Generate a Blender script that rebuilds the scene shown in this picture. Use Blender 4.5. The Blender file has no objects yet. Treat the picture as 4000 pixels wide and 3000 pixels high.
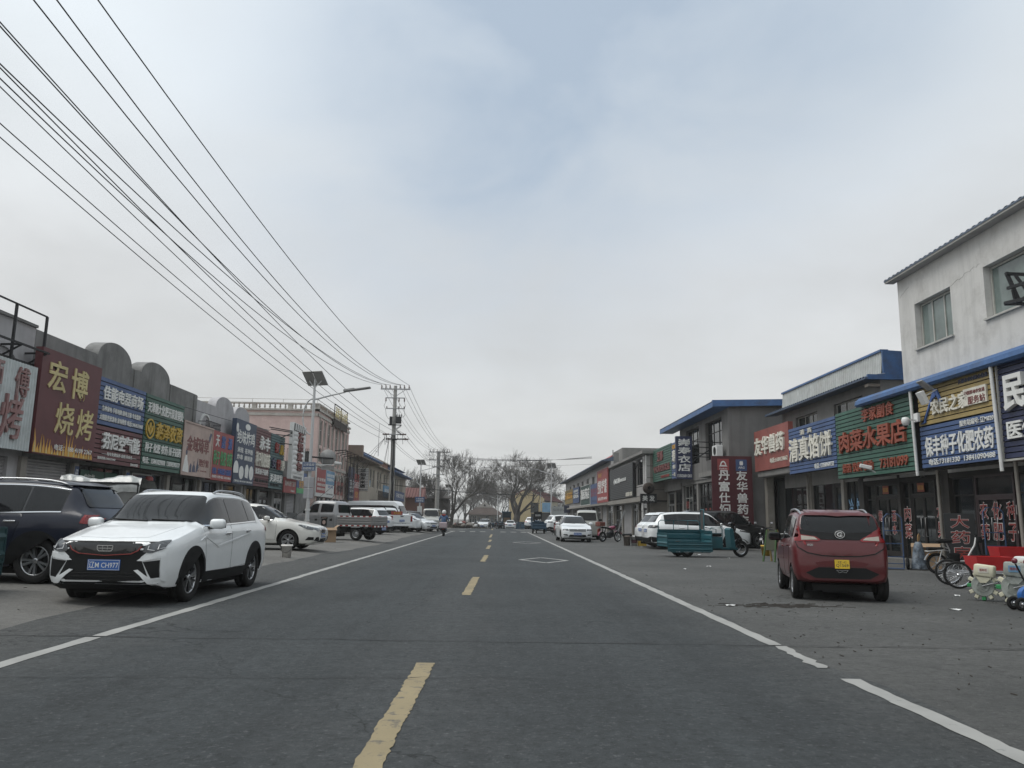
import bpy, bmesh, math, random
import numpy as np
from mathutils import Vector, Matrix
from mathutils.bvhtree import BVHTree
random.seed(7)
R = math.radians
SC = bpy.context.scene
COL = SC.collection

# ------------------------------------------------------------------ camera
cam_d = bpy.data.cameras.new('camera'); cam = bpy.data.objects.new('camera', cam_d); COL.objects.link(cam)
cam_d.sensor_width = 36.0; cam_d.lens = 27.99; cam_d.clip_start = 0.05; cam_d.clip_end = 3000
PITCH, YAW, ROLL = R(9.596), R(0.9217), R(0.9)
fw = Vector((math.sin(YAW)*math.cos(PITCH), math.cos(YAW)*math.cos(PITCH), math.sin(PITCH)))
rt = fw.cross(Vector((0, 0, 1))).normalized(); up = rt.cross(fw)
rt2 = rt*math.cos(ROLL) + up*math.sin(ROLL); up2 = up*math.cos(ROLL) - rt*math.sin(ROLL)
cam.matrix_world = Matrix(((rt2.x, up2.x, -fw.x, 0), (rt2.y, up2.y, -fw.y, 0), (rt2.z, up2.z, -fw.z, 1.25), (0, 0, 0, 1)))
SC.camera = cam

# ------------------------------------------------------------------ light and sky
SUN_EL, SUN_AZ = R(62), R(-94)          # azimuth from +Y towards +X
sd = bpy.data.lights.new('sun', 'SUN'); sd.energy = 1.5; sd.angle = R(40); sd.color = (1.0, 0.965, 0.91)
so = bpy.data.objects.new('sun', sd); COL.objects.link(so)
sv = Vector((math.sin(SUN_AZ)*math.cos(SUN_EL), math.cos(SUN_AZ)*math.cos(SUN_EL), math.sin(SUN_EL)))
so.rotation_euler = sv.to_track_quat('Z', 'Y').to_euler()
SC.view_settings.view_transform = 'Standard'; SC.view_settings.look = 'None'
SC.view_settings.exposure = 0.47; SC.view_settings.gamma = 1.0
SC.cycles.max_bounces = 6; SC.cycles.diffuse_bounces = 3; SC.cycles.glossy_bounces = 3
SC.cycles.use_denoising = True

W = bpy.data.worlds.new('World'); SC.world = W; W.use_nodes = True
def world():
    nt = W.node_tree; N = nt.nodes; Lk = nt.links; N.clear()
    out = N.new('ShaderNodeOutputWorld'); bg = N.new('ShaderNodeBackground'); bg.inputs[1].default_value = 0.085
    sky = N.new('ShaderNodeTexSky'); sky.sky_type = 'NISHITA'; sky.sun_disc = False
    sky.sun_elevation = SUN_EL; sky.sun_rotation = SUN_AZ; sky.dust_density = 3.0; sky.air_density = 1.2
    tc = N.new('ShaderNodeTexCoord')
    sep = N.new('ShaderNodeSeparateXYZ'); Lk.new(tc.outputs['Generated'], sep.inputs[0])
    def math_(op, a, b=None, c=None):
        n = N.new('ShaderNodeMath'); n.operation = op
        for i, v in enumerate((a, b, c)):
            if v is None: continue
            if isinstance(v, (int, float)): n.inputs[i].default_value = v
            else: Lk.new(v, n.inputs[i])
        return n.outputs[0]
    def ramp(fac, stops):
        n = N.new('ShaderNodeValToRGB'); e = n.color_ramp.elements
        while len(e) > 1: e.remove(e[-1])
        e[0].position, e[0].color = stops[0][0], (*stops[0][1], 1)
        for p, c in stops[1:]:
            x = e.new(p); x.color = (*c, 1)
        Lk.new(fac, n.inputs[0]); return n.outputs[0]
    # cloud deck: grey-warm near the horizon, paler and cooler above (radiance x10, scaled by the background strength)
    base = ramp(sep.outputs[2], [(0.0, (.59, .597, .585)), (.10, (.585, .595, .59)), (.28, (.575, .59, .60)), (.5, (.62, .665, .70)), (.8, (.69, .75, .80)), (1.0, (.70, .76, .81))])
    # flatten the layer so cloud masses stretch towards the horizon
    zz = math_('ADD', sep.outputs[2], 0.22)
    u = math_('DIVIDE', sep.outputs[0], zz); v = math_('DIVIDE', sep.outputs[1], zz)
    cmb = N.new('ShaderNodeCombineXYZ'); Lk.new(u, cmb.inputs[0]); Lk.new(v, cmb.inputs[1])
    def noise(sc, det, rough, off):
        mp = N.new('ShaderNodeMapping'); Lk.new(cmb.outputs[0], mp.inputs[0]); mp.inputs['Location'].default_value = off
        n = N.new('ShaderNodeTexNoise'); n.inputs['Scale'].default_value = sc; n.inputs['Detail'].default_value = det
        n.inputs['Roughness'].default_value = rough; n.inputs['Distortion'].default_value = .35
        Lk.new(mp.outputs[0], n.inputs['Vector']); return n.outputs['Fac']
    n1 = noise(.75, 5, .5, (3.1, 7.7, 0)); n2 = noise(2.4, 7, .55, (11.3, 2.2, 0))
    br = math_('ADD', math_('MULTIPLY', n1, .52), math_('MULTIPLY', n2, .30))     # ~.33
    br = math_('ADD', br, .60)
    def blob(d, k):
        vn = N.new('ShaderNodeVectorMath'); vn.operation = 'NORMALIZE'; Lk.new(tc.outputs['Generated'], vn.inputs[0])
        dn = N.new('ShaderNodeVectorMath'); dn.operation = 'DOT_PRODUCT'; Lk.new(vn.outputs[0], dn.inputs[0])
        dn.inputs[1].default_value = Vector(d).normalized()
        return math_('POWER', math_('MAXIMUM', dn.outputs['Value'], 0), k)
    br = math_('ADD', br, math_('MULTIPLY', blob((-.48, .85, .62), 9), .17)); br = math_('ADD', br, math_('MULTIPLY', blob((.6, .85, .5), 14), .06))
    mul = N.new('ShaderNodeMix'); mul.data_type = 'RGBA'; mul.blend_type = 'MULTIPLY'; mul.inputs[0].default_value = 1
    Lk.new(base, mul.inputs[6]); cc = N.new('ShaderNodeCombineColor')
    for i in range(3): Lk.new(br, cc.inputs[i])
    Lk.new(cc.outputs[0], mul.inputs[7])
    # thin places in the deck, where it is bluer and a little darker
    thin = math_('ADD', math_('MULTIPLY', blob((.17, 1, .74), 22), .95), math_('MULTIPLY', blob((-.10, 1, .50), 40), .6))
    thin = math_('ADD', thin, math_('MULTIPLY', blob((.5, 1, .75), 90), .35))
    thin = math_('MULTIPLY', thin, math_('ADD', math_('MULTIPLY', n2, 1.5), .05))
    thin = math_('MINIMUM', thin, .9)
    mix = N.new('ShaderNodeMix'); mix.data_type = 'RGBA'; Lk.new(thin, mix.inputs[0])
    sc10 = N.new('ShaderNodeVectorMath'); sc10.operation = 'SCALE'; sc10.inputs['Scale'].default_value = 10.0
    Lk.new(mul.outputs[2], sc10.inputs[0]); Lk.new(sc10.outputs[0], mix.inputs[6])
    # blue sky seen through thin cloud: the physical sky plus veil
    veil = N.new('ShaderNodeMix'); veil.data_type = 'RGBA'; veil.inputs[0].default_value = .80
    Lk.new(sky.outputs[0], veil.inputs[6]); veil.inputs[7].default_value = (3.9, 4.75, 5.75, 1)
    Lk.new(veil.outputs[2], mix.inputs[7])
    Lk.new(mix.outputs[2], bg.inputs[0]); Lk.new(bg.outputs[0], out.inputs[0])
world()

# ------------------------------------------------------------------ materials
MATS = {}
def pm(name, col, rough=.6, metal=0., var=.12, vscale=3.0, bump=0., bscale=40., spec=.5, coat=0., dirt=None, dscale=1.2, streak=False, fine=0., coord='Object', emit=None, trans=0.):
    """Principled material whose colour wanders a little, with optional bump, dirt patches and rain streaks."""
    if name in MATS: return MATS[name]
    m = bpy.data.materials.new(name); m.use_nodes = True; nt = m.node_tree; N = nt.nodes; Lk = nt.links
    b = N['Principled BSDF']
    b.inputs['Roughness'].default_value = rough; b.inputs['Metallic'].default_value = metal
    b.inputs['Specular IOR Level'].default_value = spec
    if coat: b.inputs['Coat Weight'].default_value = coat; b.inputs['Coat Roughness'].default_value = .04
    if trans: b.inputs['Transmission Weight'].default_value = trans
    if emit: b.inputs['Emission Color'].default_value = (*emit[:3], 1); b.inputs['Emission Strength'].default_value = emit[3]
    tc = N.new('ShaderNodeTexCoord'); v = tc.outputs[coord]
    def noise(sc, det=4, vec=None, rough_=.6):
        n = N.new('ShaderNodeTexNoise'); n.inputs['Scale'].default_value = sc; n.inputs['Detail'].default_value = det
        n.inputs['Roughness'].default_value = rough_
        Lk.new(vec or v, n.inputs['Vector']); return n.outputs['Fac']
    def mr(x, a, b_, c, d):
        n = N.new('ShaderNodeMapRange'); Lk.new(x, n.inputs[0])
        for i, q in enumerate((a, b_, c, d)): n.inputs[i+1].default_value = q
        return n.outputs[0]
    def mixc(fac, a, b_, mode='MIX'):
        n = N.new('ShaderNodeMix'); n.data_type = 'RGBA'; n.blend_type = mode
        for i, q in ((0, fac), (6, a), (7, b_)):
            if isinstance(q, (int, float)): n.inputs[i].default_value = q
            elif isinstance(q, tuple): n.inputs[i].default_value = (*q, 1) if len(q) == 3 else q
            else: Lk.new(q, n.inputs[i])
        return n.outputs[2]
    c = mixc(mr(noise(vscale), .3, .7, 0, 1), tuple(x*(1-var) for x in col), tuple(min(1, x*(1+var)) for x in col)) if var else None
    if fine: c = mixc(mr(noise(60, 2), .35, .65, 0, fine), c, tuple(x*.45 for x in col))
    if streak:
        mp = N.new('ShaderNodeMapping'); mp.inputs['Scale'].default_value = (1, 1, .07); Lk.new(v, mp.inputs[0])
        c = mixc(mr(noise(2.6, 6, mp.outputs[0], .7), .48, .78, 0, streak if not isinstance(streak, bool) else .55), c, tuple(x*.42 for x in col))
    if dirt: c = mixc(mr(noise(dscale, 7, None, .7), .48, .72, 0, dirt[3] if len(dirt) > 3 else .8), c or tuple(col), tuple(dirt[:3]))
    if c is not None: Lk.new(c, b.inputs['Base Color'])
    else: b.inputs['Base Color'].default_value = (*col, 1)
    if bump:
        bn = N.new('ShaderNodeBump'); bn.inputs['Strength'].default_value = bump; bn.inputs['Distance'].default_value = .01
        Lk.new(noise(bscale, 5), bn.inputs['Height']); Lk.new(bn.outputs[0], b.inputs['Normal'])
    MATS[name] = m; return m

def hx(s):       # sRGB hex as seen -> linear
    v = [int(s[i:i+2], 16)/255 for i in (0, 2, 4)]
    return tuple(x/12.92 if x <= .04045 else ((x+.055)/1.055)**2.4 for x in v)

# ------------------------------------------------------------------ mesh collector
class MB:
    def __init__(s): s.v = []; s.f = []; s.m = []; s.mi = 0; s.smooth = False; s.sm = []
    def add(s, vs, fs, mi=None, smooth=None):
        o = len(s.v); s.v += [tuple(p) for p in vs]
        for f in fs: s.f.append([i+o for i in f]); s.m.append(s.mi if mi is None else mi); s.sm.append(s.smooth if smooth is None else smooth)
        return s
    def box(s, x0, x1, y0, y1, z0, z1, mi=None):
        x0, x1 = min(x0, x1), max(x0, x1); y0, y1 = min(y0, y1), max(y0, y1); z0, z1 = min(z0, z1), max(z0, z1)
        return s.add([(x0,y0,z0),(x1,y0,z0),(x1,y1,z0),(x0,y1,z0),(x0,y0,z1),(x1,y0,z1),(x1,y1,z1),(x0,y1,z1)],
                     [(0,3,2,1),(4,5,6,7),(0,1,5,4),(1,2,6,5),(2,3,7,6),(3,0,4,7)], mi, False)
    def bbox(s, c, h, rot=None, bev=.0, mi=None):
        """box with chamfered edges, centre c, half sizes h"""
        b = min(bev, min(h)*.9); vs = []
        hx_, hy, hz = h
        bm = bmesh.new(); bmesh.ops.create_cube(bm, size=2)
        for v in bm.verts: v.co = Vector((v.co.x*hx_, v.co.y*hy, v.co.z*hz))
        if b > 0: bmesh.ops.bevel(bm, geom=bm.edges[:], offset=b, segments=2, affect='EDGES', profile=.5)
        M = Matrix.Translation(Vector(c)) @ (rot.to_4x4() if rot else Matrix.Identity(4))
        bm.verts.index_update()
        s.add([M @ v.co for v in bm.verts], [[v.index for v in f.verts] for f in bm.faces], mi); bm.free(); return s
    def tube(s, pts, r, n=8, caps=True, mi=None, smooth=True):
        pts = [Vector(p) for p in pts]; rs = r if isinstance(r, (list, tuple)) else [r]*len(pts)
        vs = []; fs = []; ref = None
        for i, p in enumerate(pts):
            d = (pts[min(i+1, len(pts)-1)] - pts[max(i-1, 0)])
            if d.length < 1e-9: d = Vector((0, 0, 1))
            d.normalize()
            if ref is None: ref = Vector((0, 0, 1)) if abs(d.z) < .9 else Vector((1, 0, 0))
            a = d.cross(ref)
            if a.length < 1e-6: a = d.cross(Vector((0, 1, 0)))
            a.normalize(); b = d.cross(a); ref = -b if False else ref
            for k in range(n):
                t = 2*math.pi*k/n; vs.append(p + a*math.cos(t)*rs[i] + b*math.sin(t)*rs[i])
        for i in range(len(pts)-1):
            for k in range(n):
                fs.append((i*n+k, i*n+(k+1)%n, (i+1)*n+(k+1)%n, (i+1)*n+k))
        s.add(vs, fs, mi, smooth)
        if caps:
            o = len(vs)-n
            s.add(vs[:n], [list(range(n))[::-1]], mi, False); s.add(vs[o:], [list(range(n))], mi, False)
        return s
    def bar(s, p, q, w, h=None, mi=None):
        """square bar from p to q"""
        p, q = Vector(p), Vector(q); d = (q-p).normalized(); ref = Vector((0,0,1)) if abs(d.z) < .9 else Vector((1,0,0))
        a = d.cross(ref).normalized(); b = a.cross(d); h = h or w; vs = []
        for e in (p, q):
            for i, j in ((-1,-1),(1,-1),(1,1),(-1,1)): vs.append(e + a*i*w/2 + b*j*h/2)
        return s.add(vs, [(0,1,2,3),(7,6,5,4),(0,4,5,1),(1,5,6,2),(2,6,7,3),(3,7,4,0)], mi, False)
    def lathe(s, prof, n=24, M=None, mi=None, smooth=True):
        """profile of (r, h) turned about local z; M places it"""
        vs = []; fs = []
        for r, h in prof:
            for k in range(n):
                t = 2*math.pi*k/n; vs.append(Vector((r*math.cos(t), r*math.sin(t), h)))
        for i in range(len(prof)-1):
            for k in range(n): fs.append((i*n+k, i*n+(k+1)%n, (i+1)*n+(k+1)%n, (i+1)*n+k))
        if M: vs = [M @ v for v in vs]
        return s.add(vs, fs, mi, smooth)
    def prism(s, poly, a, b, f, mi=None):
        """polygon (list of 2-D points) swept from a to b; f(u,v,w) -> xyz"""
        n = len(poly); vs = [f(u, v, a) for u, v in poly] + [f(u, v, b) for u, v in poly]
        return s.add(vs, [list(range(n))[::-1], [n+i for i in range(n)]] + [(i, (i+1)%n, n+(i+1)%n, n+i) for i in range(n)], mi, False)
    def grid(s, f, nu, nv, mi=None, smooth=True, closed=False):
        vs = [f(i/nu, j/nv) for i in range(nu+1) for j in range(nv+1)]
        return s.add(vs, [(i*(nv+1)+j, (i+1)*(nv+1)+j, (i+1)*(nv+1)+j+1, i*(nv+1)+j+1) for i in range(nu) for j in range(nv)], mi, smooth)
    def mesh(s, name, mats, fix=True, angle=None):
        me = bpy.data.meshes.new(name); me.from_pydata(s.v, [], s.f)
        for m in (mats if isinstance(mats, (list, tuple)) else [mats]): me.materials.append(m)
        me.polygons.foreach_set('material_index', s.m); me.polygons.foreach_set('use_smooth', s.sm)
        if fix:
            bm = bmesh.new(); bm.from_mesh(me); bmesh.ops.recalc_face_normals(bm, faces=bm.faces[:]); bm.to_mesh(me); bm.free()
        if angle: me.set_sharp_from_angle(angle=R(angle))
        me.update(); return me
    def obj(s, name, mats, parent=None, fix=True, angle=None):
        if name in SPLIT and parent is not None: return s.split_obj(name, mats, parent, fix, angle)
        return link(name, s.mesh(name, mats, fix, angle), parent)

    def split_obj(s, name, mats, parent, fix, angle):
        p = list(range(len(s.v)))
        def find(i):
            while p[i] != i: p[i] = p[p[i]]; i = p[i]
            return i
        for f in s.f:
            a = find(f[0])
            for i in f[1:]: p[find(i)] = a
        g = {}
        for k, f in enumerate(s.f): g.setdefault(find(f[0]), []).append(k)
        o = None
        for ks in g.values():
            mb = MB(); ids = sorted({i for k in ks for i in s.f[k]}); ix = {i: n for n, i in enumerate(ids)}
            mb.v = [s.v[i] for i in ids]; mb.f = [[ix[i] for i in s.f[k]] for k in ks]; mb.m = [s.m[k] for k in ks]; mb.sm = [s.sm[k] for k in ks]
            q = link(name, mb.mesh(name, mats, fix, angle), parent); o = o or q
        return o
SPLIT = {'pier', 'painted_bowl', 'arch_trim', 'painted_figure', 'cloud_print', 'mirror', 'tail_lamp', 'shoe', 'handlebar_muff', 'grip', 'knob', 'control_box', 'panel', 'indicator', 'strip_notice', 'side_sheet', 'chimney', 'pilaster', 'post', 'beak', 'beak_clip', 'beak_block', 'downpipe'}
def link(name, data, parent=None):
    o = bpy.data.objects.new(name, data); COL.objects.link(o)
    if parent is not None:
        o.parent = parent
        if parent.get('_world'):        # a thing built in world coordinates: undo its origin
            o.location = -Vector(parent.location)
    return o
def tag(o, label=None, cat=None, group=None, kind=None):
    if label: o['label'] = label
    if cat: o['category'] = cat
    if group: o['group'] = group
    if kind: o['kind'] = kind
    return o
def thing(name, label, cat, loc=(0,0,0), rz=0, group=None, world=False):
    o = bpy.data.objects.new(name, None); COL.objects.link(o); o.empty_display_size = .2
    o.location = loc; o.rotation_euler = (0, 0, rz)
    if world: o['_world'] = 1
    return tag(o, label, cat, group)
def copy_tree(o, parent=None):
    c = o.copy(); COL.objects.link(c)
    if parent is not None: c.parent = parent
    for ch in list(o.children): copy_tree(ch, c)
    return c
def root_of(name, label, cat, mb, mats, group=None, **k):      # a thing that is one mesh
    return tag(mb.obj(name, mats, **k), label, cat, group)

# ------------------------------------------------------------------ lettering
TXT = {}
def outline(s, b):
    c = bpy.data.curves.new('writing', 'FONT'); c.body = s; c.extrude = .5; c.offset = b; c.resolution_u = 2
    o = bpy.data.objects.new('writing', c); me = bpy.data.meshes.new_from_object(o)
    v = np.array([x.co[:] for x in me.vertices]) if len(me.vertices) else np.zeros((0, 3)); f = [list(p.vertices) for p in me.polygons]
    ar = sum(p.area for p in me.polygons if p.normal.z > .9)
    bpy.data.objects.remove(o); bpy.data.curves.remove(c); bpy.data.meshes.remove(me); return v, f, ar
PIECE = {}
def piece(p, b):
    """outline of one character (or run of Latin ones) as bold as it goes without its strokes breaking up"""
    if (p, b) not in PIECE:
        v0, f0, a0 = outline(p, 0); best = (v0, f0)
        if a0 > 0 and b > 0:
            g = (outline(p, .002)[2]-a0)/.002
            for k in (1, .8, .6, .45, .3, .15):
                v, f, ar = outline(p, b*k)
                if ar > a0 + .72*max(g, a0*15)*b*k: best = (v, f); break
        if ('w', p) not in PIECE:
            wd = lambda q: (lambda v: v[:, 0].max()-v[:, 0].min())(outline(q, 0)[0])
            w1 = wd('国'); PIECE['w', p] = wd('国'+p+'国')-w1-(wd('国国')-w1)
        PIECE[p, b] = (*best, PIECE['w', p])
    return PIECE[p, b]
def glyphs(s, bold=0.0):
    """outline mesh of a line of writing, unit box centred at 0 (x right, y up), extruded 0..1 in z"""
    bold *= .42; k = (s, bold)
    if k in TXT: return TXT[k]
    runs = []
    for ch in s:
        if ord(ch) < 0x2000 and runs and ord(runs[-1][-1]) < 0x2000: runs[-1] += ch
        else: runs.append(ch)
    V = []; f = []; x = 0
    for p in runs:
        v, ff, ad = piece(p, bold); n = sum(len(q) for q in V)
        if len(v): V.append(v+np.array([x, 0, 0])); f += [[i+n for i in q] for q in ff]
        x += ad
    v = np.concatenate(V); lo, hi = v.min(0), v.max(0); v = (v-(lo+hi)/2)/np.maximum(hi-lo, 1e-6); v[:, 2] += .5
    TXT[k] = (v, f); return TXT[k]
class Fr:
    """a wall's own axes: s along the wall to the reader's right, z up, d out towards the reader"""
    def __init__(self, o, sd, nd): self.o = Vector(o); self.s = Vector(sd); self.n = Vector(nd)
    def __call__(self, s, z, d): p = self.o + self.s*s + self.n*d; return Vector((p.x, p.y, p.z+z))
    def box(self, mb, s0, s1, z0, z1, d0, d1, mi=None):
        a = [self(s, z, d) for d in (d0, d1) for z in (z0, z1) for s in (s0, s1)]
        mb.add(a, [(0,1,3,2),(4,6,7,5),(0,4,5,1),(2,3,7,6),(0,2,6,4),(1,5,7,3)], mi, False)
def left(X): return Fr((X, 0, 0), (0, 1, 0), (1, 0, 0))         # s = y
def right(X): return Fr((X, 0, 0), (0, -1, 0), (-1, 0, 0))      # s = -y
def south(Y): return Fr((0, Y, 0), (1, 0, 0), (0, -1, 0))       # s = x
def write(mb, fr, s, sc, zc, w, h, d=0.0, depth=.01, bold=0.02, mi=None, slant=0.0):
    v, f = glyphs(s, bold)
    mb.add([fr(sc + p[0]*w + slant*p[1]*h, zc + p[1]*h, d + p[2]*depth) for p in v], f, mi, False)
def write_col(mb, fr, s, sc, ztop, zbot, w, d, depth, bold=.02, gap=.1):
    n = len(s); ch = (ztop-zbot)/n
    for i, c in enumerate(s): write(mb, fr, c, sc, ztop-ch*(i+.5), w, ch*(1-gap), d, depth, bold)

# ------------------------------------------------------------------ common materials
M = dict(
 black=pm('black plastic', (.009,.0095,.010), .6, var=.1, spec=.25), blackgloss=pm('gloss black', (.008,.008,.009), .12, var=0, coat=.6),
 rubber=pm('tyre rubber', (.013,.013,.013), .85, bump=.2, spec=.25, dirt=(.045,.042,.04,.4), dscale=4), dark=pm('under body', (.008,.008,.008), .9),
 alloy=pm('alloy', (.42,.43,.44), .32, .9, var=.1), darkalloy=pm('dark alloy', (.05,.052,.055), .35, .8), steel=pm('galvanised steel', (.33,.34,.35), .45, .7, dirt=(.2,.16,.12,.3)),
 chrome=pm('chrome', (.72,.73,.74), .12, 1., var=0), carglass=pm('car glass', (.007,.008,.009), .05, var=0, spec=.42),
 rust=pm('rusty iron', (.05,.038,.032), .8, .2, var=.35, vscale=8, bump=.2), iron=pm('black iron', (.016,.017,.019), .6, .3),
 concrete=pm('old concrete', (.20,.20,.195), .9, var=.22, vscale=.9, bump=.35, bscale=22, streak=.75, dirt=(.075,.075,.073,.7), dscale=.7),
 palewall=pm('pale stucco', (.42,.415,.425), .9, var=.08, vscale=1.2, bump=.3, bscale=35, streak=.4, dirt=(.2,.195,.19,.5), dscale=.9),
 white=pm('white paint', (.62,.63,.62), .5, var=.06, dirt=(.35,.34,.31,.35)), whiteplastic=pm('white plastic', (.66,.67,.66), .4, var=.05),
 glass=pm('shop glass', (.012,.015,.016), .05, var=.4, vscale=1.5, spec=.6), curtain=pm('curtained glass', (.15,.19,.18), .07, var=.3, vscale=1.1, spec=.7),
 frame=pm('window frame', (.42,.42,.39), .5, dirt=(.2,.19,.17,.5)), darkframe=pm('dark frame', (.024,.021,.020), .5, spec=.3), alu=pm('aluminium frame', (.36,.37,.37), .38, .6),
 red=pm('red film', (.33,.035,.035), .5), letterwhite=pm('white letters', (.70,.71,.69), .5, var=.06, dirt=(.45,.43,.4,.35), dscale=5),
 wire=pm('cable black', (.012,.012,.013), .6),
)
# ================================================================== ground
def sst(a, b, x):
    t = max(0, min(1, (x-a)/(b-a))); return t*t*(3-2*t)
def gz(x, y):
    z = .12*sst(-5.0, -7.0, x)*(1-sst(85, 100, y)) if x < 0 else 0
    return z - .9*sst(96, 150, y)
def sheet(name, xs, ys, mat, dz=0., kind='structure', jit=None):
    mb = MB(); nx, ny = len(xs), len(ys)
    vs = []
    for j, y in enumerate(ys):
        for i, x in enumerate(xs):
            xx = x + (jit(i, nx, y) if jit else 0); vs.append((xx, y, gz(xx, y)+dz))
    mb.add(vs, [(j*nx+i, j*nx+i+1, (j+1)*nx+i+1, (j+1)*nx+i) for j in range(ny-1) for i in range(nx-1)], smooth=True)
    return tag(mb.obj(name, mat), kind=kind)
def ground_mat(name, col, speck, patch, crack=.0, lanes=False, rough=.88, pscale=.35, grain=1.0):
    m = bpy.data.materials.new(name); m.use_nodes = True; nt = m.node_tree; N = nt.nodes; Lk = nt.links; b = N['Principled BSDF']
    b.inputs['Roughness'].default_value = rough; b.inputs['Specular IOR Level'].default_value = .35
    tc = N.new('ShaderNodeTexCoord'); v = tc.outputs['Object']
    def noise(sc, det=4, vec=None, rg=.6):
        n = N.new('ShaderNodeTexNoise'); n.inputs['Scale'].default_value = sc; n.inputs['Detail'].default_value = det; n.inputs['Roughness'].default_value = rg
        Lk.new(vec or v, n.inputs['Vector']); return n.outputs['Fac']
    def mr(x, a, b_, c, d):
        n = N.new('ShaderNodeMapRange'); Lk.new(x, n.inputs[0])
        for i, q in enumerate((a, b_, c, d)): n.inputs[i+1].default_value = q
        return n.outputs[0]
    def mix(f, a, b_, mode='MIX'):
        n = N.new('ShaderNodeMix'); n.data_type = 'RGBA'; n.blend_type = mode
        for i, q in ((0, f), (6, a), (7, b_)):
            if isinstance(q, (int, float)): n.inputs[i].default_value = q
            elif isinstance(q, tuple): n.inputs[i].default_value = (*q, 1)
            else: Lk.new(q, n.inputs[i])
        return n.outputs[2]
    c = mix(mr(noise(pscale, 7), .35, .68, 0, 1), col, patch)
    c = mix(mr(noise(2.6, 6, None, .7), .5, .8, 0, .45), c, tuple(x*.62 for x in col))
    if lanes:       # long faint bands where tyres run; the paler ones also paint in sheen
        mp = N.new('ShaderNodeMapping'); mp.inputs['Scale'].default_value = (.55, .018, 1); Lk.new(v, mp.inputs[0])
        c = mix(mr(noise(2.2, 5, mp.outputs[0]), .42, .64, 0, .6), c, tuple(x*1.7 for x in col))
        mp2 = N.new('ShaderNodeMapping'); mp2.inputs['Scale'].default_value = (3.0, .05, 1); Lk.new(v, mp2.inputs[0])
        c = mix(mr(noise(2.2, 5, mp2.outputs[0]), .5, .75, 0, .3), c, tuple(x*.6 for x in col))
    if lanes:       # dust drifted against both edges of the carriageway, between and beside the wheel tracks
        sx = N.new('ShaderNodeSeparateXYZ'); Lk.new(v, sx.inputs[0])
        ab = N.new('ShaderNodeMath'); ab.operation = 'ADD'; Lk.new(sx.outputs[0], ab.inputs[0]); ab.inputs[1].default_value = .56
        ab2 = N.new('ShaderNodeMath'); ab2.operation = 'ABSOLUTE'; Lk.new(ab.outputs[0], ab2.inputs[0])
        ad2 = N.new('ShaderNodeMath'); ad2.operation = 'MULTIPLY_ADD'; Lk.new(noise(.9, 6, None, .7), ad2.inputs[0]); ad2.inputs[1].default_value = 2.2; Lk.new(ab2.outputs[0], ad2.inputs[2])
        c = mix(mr(ad2.outputs[0], 3.6, 5.4, 0, .85), c, (.088,.089,.086))
        c = mix(mr(ad2.outputs[0], 1.3, 1.9, .3, 0), c, (.078,.08,.08))
        st = N.new('ShaderNodeMapping'); st.inputs['Scale'].default_value = (1, .35, 1); Lk.new(v, st.inputs[0])
        c = mix(mr(noise(.8, 6, st.outputs[0], .75), .56, .70, 0, .5), c, tuple(x*.45 for x in col))
    c = mix(mr(noise(7, 6, None, .75), .40, .66, 0, .55), c, tuple(x*.55 for x in col))
    g = noise(24*grain, 4, None, .85)
    c = mix(mr(g, .56, .74, 0, .6), c, speck)
    c = mix(mr(noise(17*grain, 5, None, .8), .52, .70, 0, .8), c, tuple(x*.35 for x in col))
    if crack:
        vo = N.new('ShaderNodeTexVoronoi'); vo.feature = 'DISTANCE_TO_EDGE'; vo.inputs['Scale'].default_value = .16
        wn = N.new('ShaderNodeTexNoise'); wn.inputs['Scale'].default_value = 1.3; wn.inputs['Detail'].default_value = 6; Lk.new(v, wn.inputs['Vector'])
        ad = N.new('ShaderNodeVectorMath'); ad.operation = 'MULTIPLY_ADD'; Lk.new(wn.outputs['Color'], ad.inputs[0]); ad.inputs[1].default_value = (1.6, 1.6, 0); Lk.new(v, ad.inputs[2])
        Lk.new(ad.outputs[0], vo.inputs['Vector'])
        c = mix(mr(vo.outputs['Distance'], .0, .0022, crack, 0), c, tuple(x*.25 for x in col))
    Lk.new(c, b.inputs['Base Color'])
    bn = N.new('ShaderNodeBump'); bn.inputs['Strength'].default_value = .9; bn.inputs['Distance'].default_value = .02
    Lk.new(noise(26*grain, 5, None, .8), bn.inputs['Height']); Lk.new(bn.outputs[0], b.inputs['Normal'])
    return m
GM = dict(road=ground_mat('asphalt', (.034,.039,.041), (.19,.195,.20), (.058,.065,.068), .8, True),
          lot=ground_mat('worn dusty asphalt', (.070,.072,.070), (.22,.22,.215), (.115,.116,.112), .8, pscale=.28),
          slab=ground_mat('dusty concrete', (.185,.181,.170), (.26,.255,.245), (.13,.127,.118), .6, pscale=.6, grain=1.3),
          earth=ground_mat('bare earth', (.10,.092,.08), (.16,.15,.13), (.13,.12,.10), 0))
ys_far = [-30, -10] + [i*2.0 for i in range(0, 90)] + [180+20*i for i in range(0, 8)] + [400, 700, 1200]
sheet('ground', [-900, -300, -100, -40, -20, -13] + [-8, -7.5, -7, -6.5, -6, -5.5, -5] + [0, 4, 8, 14, 20, 40, 100, 300, 900], ys_far, GM['earth'], -.02)
ysr = [-8 + .8*i for i in range(0, 110)] + [80+2.5*i for i in range(0, 49)]
rg = random.Random(3); edge = {}
def road_jit(i, n, y):
    if i == 0: return .05*math.sin(y*.9) + .04*math.sin(y*2.3+1) + .16*math.sin(y*.21)
    if i == n-1: return .12*math.sin(y*1.3)
    return 0
sheet('road', [-5.45, -5.2, -4.6, -4, -2, 0, 2, 2.96], ysr, GM['road'], .006, jit=road_jit)
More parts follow.
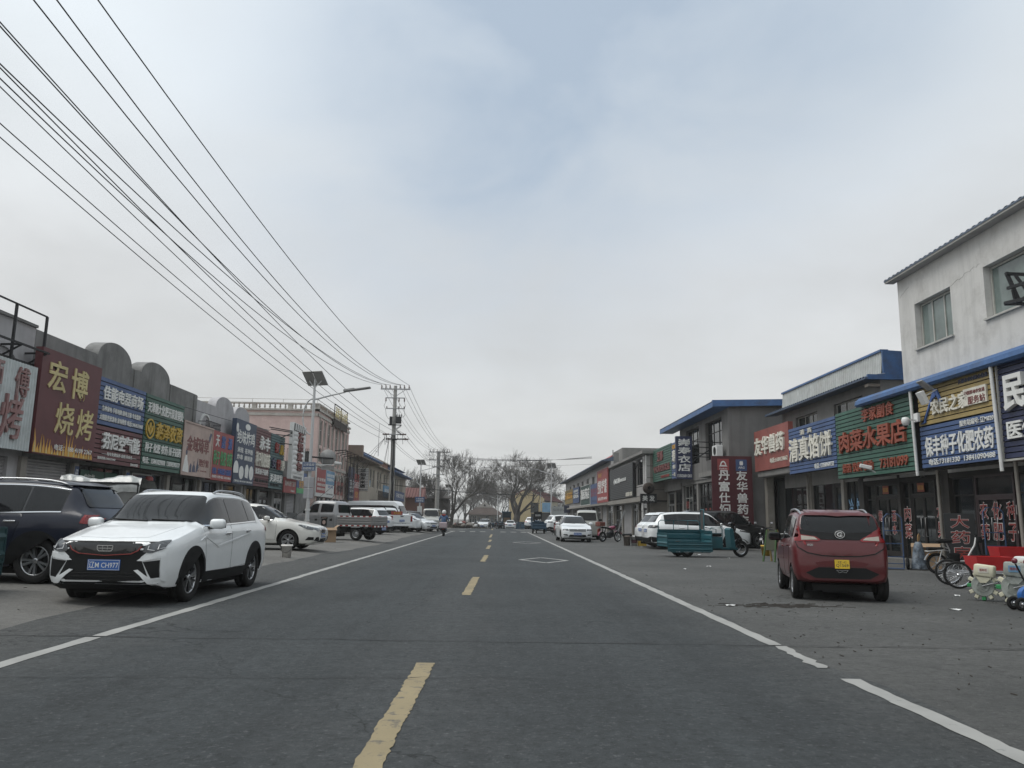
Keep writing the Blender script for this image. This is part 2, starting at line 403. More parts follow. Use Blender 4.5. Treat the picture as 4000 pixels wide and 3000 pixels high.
sheet('forecourt_concrete', [-13.4, -9, -8, -7, -6.75, -6.5, -6.25, -6, -5.75, -5.5, -5.25, -5.0], [-8+1.0*i for i in range(0, 109)], GM['slab'], 0)
sheet('forecourt_asphalt', [2.6, 5, 8, 13.5], [-8+1.6*i for i in range(0, 80)] + [120+6*i for i in range(0, 8)], GM['lot'], 0)

# painted markings
def paint(name, col, asph, wear):
    m = bpy.data.materials.new(name); m.use_nodes = True; nt = m.node_tree; N = nt.nodes; Lk = nt.links; b = N['Principled BSDF']
    b.inputs['Roughness'].default_value = .75
    tc = N.new('ShaderNodeTexCoord'); n = N.new('ShaderNodeTexNoise'); n.inputs['Scale'].default_value = 9; n.inputs['Detail'].default_value = 9; n.inputs['Roughness'].default_value = .78
    Lk.new(tc.outputs['Object'], n.inputs['Vector'])
    mr = N.new('ShaderNodeMapRange'); Lk.new(n.outputs['Fac'], mr.inputs[0]); mr.inputs[1].default_value = wear; mr.inputs[2].default_value = wear+.09
    mx = N.new('ShaderNodeMix'); mx.data_type = 'RGBA'; mx.inputs[6].default_value = (*col, 1); mx.inputs[7].default_value = (*asph, 1)
    Lk.new(mr.outputs[0], mx.inputs[0])
    n2 = N.new('ShaderNodeTexNoise'); n2.inputs['Scale'].default_value = 1.6; n2.inputs['Detail'].default_value = 5; Lk.new(tc.outputs['Object'], n2.inputs['Vector'])
    m2 = N.new('ShaderNodeMix'); m2.data_type = 'RGBA'; m2.blend_type = 'MULTIPLY'; m2.inputs[0].default_value = .55; Lk.new(mx.outputs[2], m2.inputs[6])
    cr = N.new('ShaderNodeMapRange'); Lk.new(n2.outputs['Fac'], cr.inputs[0]); cr.inputs[1].default_value=.3; cr.inputs[2].default_value=.7; cr.inputs[3].default_value = .55; cr.inputs[4].default_value = 1.1
    cc = N.new('ShaderNodeCombineColor')
    for i in range(3): Lk.new(cr.outputs[0], cc.inputs[i])
    Lk.new(cc.outputs[0], m2.inputs[7]); Lk.new(m2.outputs[2], b.inputs['Base Color'])
    return m
WPAINT = paint('white road paint', (.31,.31,.295), (.075,.087,.087), .60)
YPAINT = paint('yellow road paint', (.27,.22,.125), (.085,.082,.075), .535)
rm = random.Random(11)
def stripe(mb, x0, x1, y0, y1, w, step=.25, rag=.012, dz=.0105):
    """painted stripe from (x0,y0) to (x1,y1) with ragged sides"""
    n = max(2, int(math.hypot(x1-x0, y1-y0)/step)); a = Vector((x1-x0, y1-y0, 0)).normalized(); p = Vector((-a.y, a.x, 0)); vs = []
    for i in range(n+1):
        t = i/n; c = Vector((x0+(x1-x0)*t, y0+(y1-y0)*t, 0))
        for sg in (-1, 1):
            q = c + p*sg*(w/2 + rm.uniform(-rag, rag)); vs.append((q.x, q.y, gz(q.x, q.y)+dz))
    mb.add(vs, [(2*i, 2*i+1, 2*i+3, 2*i+2) for i in range(n)])
e = MB()
stripe(e, -4.01, -4.03, -2, 8.40, .15); stripe(e, -4.02, -4.03, 8.47, 74, .15); stripe(e, -4.1, -2.9, 84, 96, .15)
stripe(e, 2.9, 2.89, -2, 6.72, .15, .12, .014); stripe(e, 2.87, 2.90, 7.2, 8.41, .12, .09, .03); stripe(e, 2.89, 2.89, 8.47, 76, .15); stripe(e, 2.9, 1.9, 84, 96, .15)
tag(e.obj('edge_line_marking', WPAINT), kind='structure')
e = MB()
for y0, y1, x, r in ((3.0, 7.2, -.62, .018), (13.4, 17.45, -.45, .02), (23.6, 27.7, -.36, .045), (33.4, 37.6, -.34, .03), (43.5, 47.6, -.36, .02), (53.3, 63.5, -.40, .02), (86, 97, -.5, .01)):
    stripe(e, x-.03, x+.03, y0, y1, .15, .05, r*.6)
tag(e.obj('centre_dash_marking', YPAINT), kind='structure')
e = MB()
for cx, y0, y1 in ((1.45, 23.4, 26.5), (1.6, 41.0, 44.6)):
    ym = (y0+y1)/2; pts = [(cx, y0), (cx+.72, ym), (cx, y1), (cx-.72, ym)]
    for i in range(4): stripe(e, *(pts[i][0], pts[(i+1)%4][0], pts[i][1], pts[(i+1)%4][1]), .15 if i % 2 else .14, dz=.0115 + .001*(i % 2))
tag(e.obj('diamond_marking', WPAINT), kind='structure')
e = MB()
for i in range(9):
    x = -4.4+i*.95
    if i in (4,): continue
    stripe(e, x, x+.5, 75.5, 75.52, 2.3, .25)
tag(e.obj('crossing_marking', WPAINT), kind='structure')

e = MB(); rj = random.Random(8)
for ya, yb, xa, xb, w in ((8.44, 8.44, -7.5, 7.5, .026), (6.35, 6.6, -4.0, .4, .010), (11.2, 10.8, -3.8, 2.8, .009)):
    n = 60; pts = [(xa+(xb-xa)*i/n, ya+(yb-ya)*i/n + rj.gauss(0, .02)) for i in range(n+1)]; vs = []
    for x, y in pts: q = w*rj.uniform(.4, 1.2)/2; vs += [(x, y-q, gz(x, y)+.013), (x, y+q, gz(x, y)+.013)]
    e.add(vs, [(2*i, 2*i+1, 2*i+3, 2*i+2) for i in range(n)])
tag(e.obj('road_joint', pm('tar joint', (.022,.022,.022), .9)), kind='structure')
# dark smear, twigs and straw on the forecourt; scraps of paper
e = MB(); rs = random.Random(5)
for k in range(160):
    x = rs.gauss(4.3, .38); y = rs.gauss(12.45, .14); a = rs.gauss(-.15, .3); l = rs.uniform(.04, .2)
    e.bar((x, y, .008), (x+l*math.cos(a), y+l*math.sin(a), .012), rs.uniform(.006, .014), .006)
for k in range(300):
    x = rs.uniform(2.8, 11); y = rs.uniform(5.5, 19); a = rs.uniform(0, 3.1); l = rs.uniform(.008, .035)*(2 if rs.random() < .1 else 1)
    e.bar((x, y, .004), (x+l*math.cos(a), y+l*math.sin(a), .01), rs.uniform(.005, .012), .008)
for k in range(90):
    x = rs.uniform(-12, -5.6); y = rs.uniform(9, 40); a = rs.uniform(0, 3.1); l = rs.uniform(.015, .07); z = gz(x, y)
    e.bar((x, y, z+.002), (x+l*math.cos(a), y+l*math.sin(a), z+.01), rs.uniform(.006, .015), .008)
tag(e.obj('debris', pm('twigs', (.045,.04,.034), .9)), 'dark twigs, straw and grit scattered on the forecourt', 'debris', kind='stuff')
for k, (x, y, s) in enumerate(((3.55, 12.35, .08), (5.0, 21.5, .11), (7.7, 30.8, .13), (8.1, 28.2, .1), (10.4, 31, .09), (6.0, 22.9, .09), (8.3, 14.6, .1), (6.9, 12.2, .14), (6.9, 38.6, .12))):
    m = MB(); r_ = random.Random(k); n = 7
    ring = [(s*(.6+.5*r_.random())*math.cos(6.28*i/n), .45*s*(.6+.5*r_.random())*math.sin(6.28*i/n)) for i in range(n)]
    for i in range(n):
        a, b = ring[i], ring[(i+1) % n]
        m.add([(0,0,.022), (a[0],a[1],.004+.018*(i % 2)), (b[0],b[1],.004+.018*((i+1) % 2))], [(0,1,2)])
    o = root_of('paper_scrap', 'crumpled scrap of white litter lying on the grey asphalt forecourt', 'litter', m, M['whiteplastic'], 'white scraps of litter on the forecourt')
    o.location = (x, y, gz(x, y)); o.rotation_euler = (0, 0, k*1.3)
# ================================================================== signs
def cm(name, col, **k):
    if 'letter' not in name and 'film' not in name: g = sum(col)/3; col = tuple((x*.86+g*.14)*.80 for x in col)
    return pm(name, col, **{**dict(rough=.55, var=.14, dirt=(*[x*.6 for x in col], .6), dscale=1.3, streak=.35, vscale=1.2), **k})
C = dict(blue=cm('blue sign sheet', (.045,.105,.27)), navy=cm('navy sign sheet', (.022,.032,.10)), green=cm('green sign sheet', (.030,.125,.085)), dkgreen=cm('dark green sheet', (.03,.09,.075)),
  maroon=cm('maroon sign sheet', (.14,.028,.034)), wine=cm('wine banner', (.105,.012,.020)), red=cm('red sign sheet', (.40,.055,.052)), brick=cm('faded red sheet', (.34,.085,.065)), pink=cm('pink sign sheet', (.56,.41,.35)),
  teal=cm('teal sign sheet', (.035,.12,.13)), yellow=cm('yellow sign sheet', (.42,.30,.085)), ltblue=cm('pale blue sheet', (.14,.34,.55)), black=cm('black sign sheet', (.020,.021,.023)), white=M['white'], grey=cm('grey slats', (.045,.048,.05)),
  greenblue=cm('bluish print', (.035,.065,.13)), pale=pm('pale ribbed sheet', (.50,.545,.55), dirt=(.3,.3,.29,.5)), ochre=cm('ochre slats', (.32,.22,.05)),
  gold=cm('gold lettering', (.54,.46,.22)), wl=M['letterwhite'], yl=cm('yellow lettering', (.50,.33,.045)), rl=cm('red lettering', (.27,.040,.034)), orl=cm('orange red lettering', (.27,.065,.035)), bl=cm('blue lettering', (.06,.13,.36)), gl=cm('green lettering', (.09,.33,.14)), kl=cm('black lettering', (.02,.02,.022)), brl=cm('brown red lettering', (.20,.065,.06)), cream=cm('cream lettering', (.70,.68,.60)), slate=cm('slate lettering', (.06,.07,.12)), fade=cm('faded red lettering', (.25,.13,.125), dirt=(.36,.33,.32,.7), dscale=3), sky=cm('neon blue film', (.25,.45,.68)), ornl=cm('ochre lettering', (.60,.33,.06)))
GROOVE = pm('groove shade', (.012,.012,.013), .9)
def board(mb, fr, s0, s1, z0, z1, d0, d1, style, pitch=.15):
    if style == 'slat':
        n = max(2, round((z1-z0)/pitch)); p = (z1-z0)/n; fr.box(mb, s0+.01, s1-.01, z0+.01, z1-.01, d0, d1-.045, 1)
        for i in range(n):
            a, b = z0+i*p+.028, z0+(i+1)*p
            P = [fr(s, z, d) for s in (s0, s1) for z, d in ((a, d1-.05), (a, d1), (b, d1-.012), (b, d1-.05))]
            mb.add(P, [(0,1,2,3), (7,6,5,4), (1,5,6,2), (0,4,5,1), (2,6,7,3)], 0, False)
    elif style == 'rib':
        n = round((s1-s0)/.13); p = (s1-s0)/n
        for i in range(n):
            a = s0+i*p; P = []
            for z in (z0, z1): P += [fr(a, z, d1-.03), fr(a+p*.22, z, d1), fr(a+p*.55, z, d1), fr(a+p*.77, z, d1-.03), fr(a+p, z, d1-.03)]
            mb.add(P, [(k, k+1, k+6, k+5) for k in range(4)], 0, False)
        fr.box(mb, s0, s1, z0, z1, d0, d1-.032, 0)
    else: fr.box(mb, s0, s1, z0, z1, d0, d1, 0)
SIGNS = {}
def sign(name, label, fr, s0, s1, z0, z1, d, style, col, texts=(), thick=.22, frame=None, pitch=.15, group=None):
    """texts: (writing, u, v, w, h, colour, relief, bold) in fractions of the board"""
    mb = MB(); board(mb, fr, s0, s1, z0, z1, d-thick, d, style, pitch)
    o = root_of(name, label, 'shop sign', mb, [C[col], GROOVE], group or 'shop signs along the street', fix=True)
    w, h = s1-s0, z1-z0
    if frame:
        f = MB(); t = .05
        for a, b, c, e in ((s0-t, s1+t, z0-t, z0), (s0-t, s1+t, z1, z1+t), (s0-t, s0, z0, z1), (s1, s1+t, z0, z1)): fr.box(f, a, b, c, e, d-thick-.01, d+.03)
        f.obj('frame', M[frame], o)
    for tx in texts:
        s, u, v, tw, th, cl = tx[:6]; rel = tx[6] if len(tx) > 6 else .02; bo = tx[7] if len(tx) > 7 else .025
        m = MB()
        if len(tx) > 8 and tx[8] == 'col': write_col(m, fr, s, s0+u*w, z0+(v+th/2)*h, z0+(v-th/2)*h, tw*w, d-.004, rel, bo)
        else: write(m, fr, s, s0+u*w, z0+v*h, tw*w, th*h, d-.004, rel, bo)
        m.obj('lettering', C[cl], o, fix=False)
    SIGNS[label] = o; return o
def shapes(o, fr, name, col, polys, d, rel=.012):
    """flat printed or cut-out shapes on a sign: polygons in wall coordinates"""
    m = MB()
    for p in polys: m.prism(p, d-.003, d+rel, lambda u, v, w: fr(u, v, w))
    return m.obj(name, C[col], o)
def ell(cu, cv, ru, rv, n=20, a0=0, a1=6.2832): return [(cu+ru*math.cos(a0+(a1-a0)*i/(n-1 if a1-a0 < 6.28 else n)), cv+rv*math.sin(a0+(a1-a0)*i/(n-1 if a1-a0 < 6.28 else n))) for i in range(n)]

LF = left(-13.3)          # plane of the left shop walls; sign faces stand 0.5 m out
d = .5
# corrugated board with the red cut-out letters, running out of the frame
sg = sign('shop_sign', 'white corrugated board with loose red brown cut-out letters, beside the maroon barbecue board', LF, 16.9, 22.0, 2.85, 5.17, d, 'rib', 'pale', [('烧', .55, .34, .18, .46, 'fade', .07, .02), ('烤', .795, .36, .18, .50, 'fade', .07, .02), ('师', .63, .80, .11, .34, 'fade', .06, .02), ('傅', .855, .775, .12, .34, 'fade', .06, .02)], .12)
sg = sign('shop_sign', 'tall maroon barbecue board with gold handwriting and painted flames', LF, 22.05, 25.38, 2.83, 5.80, d+.04, 'flat', 'maroon', [('宏', .25, .765, .29, .30, 'gold', .03, .035), ('博', .62, .745, .29, .31, 'gold', .03, .035), ('烧', .43, .37, .30, .31, 'gold', .03, .035), ('烤', .78, .355, .28, .31, 'gold', .03, .035), ('电话：188 4109 2367', .64, .085, .64, .058, 'wl', .012, .02)])
fr_ = random.Random(2); fl = []
for i in range(22):
    c = 22.12+i*.148; h = fr_.uniform(.18, .52)*(1.3 if i < 5 or 9 < i < 15 else .8); w = fr_.uniform(.10, .17)
    fl.append([(c-w/2, 2.86), (c+w/2, 2.86), (c+w*.35, 2.86+h*.35), (c+w*.1, 2.86+h*.6), (c+fr_.uniform(-.08, .08), 2.86+h), (c-w*.2, 2.86+h*.5), (c-w*.42, 2.86+h*.3)])
shapes(sg, LF, 'flame_motif', 'ornl', fl, d+.04, .006)
shapes(sg, LF, 'flame_motif', 'gold', [[(u+(p[0][0]+p[1][0])/2*.45 if False else u*.55+(p[0][0]+p[1][0])/2*.45, 2.86+(v-2.86)*.6) for u, v in p] for p in fl[::2]], d+.046, .005)
sign('shop_sign', 'blue slatted board of the electrical goods shop, above the maroon slats', LF, 25.45, 28.8, 4.02, 5.57, d, 'slat', 'blue', [('佳能电器商场', .50, .69, .86, .30, 'wl', .04, .045), ('各种家电 手机电脑 厨电卫浴 专业监控', .49, .36, .84, .115, 'wl', .02, .03), ('太阳能光伏发电 家电维修 电话13464173447', .51, .17, .94, .12, 'wl', .02, .03)])
sign('shop_sign', 'maroon slatted board with bold white letters, under the blue electrical board', LF, 25.45, 28.8, 2.80, 4.0, d, 'slat', 'maroon', [('芬尼空气能', .52, .62, .80, .46, 'wl', .07, .06), ('——每年免费保养·直线·寿命长——', .53, .28, .74, .10, 'wl', .015, .02), ('招商热线:13464173447', .26, .15, .36, .075, 'wl', .015, .02), ('辽M0162号店', .86, .08, .17, .085, 'wl', .015, .03)])
sg = sign('shop_sign', 'green slatted board with big yellow letters and a round sprout emblem', LF, 28.88, 32.43, 2.80, 5.55, d, 'slat', 'green', [('天津融大化肥开原直销处', .50, .83, .93, .145, 'wl', .03, .04), ('森泽农资', .61, .545, .70, .235, 'yl', .06, .07), ('种子 化肥 农药 榛子园药', .515, .30, .93, .125, 'wl', .03, .04), ('电话：15841029888  13898590777', .50, .125, .95, .085, 'wl', .02, .03)])
cx, cz = 28.88+.125*3.55, 2.8+.545*2.75
ring = MB()
for i in range(28):
    a, b = 6.2832*i/28, 6.2832*(i+1)/28
    ring.prism([(cx+.37*math.cos(a), cz+.37*math.sin(a)), (cx+.37*math.cos(b), cz+.37*math.sin(b)), (cx+.31*math.cos(b), cz+.31*math.sin(b)), (cx+.31*math.cos(a), cz+.31*math.sin(a))], d, d+.04, lambda u, v, w: LF(u, v, w))
for sgn in (-1, 1):
    ring.prism([(cx, cz-.24), (cx+sgn*.20, cz-.08), (cx+sgn*.24, cz+.14), (cx+sgn*.08, cz+.02), (cx+sgn*.02, cz-.1)], d, d+.04, lambda u, v, w: LF(u, v, w))
ring.prism(ell(cx, cz+.12, .07, .12, 10), d, d+.04, lambda u, v, w: LF(u, v, w)); ring.obj('emblem', C['yl'], sg)
sg = sign('shop_sign', 'plain pink therapy board with brown brushed letters and a painted old man', LF, 32.48, 35.86, 2.80, 5.02, d, 'flat', 'pink', [('金域琦草', .51, .60, .74, .29, 'brl', .02, .03), ('理疗馆', .74, .275, .34, .15, 'brl', .015, .03), ('电话：13188673688', .68, .12, .34, .035, 'brl', .008)], frame=None)
f = MB()
for a, b, c_, e_ in ((32.48, 35.86, 2.80, 2.87), (32.48, 35.86, 4.95, 5.02), (32.48, 32.55, 2.87, 4.95), (35.79, 35.86, 2.87, 4.95)): LF.box(f, a, b, c_, e_, d-.1, d+.03)
f.obj('frame', C['pink'], sg)
shapes(sg, LF, 'painted_figure', 'wl', [[(32.66, 2.95), (33.32, 2.92), (33.26, 3.2), (33.12, 3.42), (33.06, 3.62), (32.9, 3.62), (32.8, 3.4)]], d, .008)
shapes(sg, LF, 'painted_figure', 'slate', [ell(32.99, 3.74, .09, .11, 12), [(32.95, 3.85), (33.05, 3.85), (33.03, 3.98), (32.97, 3.98)], [(33.4, 2.95), (33.62, 2.95), (33.6, 3.25), (33.5, 3.32), (33.42, 3.2)], [(33.7, 2.97), (34.05, 2.97), (34.0, 3.2), (33.9, 3.3), (33.9, 3.42), (33.84, 3.42), (33.84, 3.3), (33.74, 3.2)], [(34.12, 2.97), (34.2, 2.97), (34.42, 3.2), (34.3, 3.36), (34.28, 3.6), (34.2, 3.34), (34.14, 3.2)], [(35.4, 4.3), (35.55, 4.42), (35.75, 4.75), (35.55, 4.78), (35.42, 4.6)]], d, .006)
sign('shop_sign', 'red seed shop board with green middle row, beside the pink therapy board', LF, 35.92, 38.72, 2.76, 4.98, d, 'flat', 'red', [('天', .20, .80, .16, .24, 'wl', .03, .03), ('露', .49, .80, .20, .25, 'bl', .03, .04), ('源', .81, .80, .20, .25, 'bl', .03, .04), ('种子 化肥 农药', .51, .46, .90, .30, 'gl', .03, .04), ('经销：各种蔬菜大田园药', .51, .19, .90, .13, 'bl', .02, .04), ('老城街八中西 电话 13555108865', .51, .075, .92, .06, 'wl', .01)])
sg = sign('shop_sign', 'tall blue snack board with white bowls along its foot', LF, 38.80, 42.05, 2.73, 5.88, d+.05, 'flat', 'greenblue', [('绝味炸鸡', .50, .735, .86, .22, 'wl', .015, .03), ('米线  花甲粉', .5, .53, .76, .085, 'wl', .015, .03), ('炸串  麻辣烫', .5, .42, .76, .085, 'wl', .015, .03), ('订餐电话 13841092587 13841092587', .5, .045, .9, .035, 'wl', .01)], frame=None)
shapes(sg, LF, 'painted_bowl', 'wl', [ell(39.15, 3.42, .38, .42, 16, -.4, 3.6), ell(40.0, 3.3, .36, .33), [(40.6, 3.1), (41.05, 3.05), (41.15, 3.5), (40.95, 3.75), (40.7, 3.72), (40.55, 3.5)], ell(41.6, 3.35, .36, .36), ell(40.6, 5.62, .4, .16), ell(38.98, 5.45, .17, .22)], d+.05, .005)
sign('shop_sign', 'dark red slatted board with white letters between the blue and teal boards', LF, 42.1, 45.0, 2.72, 5.82, d, 'slat', 'maroon', [('永丰', .58, .76, .66, .24, 'wl', .07, .05), ('种子化肥农药', .52, .47, .90, .25, 'cream', .06, .04), ('批发榛子园药', .52, .265, .82, .10, 'wl', .03, .03), ('电话 13591026918', .55, .11, .8, .06, 'kl', .02, .04)])
sign('shop_sign', 'teal slatted board with letters in red, yellow, slate and white', LF, 45.06, 48.0, 2.70, 5.82, d, 'slat', 'teal', [('好', .38, .755, .24, .19, 'rl', .10, .06), ('儿', .74, .74, .22, .19, 'yl', .10, .06), ('女', .20, .465, .28, .19, 'slate', .10, .06), ('世', .56, .46, .26, .19, 'rl', .10, .06), ('界', .86, .45, .24, .19, 'cream', .10, .06), ('关涛理发', .5, .20, .90, .15, 'wl', .03, .05), ('13841062896', .4, .085, .6, .045, 'kl', .02)])
V = left(-13.3)
sg = sign('shop_sign', 'tall white quilted board with red brown letters, standing proud of the shops', V, 47.9, 51.0, 3.40, 6.78, 1.0, 'flat', 'white', [('石锅家包', .50, .50, .40, .70, 'brl', .12, .07, 'col'), ('13591042', .5, .035, .7, .045, 'kl', .02, .05)], .25)
pd = MB(); V.box(pd, 48.0, 50.9, 6.3, 6.72, 1.0, 1.03, 1)
for i in range(6): V.box(pd, 48.1+i*.48, 48.35+i*.48, 6.32, 6.70, 1.032, 1.05, 0)
for j in range(9):
    for i in range(2):
        a0 = 48.06+i*1.42 - (.0 if j % 2 else .12); b0 = 3.72+j*.285
        pd.grid(lambda a, b: V(a0+a*1.36, b0+b*.27, 1.0+.05*max(0, math.sin(math.pi*a))**.5*max(0, math.sin(math.pi*b))**.5), 6, 5, 0)
pd.obj('padding', [C['white'], C['kl']], sg)
sp = MB()
for z, q in ((6.2, 45.6), (6.12, 45.9), (5.4, 45.6), (5.9, 46.4)): sp.bar(V(q, z, -.1 if z < 6 else .2), V(47.9, z+.03, .9), .05)
sp.bar(V(46.2, 5.4, .1), V(47.9, 6.1, .9), .05); sp.obj('bracket', M['iron'], sg)
sign('shop_sign', 'small faded red banner under the white quilted board', LF, 47.95, 50.85, 2.58, 3.5, d+.1, 'flat', 'red', [('锦州化肥厂直销', .5, .62, .84, .34, 'wl', .01, .0), ('开原总店', .72, .15, .3, .14, 'wl', .01)], .06)
sg = sign('shop_sign', 'printed banner of blue sky and green meadow with orange letters', LF, 50.95, 53.6, 2.62, 3.97, d+.1, 'flat', 'blue', [('鲜奶吧', .60, .45, .70, .42, 'ornl', .01, .03)], .06)
shapes(sg, LF, 'meadow_print', 'gl', [[(50.97, 2.64), (53.58, 2.64), (53.58, 2.95), (52.6, 3.02), (51.6, 2.93), (50.97, 3.0)]], d+.1, .005)
shapes(sg, LF, 'cloud_print', 'wl', [ell(51.4, 3.55, .25, .16), ell(51.6, 3.66, .17, .13), ell(53.2, 3.3, .2, .12)], d+.1, .005)
# the board of the notice by the pink building, in three colours
sg = sign('shop_sign', 'wide notice board in red, blue and white panels before the pink building', LF, 56.4, 62.6, 2.6, 4.6, d+.1, 'flat', 'white', [('招牌饺子馆', .25, .84, .4, .15, 'yl', .01, .04), ('主营：饺子 炒菜 冷面', .25, .60, .42, .12, 'wl', .02, .03), ('承接宴席 包房优雅', .25, .42, .40, .10, 'wl', .02, .03), ('欢迎光临 电话订餐', .25, .27, .4, .09, 'wl', .02, .03), ('联通业务代理', .76, .82, .42, .12, 'wl', .02, .03), ('综合服务中心', .76, .67, .40, .12, 'wl', .02, .03), ('宽带 手机', .78, .40, .3, .09, 'bl', .01), ('13841096337', .75, .12, .4, .05, 'kl', .01)], .1)
shapes(sg, LF, 'panel', 'red', [[(56.42, 2.85), (59.4, 2.85), (59.4, 4.58), (56.42, 4.58)]], d+.1, .008); shapes(sg, LF, 'panel', 'ltblue', [[(59.5, 3.55), (62.55, 3.55), (62.55, 4.58), (59.5, 4.58)]], d+.1, .008)
sign('shop_sign', 'small faded red board with thin dark strokes, low beside the notice board', LF, 63.6, 67.0, 2.9, 3.95, d, 'flat', 'brick', [('小胖烧烤', .5, .5, .8, .5, 'kl', .02, .0)], .1)
sign('shop_sign', 'narrow navy upright board with pale writing on the scaffold', LF, 67.7, 70.25, 2.6, 5.4, d+.3, 'flat', 'navy', [('祥和家电', .5, .80, .6, .14, 'slate', .02, .04), ('卫浴灯具', .5, .48, .74, .26, 'wl', .01, .02), ('五金建材', .5, .30, .7, .12, 'wl', .01, .02), ('13904105127', .5, .1, .8, .06, 'wl', .01)], .08)
sign('shop_sign', 'narrow faded red upright banner beside the navy board', LF, 70.35, 73.2, 2.55, 4.95, d+.25, 'flat', 'red', [('便民超市', .5, .87, .7, .10, 'orl', .01), ('日用百货', .5, .60, .85, .24, 'wl', .01), ('烟酒', .5, .30, .5, .12, 'ornl', .01), ('批发', .5, .18, .5, .1, 'ornl', .01)], .05)
SF = south(73.0)
sign('shop_sign', 'projecting white striped board with black upright letters of the rice shop', SF, -12.75, -11.75, 3.5, 5.55, .1, 'slat', 'white', [('翠仙乡米店', .52, .56, .5, .84, 'kl', .04, .06, 'col'), ('13841090128', .5, .06, .8, .05, 'kl', .02)], .25)
sign('shop_sign', 'pale blue upright cloth banner by the cream building balcony', LF, 80.2, 83.4, 3.2, 4.9, .3, 'flat', 'ltblue', [('手机', .5, .7, .6, .3, 'wl', .01), ('维修', .5, .3, .6, .3, 'wl', .01)], .05)
sign('shop_sign', 'sky blue flat board behind the first utility pole', LF, 90.6, 95.6, 3.4, 4.75, d, 'flat', 'ltblue', [('康民诊所', .5, .55, .7, .4, 'wl', .01)], .1)
sign('shop_sign', 'blue board with white letters by the brick shed', LF, 101.0, 110.8, 3.3, 4.5, d, 'flat', 'blue', [('开原卫生室', .5, .55, .8, .45, 'wl', .02)], .1)

# ------------------------------------------------------------------ right-hand signs
def rsign(label, X, y0, y1, z0, z1, style, col, texts=(), **k):       # y0 far, y1 near; face at X
    return sign('shop_sign', label, right(X), -y0, -y1, z0, z1, 0, style, col, texts, **k)
sg = rsign('dark blue slatted chemist board with huge white block letters cut by the frame', 13.1, 20.38, 15.2, 2.95, 5.45, 'slat', 'navy', [('民生大药房', .50, .68, .88, .38, 'wl', .12, .06), ('医保定点药店', .42, .29, .74, .20, 'wl', .06, .06)], frame='frame')
sg = rsign('yellow slatted upper board with a blue roof outline and white letters', 13.1, 24.42, 20.55, 4.25, 5.43, 'slat', 'yellow', [('农民之家', .45, .42, .50, .40, 'cream', .06, .05), ('开原市农村综合信息', .76, .88, .36, .11, 'slate', .02, .03)])
RF = right(13.1)
roof = MB()
for p in ([(-24.3, 4.32), (-24.1, 4.32), (-23.62, 5.02), (-23.42, 5.28), (-23.3, 5.15), (-23.35, 5.05), (-23.55, 5.0), (-24.0, 4.42), (-24.0, 4.34)], [(-23.42, 5.28), (-23.28, 5.28), (-23.02, 4.86), (-23.14, 4.86)]): roof.prism(p, 0, .05, lambda u, v, w: RF(u, v, w))
roof.obj('emblem', C['bl'], sg)
pl = MB(); RF.box(pl, -21.9, -20.85, 4.55, 5.02, 0, .05, 0); pl_o = pl.obj('emblem_plate', C['cream'], sg)
t = MB(); write(t, RF, '中国移动农信通', -21.37, 4.9, .95, .11, .05, .01, .03); write(t, RF, '服务站', -21.3, 4.68, .8, .22, .05, .01, .04); t.obj('lettering', C['brl'], pl_o, fix=False)
sg = rsign('blue slatted lower board of the seed and fertiliser shop, under the yellow one', 13.1, 24.42, 20.55, 2.95, 4.23, 'slat', 'blue', [('服务站编号: 辽M0201', .77, .90, .42, .13, 'wl', .02, .03), ('保丰种子化肥农药', .51, .50, .88, .48, 'wl', .03, .05), ('电话:73181330  13841090488', .53, .14, .84, .15, 'wl', .02, .03)])
sg = rsign('green slatted greengrocer board with thick orange red letters', 13.1, 30.57, 24.75, 2.92, 5.45, 'slat', 'green', [('李家副食', .60, .86, .40, .19, 'orl', .06, .04), ('肉菜水果店', .50, .53, .86, .31, 'orl', .09, .05), ('烟酒 饮料 粮油', .30, .15, .42, .14, 'orl', .05, .03), ('73181099', .76, .15, .32, .13, 'orl', .05, .03)])
rsign('navy blue slatted pie shop board with deep white letters', 13.1, 35.66, 30.62, 3.38, 5.40, 'slat', 'blue', [('清  真', .42, .86, .26, .11, 'cream', .04, .02), ('清真馅饼', .49, .50, .90, .52, 'cream', .09, .045), ('电话: 13358969732', .76, .10, .38, .11, 'wl', .02, .03)])
sg = rsign('dull red board with thick white letters of the animal medicine shop', 13.1, 40.45, 35.62, 3.78, 5.80, 'flat', 'brick', [('友华兽药', .47, .60, .86, .44, 'cream', .09, .055), ('电话:15184124662', .72, .20, .48, .12, 'cream', .03, .02)])
# free-standing upright board facing the road users
SB = south(40.85)
sg = sign('upright_board', 'tall wine red upright cloth board with two columns of grey letters', SB, 10.98, 13.07, .35, 4.60, 0, 'flat', 'wine', [('丹富仕饲料', .30, .50, .27, .67, 'wl', .006, .05, 'col'), ('友华兽药店', .74, .50, .27, .67, 'wl', .006, .05, 'col'), ('电话：15184124662', .62, .135, .68, .05, 'wl', .006, .02)], .06)
e1 = MB(); SB.box(e1, 11.28, 11.88, 3.87, 4.45, 0, .006); eo = e1.obj('emblem', C['red'], sg)
e2 = MB()
for i in range(12):
    a, b = math.pi*i/12, math.pi*(i+1)/12
    e2.prism([(11.58+.16*math.cos(a), 4.11+.24*math.sin(a)), (11.58+.16*math.cos(b), 4.11+.24*math.sin(b)), (11.58+.10*math.cos(b), 4.11+.17*math.sin(b)), (11.58+.10*math.cos(a), 4.11+.17*math.sin(a))], .006, .012, lambda u, v, w: SB(u, v, w))
